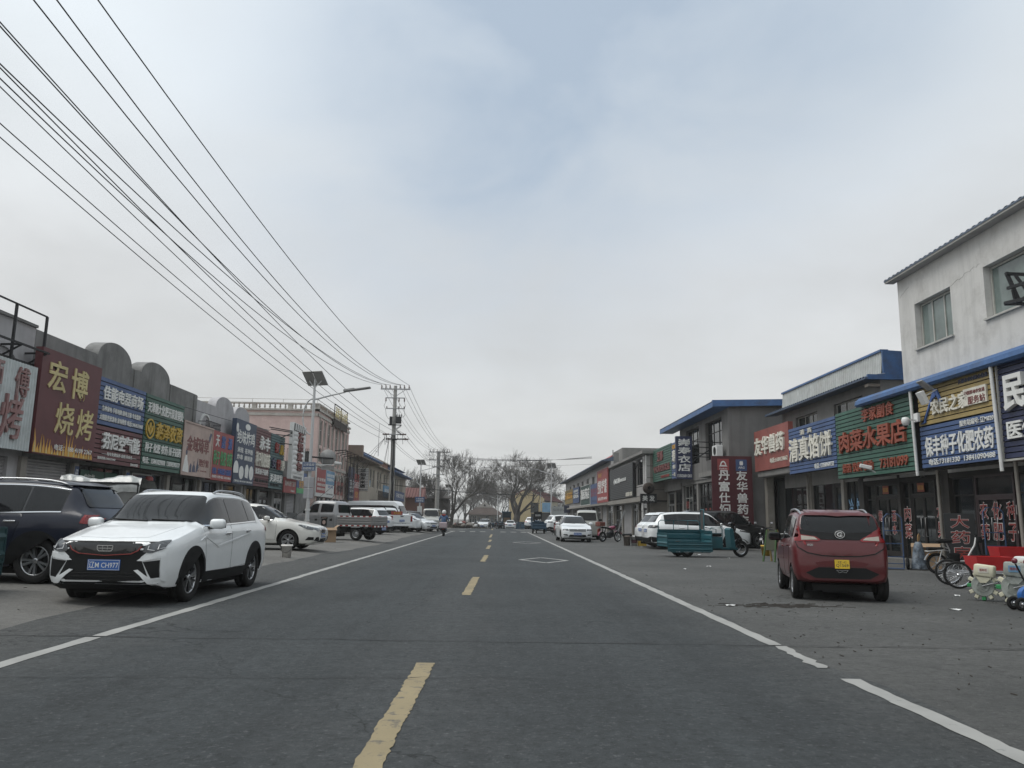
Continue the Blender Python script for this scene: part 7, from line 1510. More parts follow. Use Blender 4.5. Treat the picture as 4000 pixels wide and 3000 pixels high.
h_, n_, _, _ = b.bvh.ray_cast(Vector((-5, .47, .90)), Vector((1, 0, 0))); m = MB(); fr = Fr(h_, (0, -1, 0), (-1, 0, 0)); write(m, fr, '阿欧', 0, 0, .09, .04, .012, .004); m.obj('badge_lettering', M['chrome'], t, fix=False)
m = MB(); m.tube([(F-1.9, .05, 1.47), (F-2.05, .05, 1.72)], [.006, .003], 5); m.obj('aerial', M['black'], t)
m = MB(); m.box(-F+.1, F-.3, -.45, .45, .17, .26); m.box(-F+.12, -F+.3, -.12, .3, .14, .24); m.tube([(-F+.5, -.6, .27), (-F+.5, .6, .27)], .05, 8); m.obj('chassis', M['dark'], t)

# ---- grey double cab truck and white pickup
def truck(label, loc, rz, paint, cabL, bedL, Wd, H, bed, rw, plate, det):
    g = bool(bed == 'dropside'); F = cabL/2
    rows = rows_for(cabL, Wd, H, 1.1, 1.16, .62 if g else 1.25, 1.25 if g else 1.95, cabL-.25, 'box', 1.12, None, .9, .3, 1.24 if g else 1.08, .70)
    ra = -F-bedL*.55
    sp = dict(L=cabL, W=Wd, r=rw, tw=.17 if g else .24, paint=paint, axles=(F-(.62 if g else .9), ra), rows=rows, wheel='steel' if g else 'five', wcol='steel' if g else 'alloy', side=[F-(.85 if g else 1.5), F-(1.62 if g else 2.4), F-(2.42 if g else 3.3)], front_glass=[(-.6, 1.24), (.6, 1.24), (.54, H-.14), (-.54, H-.14)], rear_glass=[(-.55, 1.28), (.55, 1.28), (.52, H-.2), (-.52, H-.2)], doors=[(F-1.62, F-.72), (F-2.45, F-1.66)] if g else None, sill=.42, notrim=g, wgap=.07 if g else .02, wr=.08 if g else .04, whi=.09 if g else .035, mirror=(F-(.9 if g else 1.6), 1.3 if g else 1.22), mirror_body=0, detail=det, plates=[], patches=[('headlight', 'FF', HEAD, [[(.4, .8), (.72, .82), (.72, .94), (.45, .92)]], .01), ('sill_strip', 'LR', 'steel', [[(F-2.4, .98), (F-.6, .98), (F-.6, 1.0), (F-2.4, 1.0)]], .012)])
    t, b = car('pickup_truck', label, 'truck', loc, rz, sp)
    m = MB(); m.box(-F-bedL, F-1.2, -.36, -.28, .42, .56); m.box(-F-bedL, F-1.2, .28, .36, .42, .56); m.box(ra-.05, ra+.05, -Wd/2+.15, Wd/2-.15, rw-.05, rw+.05); m.bbox((ra+.5, -.3, .45), (.3, .16, .14), None, .03); m.box(-F-.5, -F-.1, .28, .6, .35, .62); m.obj('chassis', M['dark'], t)
    zb = .72 if g else .74; x0, x1 = -F-bedL, -F-.04; SIL = pm('ribbed silver board', (.34,.34,.34), .4, .5, dirt=(.2,.17,.15,.5), dscale=3) if g else PAINT[paint]
    m = MB(); m.box(x0, x1, -Wd/2, Wd/2, zb-.08, zb); m.obj('bed_floor', M['steel'] if g else PAINT[paint], t)
    TH = .04; zt = zb+(.40 if g else .52)
    def board_(nm, box, along):
        m = MB(); m.box(*box)
        if g:
            for k in range(3):
                z = zb+.06+k*.115
                if along == 'x': [m.bbox(((box[0]+box[1])/2, y, z+.04), ((box[1]-box[0])/2-.02, .012, .035), None, .01) for y in (box[2]-.008, box[3]+.008)]
                else: [m.bbox((x, (box[2]+box[3])/2, z+.04), (.012, (box[3]-box[2])/2-.02, .035), None, .01) for x in (box[0]-.008, box[1]+.008)]
        o = m.obj(nm, SIL, t); return o
    for s in (1, -1):
        o = board_('side_board', (x0, x1, min(s*Wd/2, s*(Wd/2-TH)), max(s*Wd/2, s*(Wd/2-TH)), zb, zt), 'x')
        if g:
            m = MB(); n = 12
            for i in range(n):
                for z in (zt-.03, zb-.06): m.box(x0+(x1-x0)*i/n, x0+(x1-x0)*(i+1)/n, s*(Wd/2+.021), s*(Wd/2+.024), z, z+.055, i % 2)
            m.obj('reflective_tape', [C['rl'], C['wl']], o)
    o = board_('tailgate', (x0-TH, x0, -Wd/2, Wd/2, zb, zt), 'y')
    if g:
        m = MB(); n = 9
        for i in range(n): m.box(x0-TH-.024, x0-TH-.021, -Wd/2+Wd*i/n, -Wd/2+Wd*(i+1)/n, zb-.1, zb-.02, i % 2)
        m.obj('reflective_tape', [C['rl'], C['wl']], o); m = MB(); m.box(x0-.02, x0, -Wd/2+.1, Wd/2-.1, .45, .72); m.obj('rear_frame', M['dark'], t)
        m = MB(); m.bar((-F+.02, -.5, zt), (-F+.02, -.5, H-.25), .03); m.obj('cab_guard', M['iron'], t)
        m = MB(); [m.bbox((F-xx, s*(b.val(F-xx)[3]+.001), .95), (.07, .008, .06), None, .004) for xx in (1.5, 2.3) for s in (1,)]; m.obj('handle', M['black'], t)
        crest = MB(); fr = Fr((F-1.95, Wd/2+.004, .88), (-1, 0, 0), (0, 1, 0)); crest.prism([(-.17, .2), (.17, .2), (.19, .12), (.15, .08), (.15, -.22), (-.15, -.22), (-.15, .08), (-.19, .12)], 0, .006, lambda u, v, w: fr(u, v, w)); co = crest.obj('door_crest', M['black'], t)
        cm_ = MB(); write(cm_, fr, '东北猛虎', 0, .15, .26, .05, .007, .003); cm_.prism(ell(0, -.06, .09, .10, 14), .007, .010, lambda u, v, w: fr(u, v, w)); cm_.obj('crest_mark', C['pink'], co, fix=False)
    else:
        m = MB(); [m.bbox((x0-.03, s*(Wd/2-.09), zb+.25), (.03, .08, .2), None, .02) for s in (1, -1)]; m.obj('tail_lamp', TAIL, t)
        m = MB(); m.bbox((x0-.10, 0, .55), (.07, Wd/2-.08, .08), None, .03); m.obj('rear_bumper', M['chrome'] if False else PAINT[paint], t)
        m = MB(); m.bbox((x0-.06, 0, zt-.08), (.01, .12, .03), None, .005); m.obj('tailgate_handle', M['black'], t)
        m = MB(); m.bbox((x0+.25, .25, zt+.13), (.05, .45, .13), None, .01); o = m.obj('red_banner_box', C['rl'], t); a = MB(); write(a, Fr((x0+.199, .25, zt+.13), (0, -1, 0), (-1, 0, 0)), '便民送货', 0, 0, .6, .16, 0, .004); a.obj('lettering', C['yl'], o, fix=False)
        m = MB(); [m.tube([(x1-.15, s*.7, zt), (x1-.4, s*.62, H-.1), (x1-.1, s*.6, H-.02)], .035, 8) for s in (1, -1)]; m.obj('roll_bar', M['black'], t)
        m = MB(); m.box(x0, x1, -Wd/2+.01, -Wd/2+.2, .5, zb-.08); m.box(x0, x1, Wd/2-.2, Wd/2-.01, .5, zb-.08); m.obj('bed_skirt', PAINT[paint], t)
    plate_(t, (x0-TH-.05, .0 if not g else -.35, .55 if g else .86), REAR, plate); return t
truck('grey double cab light truck with silver drop sides and red white tape', (-8.6, 39.7, .12), R(161), 'grey', 2.62, 1.85, 1.56, 1.86, 'dropside', .30, '辽M 05W69', 2)
truck('white pickup with red tail lamps and a red yellow box over its tailgate', (-9.0, 61.2, .12), R(128), 'white', 3.55, 1.65, 1.82, 1.80, 'tub', .37, '辽M 6P803', 1)

# ---- cargo tricycles
TRK = dict(teal=pm('teal painted steel', (.012,.085,.105), .5, var=.15, dirt=(.03,.06,.07,.5), dscale=3), bluetrike=pm('blue painted steel', (.012,.05,.09), .5, var=.15, dirt=(.04,.05,.06,.5), dscale=3), dkgreen=pm('dark green steel', (.012,.045,.05), .5, var=.15))
def bikewheel(parent, loc, r, w, rot=0, spokes=5, name='wheel', thin=False):
    m = MB(); Q = Matrix.Rotation(R(90), 4, 'X'); tr = w*.5
    prof = [(r-tr+tr*math.cos(a), tr*math.sin(a)) for a in [6.2832*i/10 for i in range(11)]]; m.lathe(prof, 28, Q)
    o = m.obj(name, M['rubber'], parent); o.location = loc; o.rotation_euler = (0, .4, rot)
    m = MB(); m.lathe([(r-2*tr+.006, -w*.3), (r-2*tr-.012, 0), (r-2*tr+.006, w*.3)], 24, Q); m.lathe([(.0, -.06), (.03, -.06), (.03, .06), (0, .06)], 10, Q)
    for i in range(spokes):
        a = 6.2832*i/spokes; p = Vector((math.cos(a), 0, math.sin(a)))
        if thin: m.tube([p*.02+Vector((0, .025*(-1)**i, 0)), p*(r-2*tr)], .0025, 4, False)
        else: m.bar(p*.02, p*(r-2*tr), .035, .02)
    m.obj('rim', M['chrome'] if thin else M['alloy'], o); return o
def trike(label, loc, rz, mat, cat='tricycle', full=True, group='cargo tricycles', sc=1.0):
    t = thing('cargo_tricycle', label, cat, loc, rz, group); t.scale = (sc, sc, sc); m_ = TRK[mat]
    # local x forward; box from x=-1.45 to .15
    bikewheel(t, (1.42, 0, .30), .30, .11, 0, 3)
    for s in (1, -1): bikewheel(t, (-.78, s*.46, .27), .27, .13, 0, 3)
    x0, x1, w, zf, zt = -1.5, .12, .55, .50, .92
    m = MB(); m.box(x0, x1, -w, w, zf-.05, zf); m.obj('bed_floor', m_, t)
    def panel(nm, a, b, z0, z1, out):
        m = MB(); a, b = Vector(a), Vector(b); d = (b-a); n = Vector(out); k = 6
        prof = [(0, 0), (.10, 0), (.22, .025), (.34, 0), (.62, 0), (.74, .025), (.86, 0), (1, 0)]
        vs = []
        for p in (a, b):
            for q, o in prof: vs.append(p + n*o + Vector((0, 0, z0+(z1-z0)*q)))
        K = len(prof); m.add(vs, [(i, i+1, K+i+1, K+i) for i in range(K-1)]); m.bar(a+Vector((0, 0, z1)), b+Vector((0, 0, z1)), .03); m.bar(a+Vector((0, 0, z0)), b+Vector((0, 0, z0)), .03); m.bar(a+Vector((0, 0, z0)), a+Vector((0, 0, z1)), .03); m.bar(b+Vector((0, 0, z0)), b+Vector((0, 0, z1)), .03)
        return m.obj(nm, m_, t)
    panel('drop_side', (x0, -w-.02, 0), (x1, -w-.02, 0), zf-.29, zf+.02, (0, -1, 0)); panel('side_panel', (x0, w, 0), (x1, w, 0), zf, zt+.02, (0, 1, 0)); panel('front_panel', (x1, -w, 0), (x1, w, 0), zf, zt, (1, 0, 0)); panel('tailgate', (x0-.02, -w, 0), (x0-.02, w, 0), zf-.12, zt-.1, (-1, 0, 0))
    m = MB()
    m.tube([(x0+.02, w, zt), (x0+.02, w, zt+.28), (x0+.1, w, zt+.36), (x1-.12, w, zt+.36), (x1-.02, w, zt+.28), (x1-.02, w, zt)], .018, 6)
    for x in (-.9, -.35): m.tube([(x, w, zt), (x, w, zt+.36)], .015, 6)
    m.obj('rail', m_, t)
    m = MB(); m.tube([(x1+.02, .22, zf), (x1+.02, .22, 1.62), (x1+.02, .26, 1.68), (x1+.02, .50, 1.68), (x1+.02, .54, 1.62), (x1+.02, .54, zf)], .022, 6); m.box(x1+.01, x1+.03, .23, .53, zf, .95); m.obj('back_frame', m_, t)
    m = MB(); m.box(x1+.005, x1+.03, .25, .51, .98, 1.6); m.obj('back_pad', pm('worn pad', (.06,.055,.055), .8), t)
    m = MB(); m.tube([(x0+.05, -w, zf-.02), (x0+.05, -w-.02, .22), (x0+.15, -w-.02, .17), (x1-.1, -w-.02, .17), (x1, -w-.02, .24), (x1, -w, zf-.02)], .018, 6); [m.tube([(x, -w, zf), (x, -w-.02, .17)], .015, 6) for x in (-.85, -.25)]; m.obj('guard_rail', m_, t)
    m = MB(); m.box(x1+.06, .62, -.28, .28, .32, .72); m.box(.3, 1.25, -.14, .14, .27, .34); m.obj('seat_box', m_, t)
    m = MB(); m.bbox((.38, 0, .78), (.24, .26, .05), None, .03); m.obj('seat', M['black'], t)
    m = MB(); m.tube([(.62, -.28, .34), (.62, -.28, .98), (.58, -.28, 1.04), (.2, -.28, 1.04), (.16, -.28, .96)], .016, 6); m.tube([(.62, .28, .34), (.62, .28, .98), (.2, .28, 1.04)], .016, 6); m.bar((.2, -.28, .84), (.62, -.28, .84), .025); m.obj('arm_rail', m_, t)
    m = MB(); m.prism([(.98, .34), (1.14, .30), (1.06, 1.0), (.98, 1.04), (.92, .98)], -.24, .24, lambda u, v, w_: Vector((u, w_, v))); m.obj('leg_shield', m_, t)
    m = MB(); [m.tube([(1.13, s*.09, 1.05), (1.42, s*.09, .30)], .024, 8) for s in (1, -1)]; m.tube([(1.04, 0, 1.22), (1.16, 0, .95)], .03, 8); m.tube([(.86, -.36, 1.16), (.98, -.3, 1.2), (1.06, 0, 1.2), (.98, .3, 1.2), (.86, .36, 1.16)], .014, 6); [m.tube([(.98, s*.3, 1.2), (1.0, s*.33, 1.42)], .007, 5) for s in (1, -1)]; m.obj('handlebar', M['iron'], t)
    m = MB(); [m.tube([(.86, s*.36, 1.16), (.97, s*.31, 1.195)], .02, 8) for s in (1, -1)]; m.obj('grip', M['black'], t)
    m = MB(); [m.bbox((1.0, s*.34, 1.47), (.02, .07, .05), None, .015) for s in (1, -1)]; m.obj('mirror', M['black'], t)
    m = MB(); m.lathe([(0, -.12), (.07, -.08), (.10, .0), (.09, .03), (0, .04)], 16, Matrix.Translation((1.2, 0, 1.0)) @ Matrix.Rotation(R(95), 4, 'Y')); m.bbox((1.1, 0, 1.16), (.09, .13, .06), Matrix.Rotation(R(25), 3, 'Y'), .03); m.obj('headlamp', M['blackgloss'], t)
    m = MB(); n = 10
    for i in range(n):
        a0, a1 = R(35+i*11), R(35+(i+1)*11); P = []
        for a in (a0, a1):
            for y in (-.08, .08): P += [(1.42+.36*math.cos(a), y, .30+.36*math.sin(a))]
        m.add(P, [(0, 1, 3, 2)], None, True)
    m.obj('mudguard', M['darkalloy'], t)
    m = MB(); m.tube([(-.78, -.44, .27), (-.78, .44, .27)], .035, 8); m.tube([(-.78, 0, .27), (.2, .1, .36)], .03, 8); m.obj('axle', M['dark'], t)
    return t
trike('teal cargo tricycle with a flatbed box, parked by the broadside white SUV', (7.45, 29.15, 0), R(7), 'teal')
m = MB(); m.bbox((-.3, -.2, .955), (.3, .12, .02), None, .01); 
t = trike('dark blue cargo tricycle seen from behind at the far right', (3.6, 71.0, 0), R(92), 'bluetrike', sc=1.08)
m = MB(); m.box(-.1, 0, -.32, .32, 1.15, 1.75); o = m.obj('rear_board', M['black'], t); a = MB(); write(a, Fr((-.102, 0, 1.45), (0, -1, 0), (-1, 0, 0)), '送货车', 0, 0, .45, .16, 0, .004); a.obj('lettering', C['wl'], o, fix=False)
t = trike('dark green tricycle box cut by the left frame edge before the dark SUV', (-8.72, 11.1, .1), R(188), 'dkgreen', sc=1.1)
for k, (x, y, a) in enumerate(((-2.6, 118.5, 20), (-.4, 119.5, 150), (5.2, 118, 30), (7.2, 121, 10))):
    trike(('blue tricycle half hidden beside the rubbish heap', 'dark tricycle between the tiled house saloon and the thin lamp', 'blue tricycle parked beyond the departing saloon', 'blue tricycle at the foot of the yellow house')[k], (x, y, gz(x, y)), R(a), 'bluetrike')
# three-wheeler under a clear plastic cover behind the dark SUV
t = thing('covered_tricycle', 'cargo tricycle wrapped in clear crinkled plastic sheet behind the dark SUV', 'tricycle', (-9.3, 19.4, .12), R(6)); t.scale = (.78, 1, 1.2)
m = MB(); rp = random.Random(8)
def tarp(u, v):
    x = -1.15+2.3*u; a = math.pi*(v-.5)*.98
    y = .62*math.sin(a)**1 if abs(v-.5) < .5 else 0; z = 1.42+.22*math.cos(a)
    y = .68*max(-1, min(1, (v-.5)*2.4)); z = 1.62+.04*math.sin(u*9+v*3) - (max(0, abs(v-.5)-.30)*1.6)
    return Vector((x+.02*math.sin(v*21), y+.008*math.sin(u*33+v*9), z+.007*math.sin(u*41+v*17)))
m.grid(tarp, 60, 24); m.obj('plastic_cover', pm('milky plastic film', (.33,.345,.335), .18, var=.2, vscale=6, spec=.8, bump=.5, bscale=14), t)
m = MB()
for x in (-1.12, 0, 1.12):
    for y in (-.66, .66): m.bar((x, y, .4), (x, y, 1.5), .04)
for y in (-.66, .66): m.bar((-1.12, y, 1.5), (1.12, y, 1.5), .04); m.bar((-1.12, y, .5), (1.12, y, .5), .05)
m.obj('frame', M['iron'], t)
m = MB(); [m.box(-1.1, 1.1, y-.01, y+.01, .5, 1.48) for y in (-.64, .64)]; m.obj('side_sheet', pm('grey sheeting', (.16,.165,.16), .3, var=.25, spec=.6), t)
for s in (.5, -.5): bikewheel(t, (-.7, s, .28), .28, .12, 0, 5)
bikewheel(t, (1.0, 0, .28), .28, .1, 0, 5)

# ---- two-wheelers
def motorbike(label, loc, rz, tank, group='motorcycles', box=False, sc=1.0):
    t = thing('motorcycle', label, 'motorcycle', loc, rz, group); t.scale = (sc, sc, sc)
    bikewheel(t, (.64, 0, .30), .30, .085, 0, 5); bikewheel(t, (-.62, 0, .29), .29, .11, 0, 5)
    m = MB(); [m.tube([(.40, s*.075, .98), (.64, s*.075, .30)], .022, 8) for s in (1, -1)]; m.tube([(.38, 0, .95), (.28, 0, .72), (.10, 0, .35), (-.25, 0, .33), (-.62, 0, .29)], .022, 8); m.tube([(.38, 0, .9), (-.1, 0, .78), (-.75, 0, .82)], .022, 8); [m.tube([(-.62, s*.1, .29), (-.48, s*.1, .75)], .025, 8) for s in (1, -1)]; m.obj('frame', M['iron'], t)
    m = MB(); m.bbox((.02, 0, .42), (.2, .14, .14), None, .05); m.lathe([(0, 0), (.09, 0), (.09, .2), (0, .22)], 12, Matrix.Translation((.08, 0, .48)) @ Matrix.Rotation(R(40), 4, 'Y')); m.tube([(.1, -.12, .34), (-.1, -.14, .24), (-.8, -.16, .30)], .035, 8); m.obj('engine', M['darkalloy'], t)
    m = MB(); m.bbox((.16, 0, .80), (.24, .13, .11), Matrix.Rotation(R(-8), 3, 'Y'), .09); m.obj('fuel_tank', tank, t, angle=50)
    m = MB(); m.bbox((-.34, 0, .80), (.32, .13, .05), Matrix.Rotation(R(4), 3, 'Y'), .045); m.obj('seat', M['black'], t)
    m = MB(); m.tube([(.22, -.36, 1.04), (.36, -.2, 1.03), (.40, 0, 1.0), (.36, .2, 1.03), (.22, .36, 1.04)], .014, 6); [m.tube([(.3, s*.28, 1.05), (.28, s*.36, 1.2)], .006, 5) for s in (1, -1)]; m.obj('handlebar', M['iron'], t)
    m = MB(); [m.bbox((.28, s*.36, 1.23), (.012, .055, .04), None, .01) for s in (1, -1)]; m.obj('mirror', M['chrome'], t)
    m = MB(); m.lathe([(0, -.1), (.06, -.07), (.09, .0), (.08, .03), (0, .035)], 14, Matrix.Translation((.52, 0, .92)) @ Matrix.Rotation(R(95), 4, 'Y')); m.obj('headlamp', M['blackgloss'], t)
    m = MB()
    for cx, cz, a0, a1 in ((.64, .30, 20, 130), (-.62, .29, 50, 170)):
        for i in range(9):
            p0, p1 = R(a0+(a1-a0)*i/9), R(a0+(a1-a0)*(i+1)/9); m.add([(cx+.36*math.cos(a), y, cz+.36*math.sin(a)) for a in (p0, p1) for y in (-.06, .06)], [(0, 1, 3, 2)], None, True)
    m.obj('mudguard', tank, t)
    m = MB(); m.bbox((-.88, 0, .74), (.03, .06, .04), None, .015); m.obj('tail_lamp', TAIL, t)
    if box: m = MB(); m.bbox((-.80, 0, 1.02), (.22, .2, .12), None, .03); m.obj('top_box', pm('red brown box', (.16,.045,.03), .6, dirt=(.3,.25,.2,.5), dscale=5), t); m = MB(); m.bbox((-.72, .2, .55), (.08, .06, .18), None, .02); m.obj('pannier', C['orl'], t)
    m = MB(); m.tube([(-.1, .1, .3), (-.18, .28, .02)], .014, 6); m.obj('side_stand', M['iron'], t)
    return t
motorbike('red motorcycle with a brown top box, side on in front of the tiled house shutter', (6.65, 47.4, 0), R(38), pm('pink red tank', (.22,.035,.075), .35, coat=.5, var=.5, vscale=14), box=True)
motorbike('dark motorcycle beside the white table at the animal medicine shop', (12.2, 36.6, 0), R(-120), M['blackgloss'])
motorbike('old loaded motorcycle next to the far dark blue tricycle', (4.75, 64.5, 0), R(80), pm('dusty red', (.18,.05,.045), .6), sc=1.15)
for k, (x, y) in enumerate(((-.95, 112), (-.2, 112.8), (.5, 112.2))): motorbike(('leftmost dark motorcycle right of the tiled house saloon', 'middle dark motorcycle of three before the tiled house', 'dark motorcycle nearest the thin end lamp post')[k], (x, y, gz(x, y)), R(75+25*k), M['blackgloss'])
def scooter(label, loc, rz, col, cat='scooter', plate=True):
    t = thing('scooter', label, cat, loc, rz)
    bikewheel(t, (.60, 0, .25), .25, .10, 0, 5); bikewheel(t, (-.58, 0, .25), .25, .11, 0, 5)
    m = MB(); m.bbox((-.45, 0, .50), (.36, .17, .17), Matrix.Rotation(R(5), 3, 'Y'), .1); m.bbox((.0, 0, .32), (.32, .16, .05), None, .04); m.obj('body_shell', M['black'], t, angle=50)
    m = MB(); m.prism([(.30, .32), (.42, .36), (.36, .95), (.28, .95)], -.19, .19, lambda u, v, w: Vector((u, w, v))); m.obj('leg_shield', col, t)
    m = MB(); m.bbox((-.35, 0, .70), (.38, .16, .05), None, .045); m.obj('seat', M['black'], t)
    m = MB(); m.tube([(.36, 0, .9), (.60, 0, .25)], .03, 8); m.tube([(.26, -.34, 1.06), (.34, 0, 1.02), (.26, .34, 1.06)], .014, 6); [m.tube([(.28, s*.3, 1.06), (.26, s*.36, 1.24)], .006, 5) for s in (1, -1)]; m.obj('handlebar', M['iron'], t)
    m = MB(); [m.bbox((.26, s*.36, 1.27), (.012, .06, .035), None, .01) for s in (1, -1)]; m.obj('mirror', M['white'], t)
    m = MB(); m.bbox((-.86, 0, .48), (.03, .06, .04), None, .02); m.obj('tail_lamp', TAIL, t)
    return t
t = scooter('grey pink scooter being ridden away along the left edge line', (-3.62, 55.4, 0), R(91), pm('dusty pink', (.42,.34,.36), .45), 'scooter')
m = MB(); m.bbox((-.86, 0, .74), (.15, .26, .20), None, .06); m.obj('rear_box', pm('dusty pink', (.42,.34,.36), .45), t)
m = MB(); [m.bbox((.30, s*.31, 1.05), (.10, .10, .09), None, .06) for s in (1, -1)]; m.obj('handlebar_muff', M['white'], t)

def skin_body(pts, edges, name, mats, parent=None, sub=2):
    me = bpy.data.meshes.new(name); me.from_pydata([p[:3] for p in pts], edges, []); o = bpy.data.objects.new(name, me); COL.objects.link(o)
    sk = o.modifiers.new('s', 'SKIN'); sk.use_smooth_shade = True
    for i, p in enumerate(pts): me.skin_vertices[0].data[i].radius = (p[3], p[4] if len(p) > 4 else p[3])
    me.skin_vertices[0].data[0].use_root = True
    sb_ = o.modifiers.new('u', 'SUBSURF'); sb_.levels = sub; sb_.render_levels = sub
    dg = bpy.context.evaluated_depsgraph_get(); m2 = bpy.data.meshes.new_from_object(o.evaluated_get(dg)); bpy.data.objects.remove(o); m2.name = name
    for x in (mats if isinstance(mats, list) else [mats]): m2.materials.append(x)
    return m2
# rider seen from behind, seated, hands at the bar ends (local x forward like the scooter)
rp_ = [(-.30, 0, .80, .17, .14), (-.32, 0, .98, .15, .12), (-.28, 0, 1.18, .17, .12), (-.23, 0, 1.34, .15, .10), (-.20, 0, 1.44, .06), (-.17, 0, 1.54, .07),
  (-.24, .19, 1.33, .075), (-.14, .29, 1.14, .055), (.10, .31, 1.07, .045), (.24, .31, 1.06, .04), (-.24, -.19, 1.33, .075), (-.14, -.29, 1.14, .055), (.10, -.31, 1.07, .045), (.24, -.31, 1.06, .04),
  (-.22, .13, .78, .10), (.12, .17, .76, .08), (.17, .16, .42, .055), (.26, .16, .38, .04), (-.22, -.13, .78, .10), (.12, -.17, .76, .08), (.17, -.16, .42, .055), (.26, -.16, .38, .04)]
re_ = [(0,1),(1,2),(2,3),(3,4),(4,5),(3,6),(6,7),(7,8),(8,9),(3,10),(10,11),(11,12),(12,13),(0,14),(14,15),(15,16),(16,17),(0,18),(18,19),(19,20),(20,21)]
pr = thing('person', 'person in a blue jacket and white helmet riding the scooter away', 'person', (-3.62, 55.4, 0), R(91))
JK = pm('blue patterned jacket', (.07,.13,.24), .8, var=.6, vscale=16); me = skin_body(rp_, re_, 'rider_body', JK, pr)
link('body', me, pr)
def stuffpart(nm, pts, ed, mat): link(nm, skin_body(pts, ed, nm, mat), pr)
stuffpart('trousers', [(-.30, 0, .77, .175, .145), (-.22, .13, .775, .108), (.12, .17, .76, .086), (.17, .16, .44, .062), (-.22, -.13, .775, .108), (.12, -.17, .76, .086), (.17, -.16, .44, .062)], [(0,1),(1,2),(2,3),(0,4),(4,5),(5,6)], pm('pale trousers', (.30,.28,.27), .85))
m = MB(); [m.bbox((.24, s*.16, .385), (.12, .045, .045), None, .035) for s in (1, -1)]; m.obj('shoe', M['black'], pr)
m = MB(); m.lathe([(.125, -.08), (.145, -.02), (.14, .07), (.10, .13), (.04, .158), (0, .162)], 20, Matrix.Translation((-.17, 0, 1.60))); m.obj('helmet', M['white'], pr)
m = MB(); m.lathe([(.05, -.20), (.10, -.16), (.118, -.08), (.12, .0), (.0, .05)], 16, Matrix.Translation((-.17, 0, 1.58))); m.obj('hair', pm('black hair', (.012,.011,.011), .7), pr)
m = MB(); m.bbox((-.36, 0, 1.42), (.05, .13, .05), Matrix.Rotation(R(20), 3, 'Y'), .04); m.obj('scarf', C['rl'], pr)

# ---- small things by the right-hand shops
def bucket(label, loc, mat, r=.155, h=.36, lid=False, group='buckets and tubs on the forecourt'):
    t = thing('bucket', label, 'bucket', loc, 0, group)
    m = MB(); m.lathe([(0, .01), (r*.82, 0), (r, h), (r+.012, h), (r+.012, h-.03), (r+.02, h-.03), (r+.02, h-.045), (r*.98, h-.06)], 20); m.lathe([(r*.97, h), (r*.8, .03), (0, .03)], 20); m.obj('tub', mat, t)
    m = MB(); m.tube([(-(r+.015), 0, h-.04)]+[((r+.015)*math.cos(math.pi-math.pi*i/10), -.10-.06*math.sin(math.pi*i/10), h-.06-.16*math.sin(math.pi*i/10)) for i in range(1, 10)]+[((r+.015), 0, h-.04)], .005, 5); m.obj('handle', M['iron'], t)
    return t
t = bucket('dirty grey brown paint bucket with black rags in it, leftmost of three', (6.55, 40.6, 0), pm('dirty bucket', (.17,.14,.12), .6, dirt=(.3,.28,.25,.5), dscale=6), .19, .5)
m = MB(); m.bbox((0, 0, .54), (.24, .17, .06), None, .055); m.obj('rag', M['black'], t)
t = bucket('white paint bucket with a dark label, between the grey bucket and yellow crate', (6.93, 40.7, 0), M['whiteplastic'], .17, .5); m = MB(); m.lathe([(.152, .14), (.163, .30)], 20); m.obj('label', pm('wine label', (.11,.05,.06), .5), t)
t = thing('crate', 'yellow plastic crate with a red bag on top beside the white bucket', 'crate', (7.32, 40.7, 0)); m = MB()
for a in ((-.2, .2, -.15, -.135, .0, .42), (-.2, .2, .135, .15, 0, .42), (-.2, -.185, -.135, .135, 0, .42), (.185, .2, -.135, .135, 0, .42), (-.185, .185, -.135, .135, 0, .02), (-.215, .215, -.165, -.15, .36, .43)): m.box(*a)
m.obj('tub', C['yl'], t); m = MB(); m.box(-.08, .06, -.155, -.151, .2, .3); m.obj('label', M['white'], t)
m = MB(); m.lathe([(.0, .0), (.11, .01), (.12, .1), (.06, .2), (.02, .27), (.04, .31), (0, .3)], 10); o = root_of('plastic_bag', 'knotted red white plastic bag lying in the yellow crate', 'bag', m, pm('red bag', (.5,.10,.09), .35, var=.5, vscale=18)); o.location = (7.30, 40.7, .36)
bucket('yellow bucket standing behind the red microcar near the trestle', (10.3, 30.9, 0), C['yl'], .17, .40)
bucket('battered white bucket alone on the concrete left of the edge line', (-6.0, 23.4, gz(-6.0, 23.4)), pm('dirty white tub', (.66,.65,.62), .5, dirt=(.25,.22,.19,.6), dscale=7), .15, .36)
t = thing('a_frame_board', 'dark green A shaped board on wooden legs left of the red microcar', 'board', (9.0, 26.3, 0), R(35))
m = MB(); [m.bar((-.22, s*.22, 0), (-.02, s*.18, 1.02), .045) for s in (1, -1)]; m.obj('leg', pm('green timber', (.05,.10,.035), .8), t)
m = MB(); [m.bar((.22, s*.22, 0), (.02, s*.18, 1.02), .045) for s in (1, -1)]; m.obj('leg', pm('ochre timber', (.30,.22,.09), .8), t)
m = MB(); m.bbox((-.085, 0, .68), (.012, .17, .32), Matrix.Rotation(R(11), 3, 'Y'), .004); m.obj('panel', pm('olive board', (.05,.055,.035), .8), t)
t = thing('table', 'small pale table outside the animal medicine shop', 'table', (12.9, 37.6, 0)); m = MB(); m.bbox((0, 0, .74), (.55, .32, .02), None, .01); m.obj('tabletop', M['white'], t); [MB().bar((x, y, 0), (x*.95, y*.95, .72), .035).obj('leg', M['steel'], t) for x in (-.5, .5) for y in (-.27, .27)]
BLT = pm('blue painted tube', (.022,.055,.13), .5, dirt=(.05,.05,.06,.5), dscale=6)
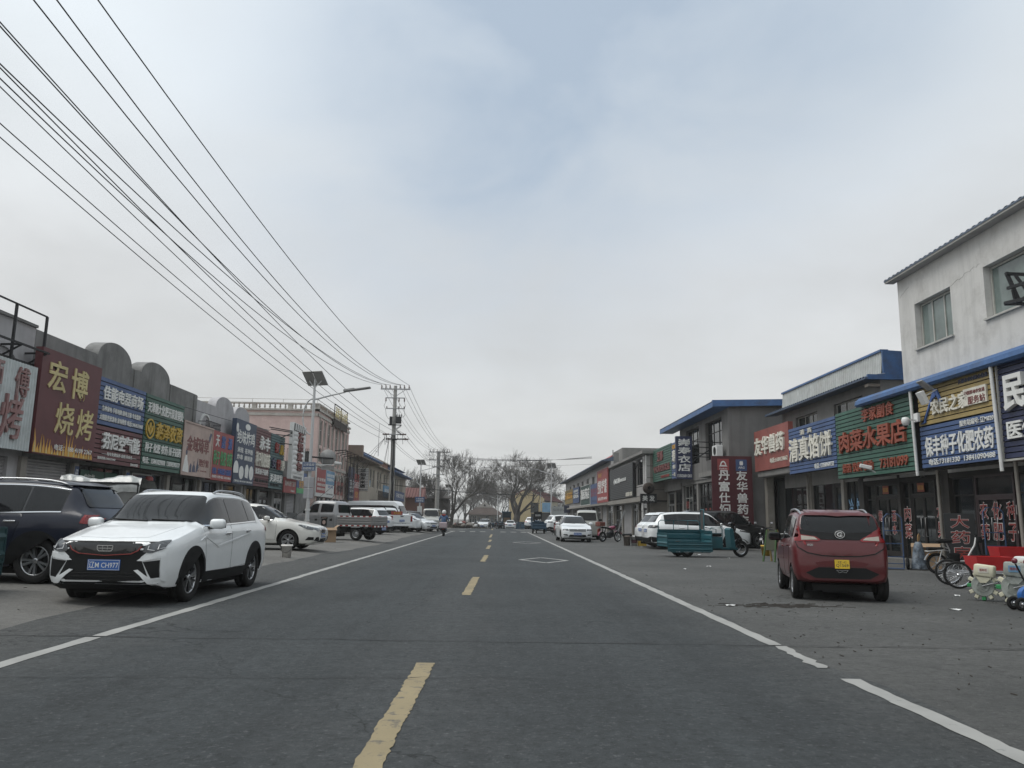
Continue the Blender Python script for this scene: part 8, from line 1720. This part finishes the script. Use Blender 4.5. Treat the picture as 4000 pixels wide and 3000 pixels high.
def handtruck(label, loc, rz, h=1.55):
    t = thing('hand_truck', label, 'hand truck', loc, rz, 'blue hand trucks before the shops')
    m = MB(); w = .24
    m.tube([(-w, 0, .05), (-w, .03, .2), (-w, .10, h-.12), (-w+.1, .12, h), (w-.1, .12, h), (w, .10, h-.12), (w, .03, .2), (w, 0, .05)], .018, 8)
    for z, y in ((.35, .04), (.72, .065), (1.08, .085)): m.bar((-w, y, z), (w, y, z), .025)
    m.obj('frame', BLT, t); m = MB(); m.box(-.26, .26, -.32, .02, .03, .045); m.obj('toe_plate', BLT, t)
    m = MB(); m.tube([(-.3, .12, .16), (.3, .12, .16)], .014, 6); [m.bar((s*w, .12, .16), (s*w, .03, .38), .03) for s in (1, -1)]; m.obj('axle', BLT, t)
    for s in (1, -1): bikewheel(t, (s*.33, .12, .165), .165, .085, R(90), 4)
    return t
handtruck('blue hand truck standing right behind the red microcar', (11.3, 22.9, 0), R(-30))
handtruck('blue hand truck leaning by the seed shop door behind the red bins', (13.45, 21.6, .14 if False else 0), R(-20), 1.75)
t = thing('broom_bundle', 'cone shaped bundle of printed sacks tied round a pole on a black disc', 'bundle', (11.95, 22.8, 0)); m = MB(); m.lathe([(0, .03), (.30, .03), (.32, 0)], 24); m.obj('base', M['rubber'], t); m = MB(); m.lathe([(.21, .03), (.20, .16)], 16); m.lathe([(.2, .16), (.15, .5), (.11, .70), (.07, .78), (0, .78)], 16)
m.obj('sack', pm('printed sack', (.085,.11,.14), .7, var=.9, vscale=9, dirt=(.4,.42,.43,.6), dscale=5), t); m = MB(); m.tube([(0, 0, .7), (.01, 0, .95), (.05, .02, 1.0), (.08, .02, .95), (.03, 0, .8)], .018, 6); m.obj('hook', pm('brass', (.25,.15,.06), .4, .5), t)
CARD = pm('cardboard', (.31,.215,.135), .85, var=.08)
def carton(label, loc, rz, w, d, h):
    t = thing('cardboard_box', label, 'box', loc, rz, 'cardboard boxes'); m = MB(); th = .01
    for a in ((-w, w, -d, -d+th, 0, h), (-w, w, d-th, d, 0, h), (-w, -w+th, -d+th, d-th, 0, h), (w-th, w, -d+th, d-th, 0, h), (-w+th, w-th, -d+th, d-th, 0, th)): m.box(*a)
    m.obj('carton', CARD, t); m = MB()
    m.add([(-w, -d, h), (w, -d, h), (w, -d-.16, h-.1), (-w, -d-.16, h-.1)], [(0,1,2,3)]); m.add([(-w, -d, h), (-w, d, h), (-w-.15, d, h-.08), (-w-.15, -d, h-.08)], [(0,1,2,3)]); m.add([(w, -d, h), (w, d, h), (w+.13, d, h+.10), (w+.13, -d, h+.10)], [(0,1,2,3)])
    m.obj('flap', CARD, t); return t
carton('open cardboard box by the greengrocer door behind the electric bicycle', (12.6, 23.6, 0), R(-30), .38, .22, .72); carton('open cardboard box on the concrete between the pearl saloon and grey truck', (-7.3, 35.4, .12), R(25), .26, .24, .62)
# electric bicycle seen from behind
t = thing('electric_bicycle', 'white framed electric bicycle with a black saddle before the black board', 'bicycle', (11.9, 20.9, 0), R(-8))
bikewheel(t, (-.45, 0, .27), .27, .075, 0, 6); bikewheel(t, (.68, 0, .27), .27, .07, 0, 6)
m = MB(); m.tube([(-.45, .07, .27), (-.1, .05, .33), (-.12, .0, .62), (-.2, 0, .82)], .018, 6); m.tube([(-.45, -.07, .27), (-.1, -.05, .33)], .018, 6); m.tube([(-.1, 0, .33), (.25, 0, .35), (.5, 0, .75), (.55, 0, .95)], .024, 8); m.tube([(-.70, -.09, .58), (-.7, .09, .58), (-.3, .09, .62), (-.14, .03, .60), (-.3, -.09, .62), (-.70, -.09, .58)], .012, 6); [m.tube([(-.45, s*.09, .27), (-.35, s*.09, .6)], .012, 6) for s in (1, -1)]; m.tube([(-.35, .05, .6), (-.3, .05, .74), (-.15, .03, .66)], .014, 6); m.obj('frame', M['white'], t)
m = MB(); m.bbox((-.24, 0, .85), (.19, .12, .055), None, .05); m.obj('saddle', M['black'], t); m = MB(); m.bbox((-.48, 0, .645), (.2, .09, .045), None, .03); m.obj('pillion_pad', M['black'], t)
m = MB(); m.tube([(.68, 0, .27), (.56, 0, .95)], .022, 8); m.tube([(.42, -.28, 1.04), (.52, -.1, 1.02), (.55, 0, .98), (.52, .1, 1.02), (.42, .28, 1.04)], .012, 6); m.bbox((.6, 0, .9), (.06, .12, .08), None, .03); m.obj('handlebar', M['black'], t)
m = MB(); m.bbox((-.02, 0, .44), (.12, .09, .11), None, .03); m.obj('battery_box', M['black'], t); m = MB(); [m.bbox((-.64, s*.06, .5), (.015, .02, .014), None, .008) for s in (1, -1)]; m.obj('indicator', ORG, t)
for i in range(1):
    m = MB()
    for k in range(9):
        a0, a1 = R(30+k*15), R(45+k*15); m.add([(-.45+.315*math.cos(a), y, .27+.315*math.sin(a)) for a in (a0, a1) for y in (-.05, .05)], [(0,1,3,2)], None, True)
    m.obj('mudguard', M['steel'], t)
# black upright pharmacy board
t = thing('pharmacy_board', 'black standing board with three red outlined characters behind the electric bicycle', 'board', (13.3, 23.0, 0), R(-22)); t.scale = (.80, 1, .84)
m = MB(); m.bbox((0, 0, .95), (.49, .05, .95), None, .01); m.obj('board', pm('black panel', (.018,.021,.023), .35), t)
for tx, z in (('大', 1.62), ('药', 1.10), ('房', .58)):
    a = MB(); write(a, Fr((0, -.052, 0), (1, 0, 0), (0, -1, 0)), tx, 0, z, .62, .45, 0, .003, .06); o = a.obj('lettering', WL, t, fix=False); a = MB(); write(a, Fr((0, -.055, 0), (1, 0, 0), (0, -1, 0)), tx, 0, z, .59, .42, .001, .003, .02); a.obj('lettering_face', C['rl'], o, fix=False)
m = MB(); m.box(-.06, .06, -.07, -.051, .02, .14); m.obj('notice', M['white'], t)
# red bins on a cart
REDB = pm('red plastic bin', (.50,.022,.025), .4, coat=.2)
def bin_(label, loc, rz, w, d, h, group='red plastic bins by the seed shop'):
    m = MB(); t_ = .015
    def rim(z, k): return [(-w*k, -d*k, z), (w*k, -d*k, z), (w*k, d*k, z), (-w*k, d*k, z)]
    A, B_, C_, D_ = rim(0, .86), rim(h, 1.0), rim(h, .96), rim(.02, .83)
    m.add(A+B_+C_+D_, [(3,2,1,0)] + [(i, (i+1) % 4, 4+(i+1) % 4, 4+i) for i in range(4)] + [(4+i, 4+(i+1) % 4, 8+(i+1) % 4, 8+i) for i in range(4)] + [(8+i, 8+(i+1) % 4, 12+(i+1) % 4, 12+i) for i in range(4)] + [(12,13,14,15)])
    o = root_of('plastic_bin', label, 'bin', m, REDB, group); o.location = loc; o.rotation_euler = (0, 0, rz); return o
bin_('large red plastic bin standing high against the seed shop', (12.75, 19.9, .38), R(-8), .42, .30, .37); bin_('long red plastic bin on the handcart before the seed shop', (11.2, 18.3, .21), R(-6), .42, .32, .36)
m = MB(); m.box(12.35, 13.15, 19.65, 20.2, .0, .36); root_of('pallet_stack', 'low dark stack of pallets under the high red bin', 'pallets', m, DKWALL)
t = thing('handcart', 'two wheeled handcart with large thin spoked wheels under the long red bin', 'cart', (10.05, 16.55, 0), R(-10), None)
bikewheel(t, (-.68, -.38, .27), .27, .05, R(-14), 24, 'wheel', True); bikewheel(t, (-.5, .62, .27), .27, .05, R(-14), 24, 'wheel', True)
m = MB(); m.tube([(-.72, -.38, .30), (-.5, .66, .30)], .018, 6); [m.tube([(-.6, y, .31), (.9, y, .31), (1.6, y*.8, .62)], .018, 6) for y in (-.3, .5)]; m.bar((.9, -.3, .31), (.9, .5, .31), .03); m.bar((.7, .1, .0), (.75, .1, .31), .035); m.bar((-.4, -.3, .31), (-.4, .5, .31), .03); m.bar((.25, -.3, .31), (.25, .5, .31), .03); m.tube([(1.6, -.24, .62), (1.6, .4, .62)], .016, 6); m.obj('frame', M['steel'], t)
# seed planters: wheel of planting beaks under a clear hopper, push bar, small press wheel
CLR = pm('cloudy clear plastic', (.42,.45,.42), .12, var=.35, vscale=5, spec=.7, trans=.35); GRN = pm('green plastic', (.03,.24,.08), .4); CRM = pm('cream plastic', (.62,.60,.46), .4)
def planter(label, loc, rz, sc=1.0, hop=CLR):
    t = thing('seed_planter', label, 'planter', loc, rz, 'hand pushed seed planters'); t.scale = (sc, sc, sc); Q = Matrix.Translation((0, 0, .33)) @ Matrix.Rotation(R(90), 4, 'X')
    m = MB(); m.lathe([(.0, -.07), (.22, -.07), (.235, -.05), (.235, .05), (.22, .07), (.0, .07)], 28, Q); m.lathe([(.12, .071), (.13, .085), (.10, .09)], 20, Q); m.obj('drum', CLR, t, angle=40)
    m = MB(); m2 = MB(); m3 = MB()
    for i in range(12):
        a = 6.2832*i/12; p = Vector((math.cos(a), 0, math.sin(a))); q = Vector((-p.z, 0, p.x)); c = Vector((0, 0, .33)) + p*.265
        (m if i % 3 else m2).bbox(c, (.05, .055, .04), Matrix((p, (0, 1, 0), q)).transposed(), .012)
        m3.add([c+p*.03+q*.02+Vector((0, .03, 0)), c+p*.03+q*.02-Vector((0, .03, 0)), c+p*.03-q*.02-Vector((0, .03, 0)), c+p*.03-q*.02+Vector((0, .03, 0)), c+p*.10], [(0,1,2,3), (0,1,4), (1,2,4), (2,3,4), (3,0,4)])
    m.obj('beak_block', CRM, t); m2.obj('beak_clip', GRN, t); m3.obj('beak', M['steel'], t)
    m = MB(); m.bbox((.05, .0, .66), (.20, .15, .13), Matrix.Rotation(R(6), 3, 'Y'), .04); m.prism([(-.12, .54), (.2, .52), (.08, .40), (-.04, .40)], -.12, .12, lambda u, v, w: Vector((u, w, v))); m.obj('hopper', hop, t, angle=45)
    m = MB(); m.bbox((.05, -.155, .68), (.10, .004, .06), None, .002); o = m.obj('label', C['ltblue'] if hop is CLR else C['cream'], t); a = MB(); write(a, Fr((.05, -.16, .68), (1, 0, 0), (0, -1, 0)), '播种机', 0, 0, .15, .06, 0, .002); a.obj('lettering', C['rl'], o, fix=False)
    m = MB(); [m.tube([(0, s*.1, .33), (.3, s*.1, .42), (.62, s*.14, .75), (.95, s*.2, 1.02)], .014, 6) for s in (1, -1)]; m.tube([(.95, -.2, 1.02), (.95, .2, 1.02)], .014, 6); m.tube([(.3, -.1, .42), (.52, 0, .16)], .016, 6); m.tube([(.3, .1, .42), (.52, 0, .16)], .016, 6); m.obj('push_frame', M['steel'], t)
    m = MB(); [m.tube([(.90, s*.2, .985), (1.04, s*.2, 1.08)], .02, 8) for s in (1, -1)]; m.obj('grip', C['rl'], t)
    w_ = bikewheel(t, (.52, 0, .125), .125, .07, 0, 5)
    m = MB(); m.lathe([(.0, -.03), (.06, -.03), (.06, .03), (0, .03)], 14, Matrix.Rotation(R(90), 4, 'X')); m.obj('hub', C['rl'], w_)
    return t
planter('white and green wheeled seed planter with spiked drum, leftmost on the forecourt', (8.28, 13.75, 0), R(-42), .76, CRM); planter('clear plastic seed planter with a blue label beside the first planter', (8.32, 12.95, 0), R(-50), .86)
t = planter('third seed planter mostly cut by the right frame edge', (8.75, 13.3, 0), R(-60), .95, M['whiteplastic'])
t = thing('tiller', 'small blue engine tiller with red capped handles at the right frame edge', 'tiller', (8.06, 12.25, 0), R(-5)); t.scale = (.72,)*3; m = MB(); m.bbox((.15, 0, .36), (.24, .16, .10), None, .06); m.lathe([(0, -.08), (.2, -.08), (.22, 0), (.2, .08), (0, .08)], 22, Matrix.Translation((0, 0, .3)) @ Matrix.Rotation(R(90), 4, 'X')); m.obj('engine_cover', pm('bright blue steel', (.025,.12,.38), .35, coat=.3), t, angle=40)
bikewheel(t, (-.22, -.12, .14), .14, .08, 0, 5); bikewheel(t, (-.22, .2, .14), .14, .08, 0, 5); m = MB(); m.tube([(-.22, -.12, .14), (-.22, .2, .14)], .02, 6); m.tube([(.1, 0, .3), (-.22, 0, .14)], .03, 6); m.tube([(.1, -.15, .4), (-.1, -.22, .95)], .018, 6); m.tube([(.1, .15, .4), (-.1, .22, .95)], .018, 6); m.obj('frame', M['iron'], t); m = MB(); [m.lathe([(0, -.05), (.05, -.03), (.06, .02), (.04, .06), (0, .07)], 12, Matrix.Translation((-.11, s*.225, 1.0))) for s in (1, -1)]; m.obj('knob', pm('wine red knob', (.16,.02,.035), .4, coat=.4), t)
# ladder and trolley frame by the tiled house
t = thing('step_ladder', 'thin metal step ladder leaning by the tiled house door', 'ladder', (9.2, 60.2, 0)); m = MB(); [m.bar((-.3+s*.0, s*.22, 0), (.35, s*.16, 2.0), .05) for s in (1, -1)]; [m.bar((-.3+.65*k/7, -.2, 2.0*k/7), (-.3+.65*k/7, .2, 2.0*k/7), .035) for k in range(1, 7)]; m.obj('ladder_frame', M['steel'], t)
# rubbish heap of sacks under the leaning tree
rh = random.Random(12)
for k in range(22):
    x = -5.6+rh.uniform(0, 3.0); y = 105.5+rh.uniform(0, 4); z = gz(x, y)+(rh.uniform(.1, .75) if k % 3 else .05)*(1-abs(x+4.6)/3.2); s = rh.uniform(.25, .5)
    m = MB(); r2 = random.Random(k); m.grid(lambda u, v: Vector((s*math.sin(math.pi*v)*math.cos(6.2832*u)*(1+.2*math.sin(9*u+k)), s*.8*math.sin(math.pi*v)*math.sin(6.2832*u), s*.62*(1-math.cos(math.pi*v))*(1+.15*math.sin(5*v+7*u*6.28)))), 12, 8)
    o = root_of('rubbish_sack', ('pale stuffed sack' if k % 2 else 'dark stuffed sack') + ' in the rubbish heap under the leaning willow', 'sack', m, (M['white'], PIL, pm('dark sack', (.06,.05,.05), .8), pm('reddish sack', (.22,.08,.07), .8))[(1, 2, 0, 2, 1, 3)[k % 6]], ('pale' if k % 2 else 'dark') + ' sacks of the rubbish heap'); o.location = (x, y, z)
m = MB(); rr_ = random.Random(3)
for k in range(300):
    x = -6.2+abs(rr_.gauss(0, 1.9)); y = 105+rr_.uniform(0, 5); h = .55*math.exp(-((x+4.6)/1.6)**2); m.bbox((x, y, gz(x, y)+rr_.uniform(0, h)), (rr_.uniform(.05, .25), rr_.uniform(.05, .2), rr_.uniform(.02, .1)), Matrix.Rotation(rr_.uniform(0, 3), 3, 'Z') @ Matrix.Rotation(rr_.uniform(-.6, .6), 3, 'X'))
tag(m.obj('rubble', pm('mixed rubbish', (.10,.085,.07), .9, var=.6, vscale=4)), 'heap of mixed rubbish under the leaning tree', 'rubbish', kind='stuff')
# blue site hut and barrier at the bend
t = thing('guard_hut', 'narrow dark blue hut standing open at the end of the road', 'hut', (1.55, 128, -.5)); m = MB(); m.box(-.7, -.62, -.6, .6, 0, 2.7); m.box(.62, .7, -.6, .6, 0, 2.7); m.box(-.62, .62, .5, .6, 0, 2.7); m.box(-.8, .8, -.75, .7, 2.7, 2.85); m.obj('wall', TRK['bluetrike'], t); m = MB(); m.box(-.5, .5, .44, .49, .7, 1.9); m.obj('panel', CARD, t)
m = MB()
for i in range(14): m.box(.0+i*.95, .9+i*.95, 131, 131.06, -.7, .75)
[m.bar((i*.95, 131.1, -.8), (i*.95, 131.1, .9), .06) for i in range(15)]; root_of('barrier_fence', 'low blue sheet fence across the end of the road before the yellow house', 'fence', m, TRK['bluetrike'])
# ---- thin haze: one closed box of air round the whole scene
m = MB(); m.box(-950, 950, -60, 1300, -2.4, 21)
hz_ = bpy.data.materials.new('haze'); hz_.use_nodes = True; nt = hz_.node_tree; nt.nodes.remove(nt.nodes['Principled BSDF'])
pv = nt.nodes.new('ShaderNodeVolumePrincipled'); pv.inputs['Color'].default_value = (.86, .88, .88, 1); pv.inputs['Density'].default_value = .0006; pv.inputs['Anisotropy'].default_value = .2
nt.links.new(pv.outputs[0], nt.nodes['Material Output'].inputs['Volume'])
tag(m.obj('haze', hz_), 'thin pale haze greying the far end of the street', 'haze', kind='stuff')
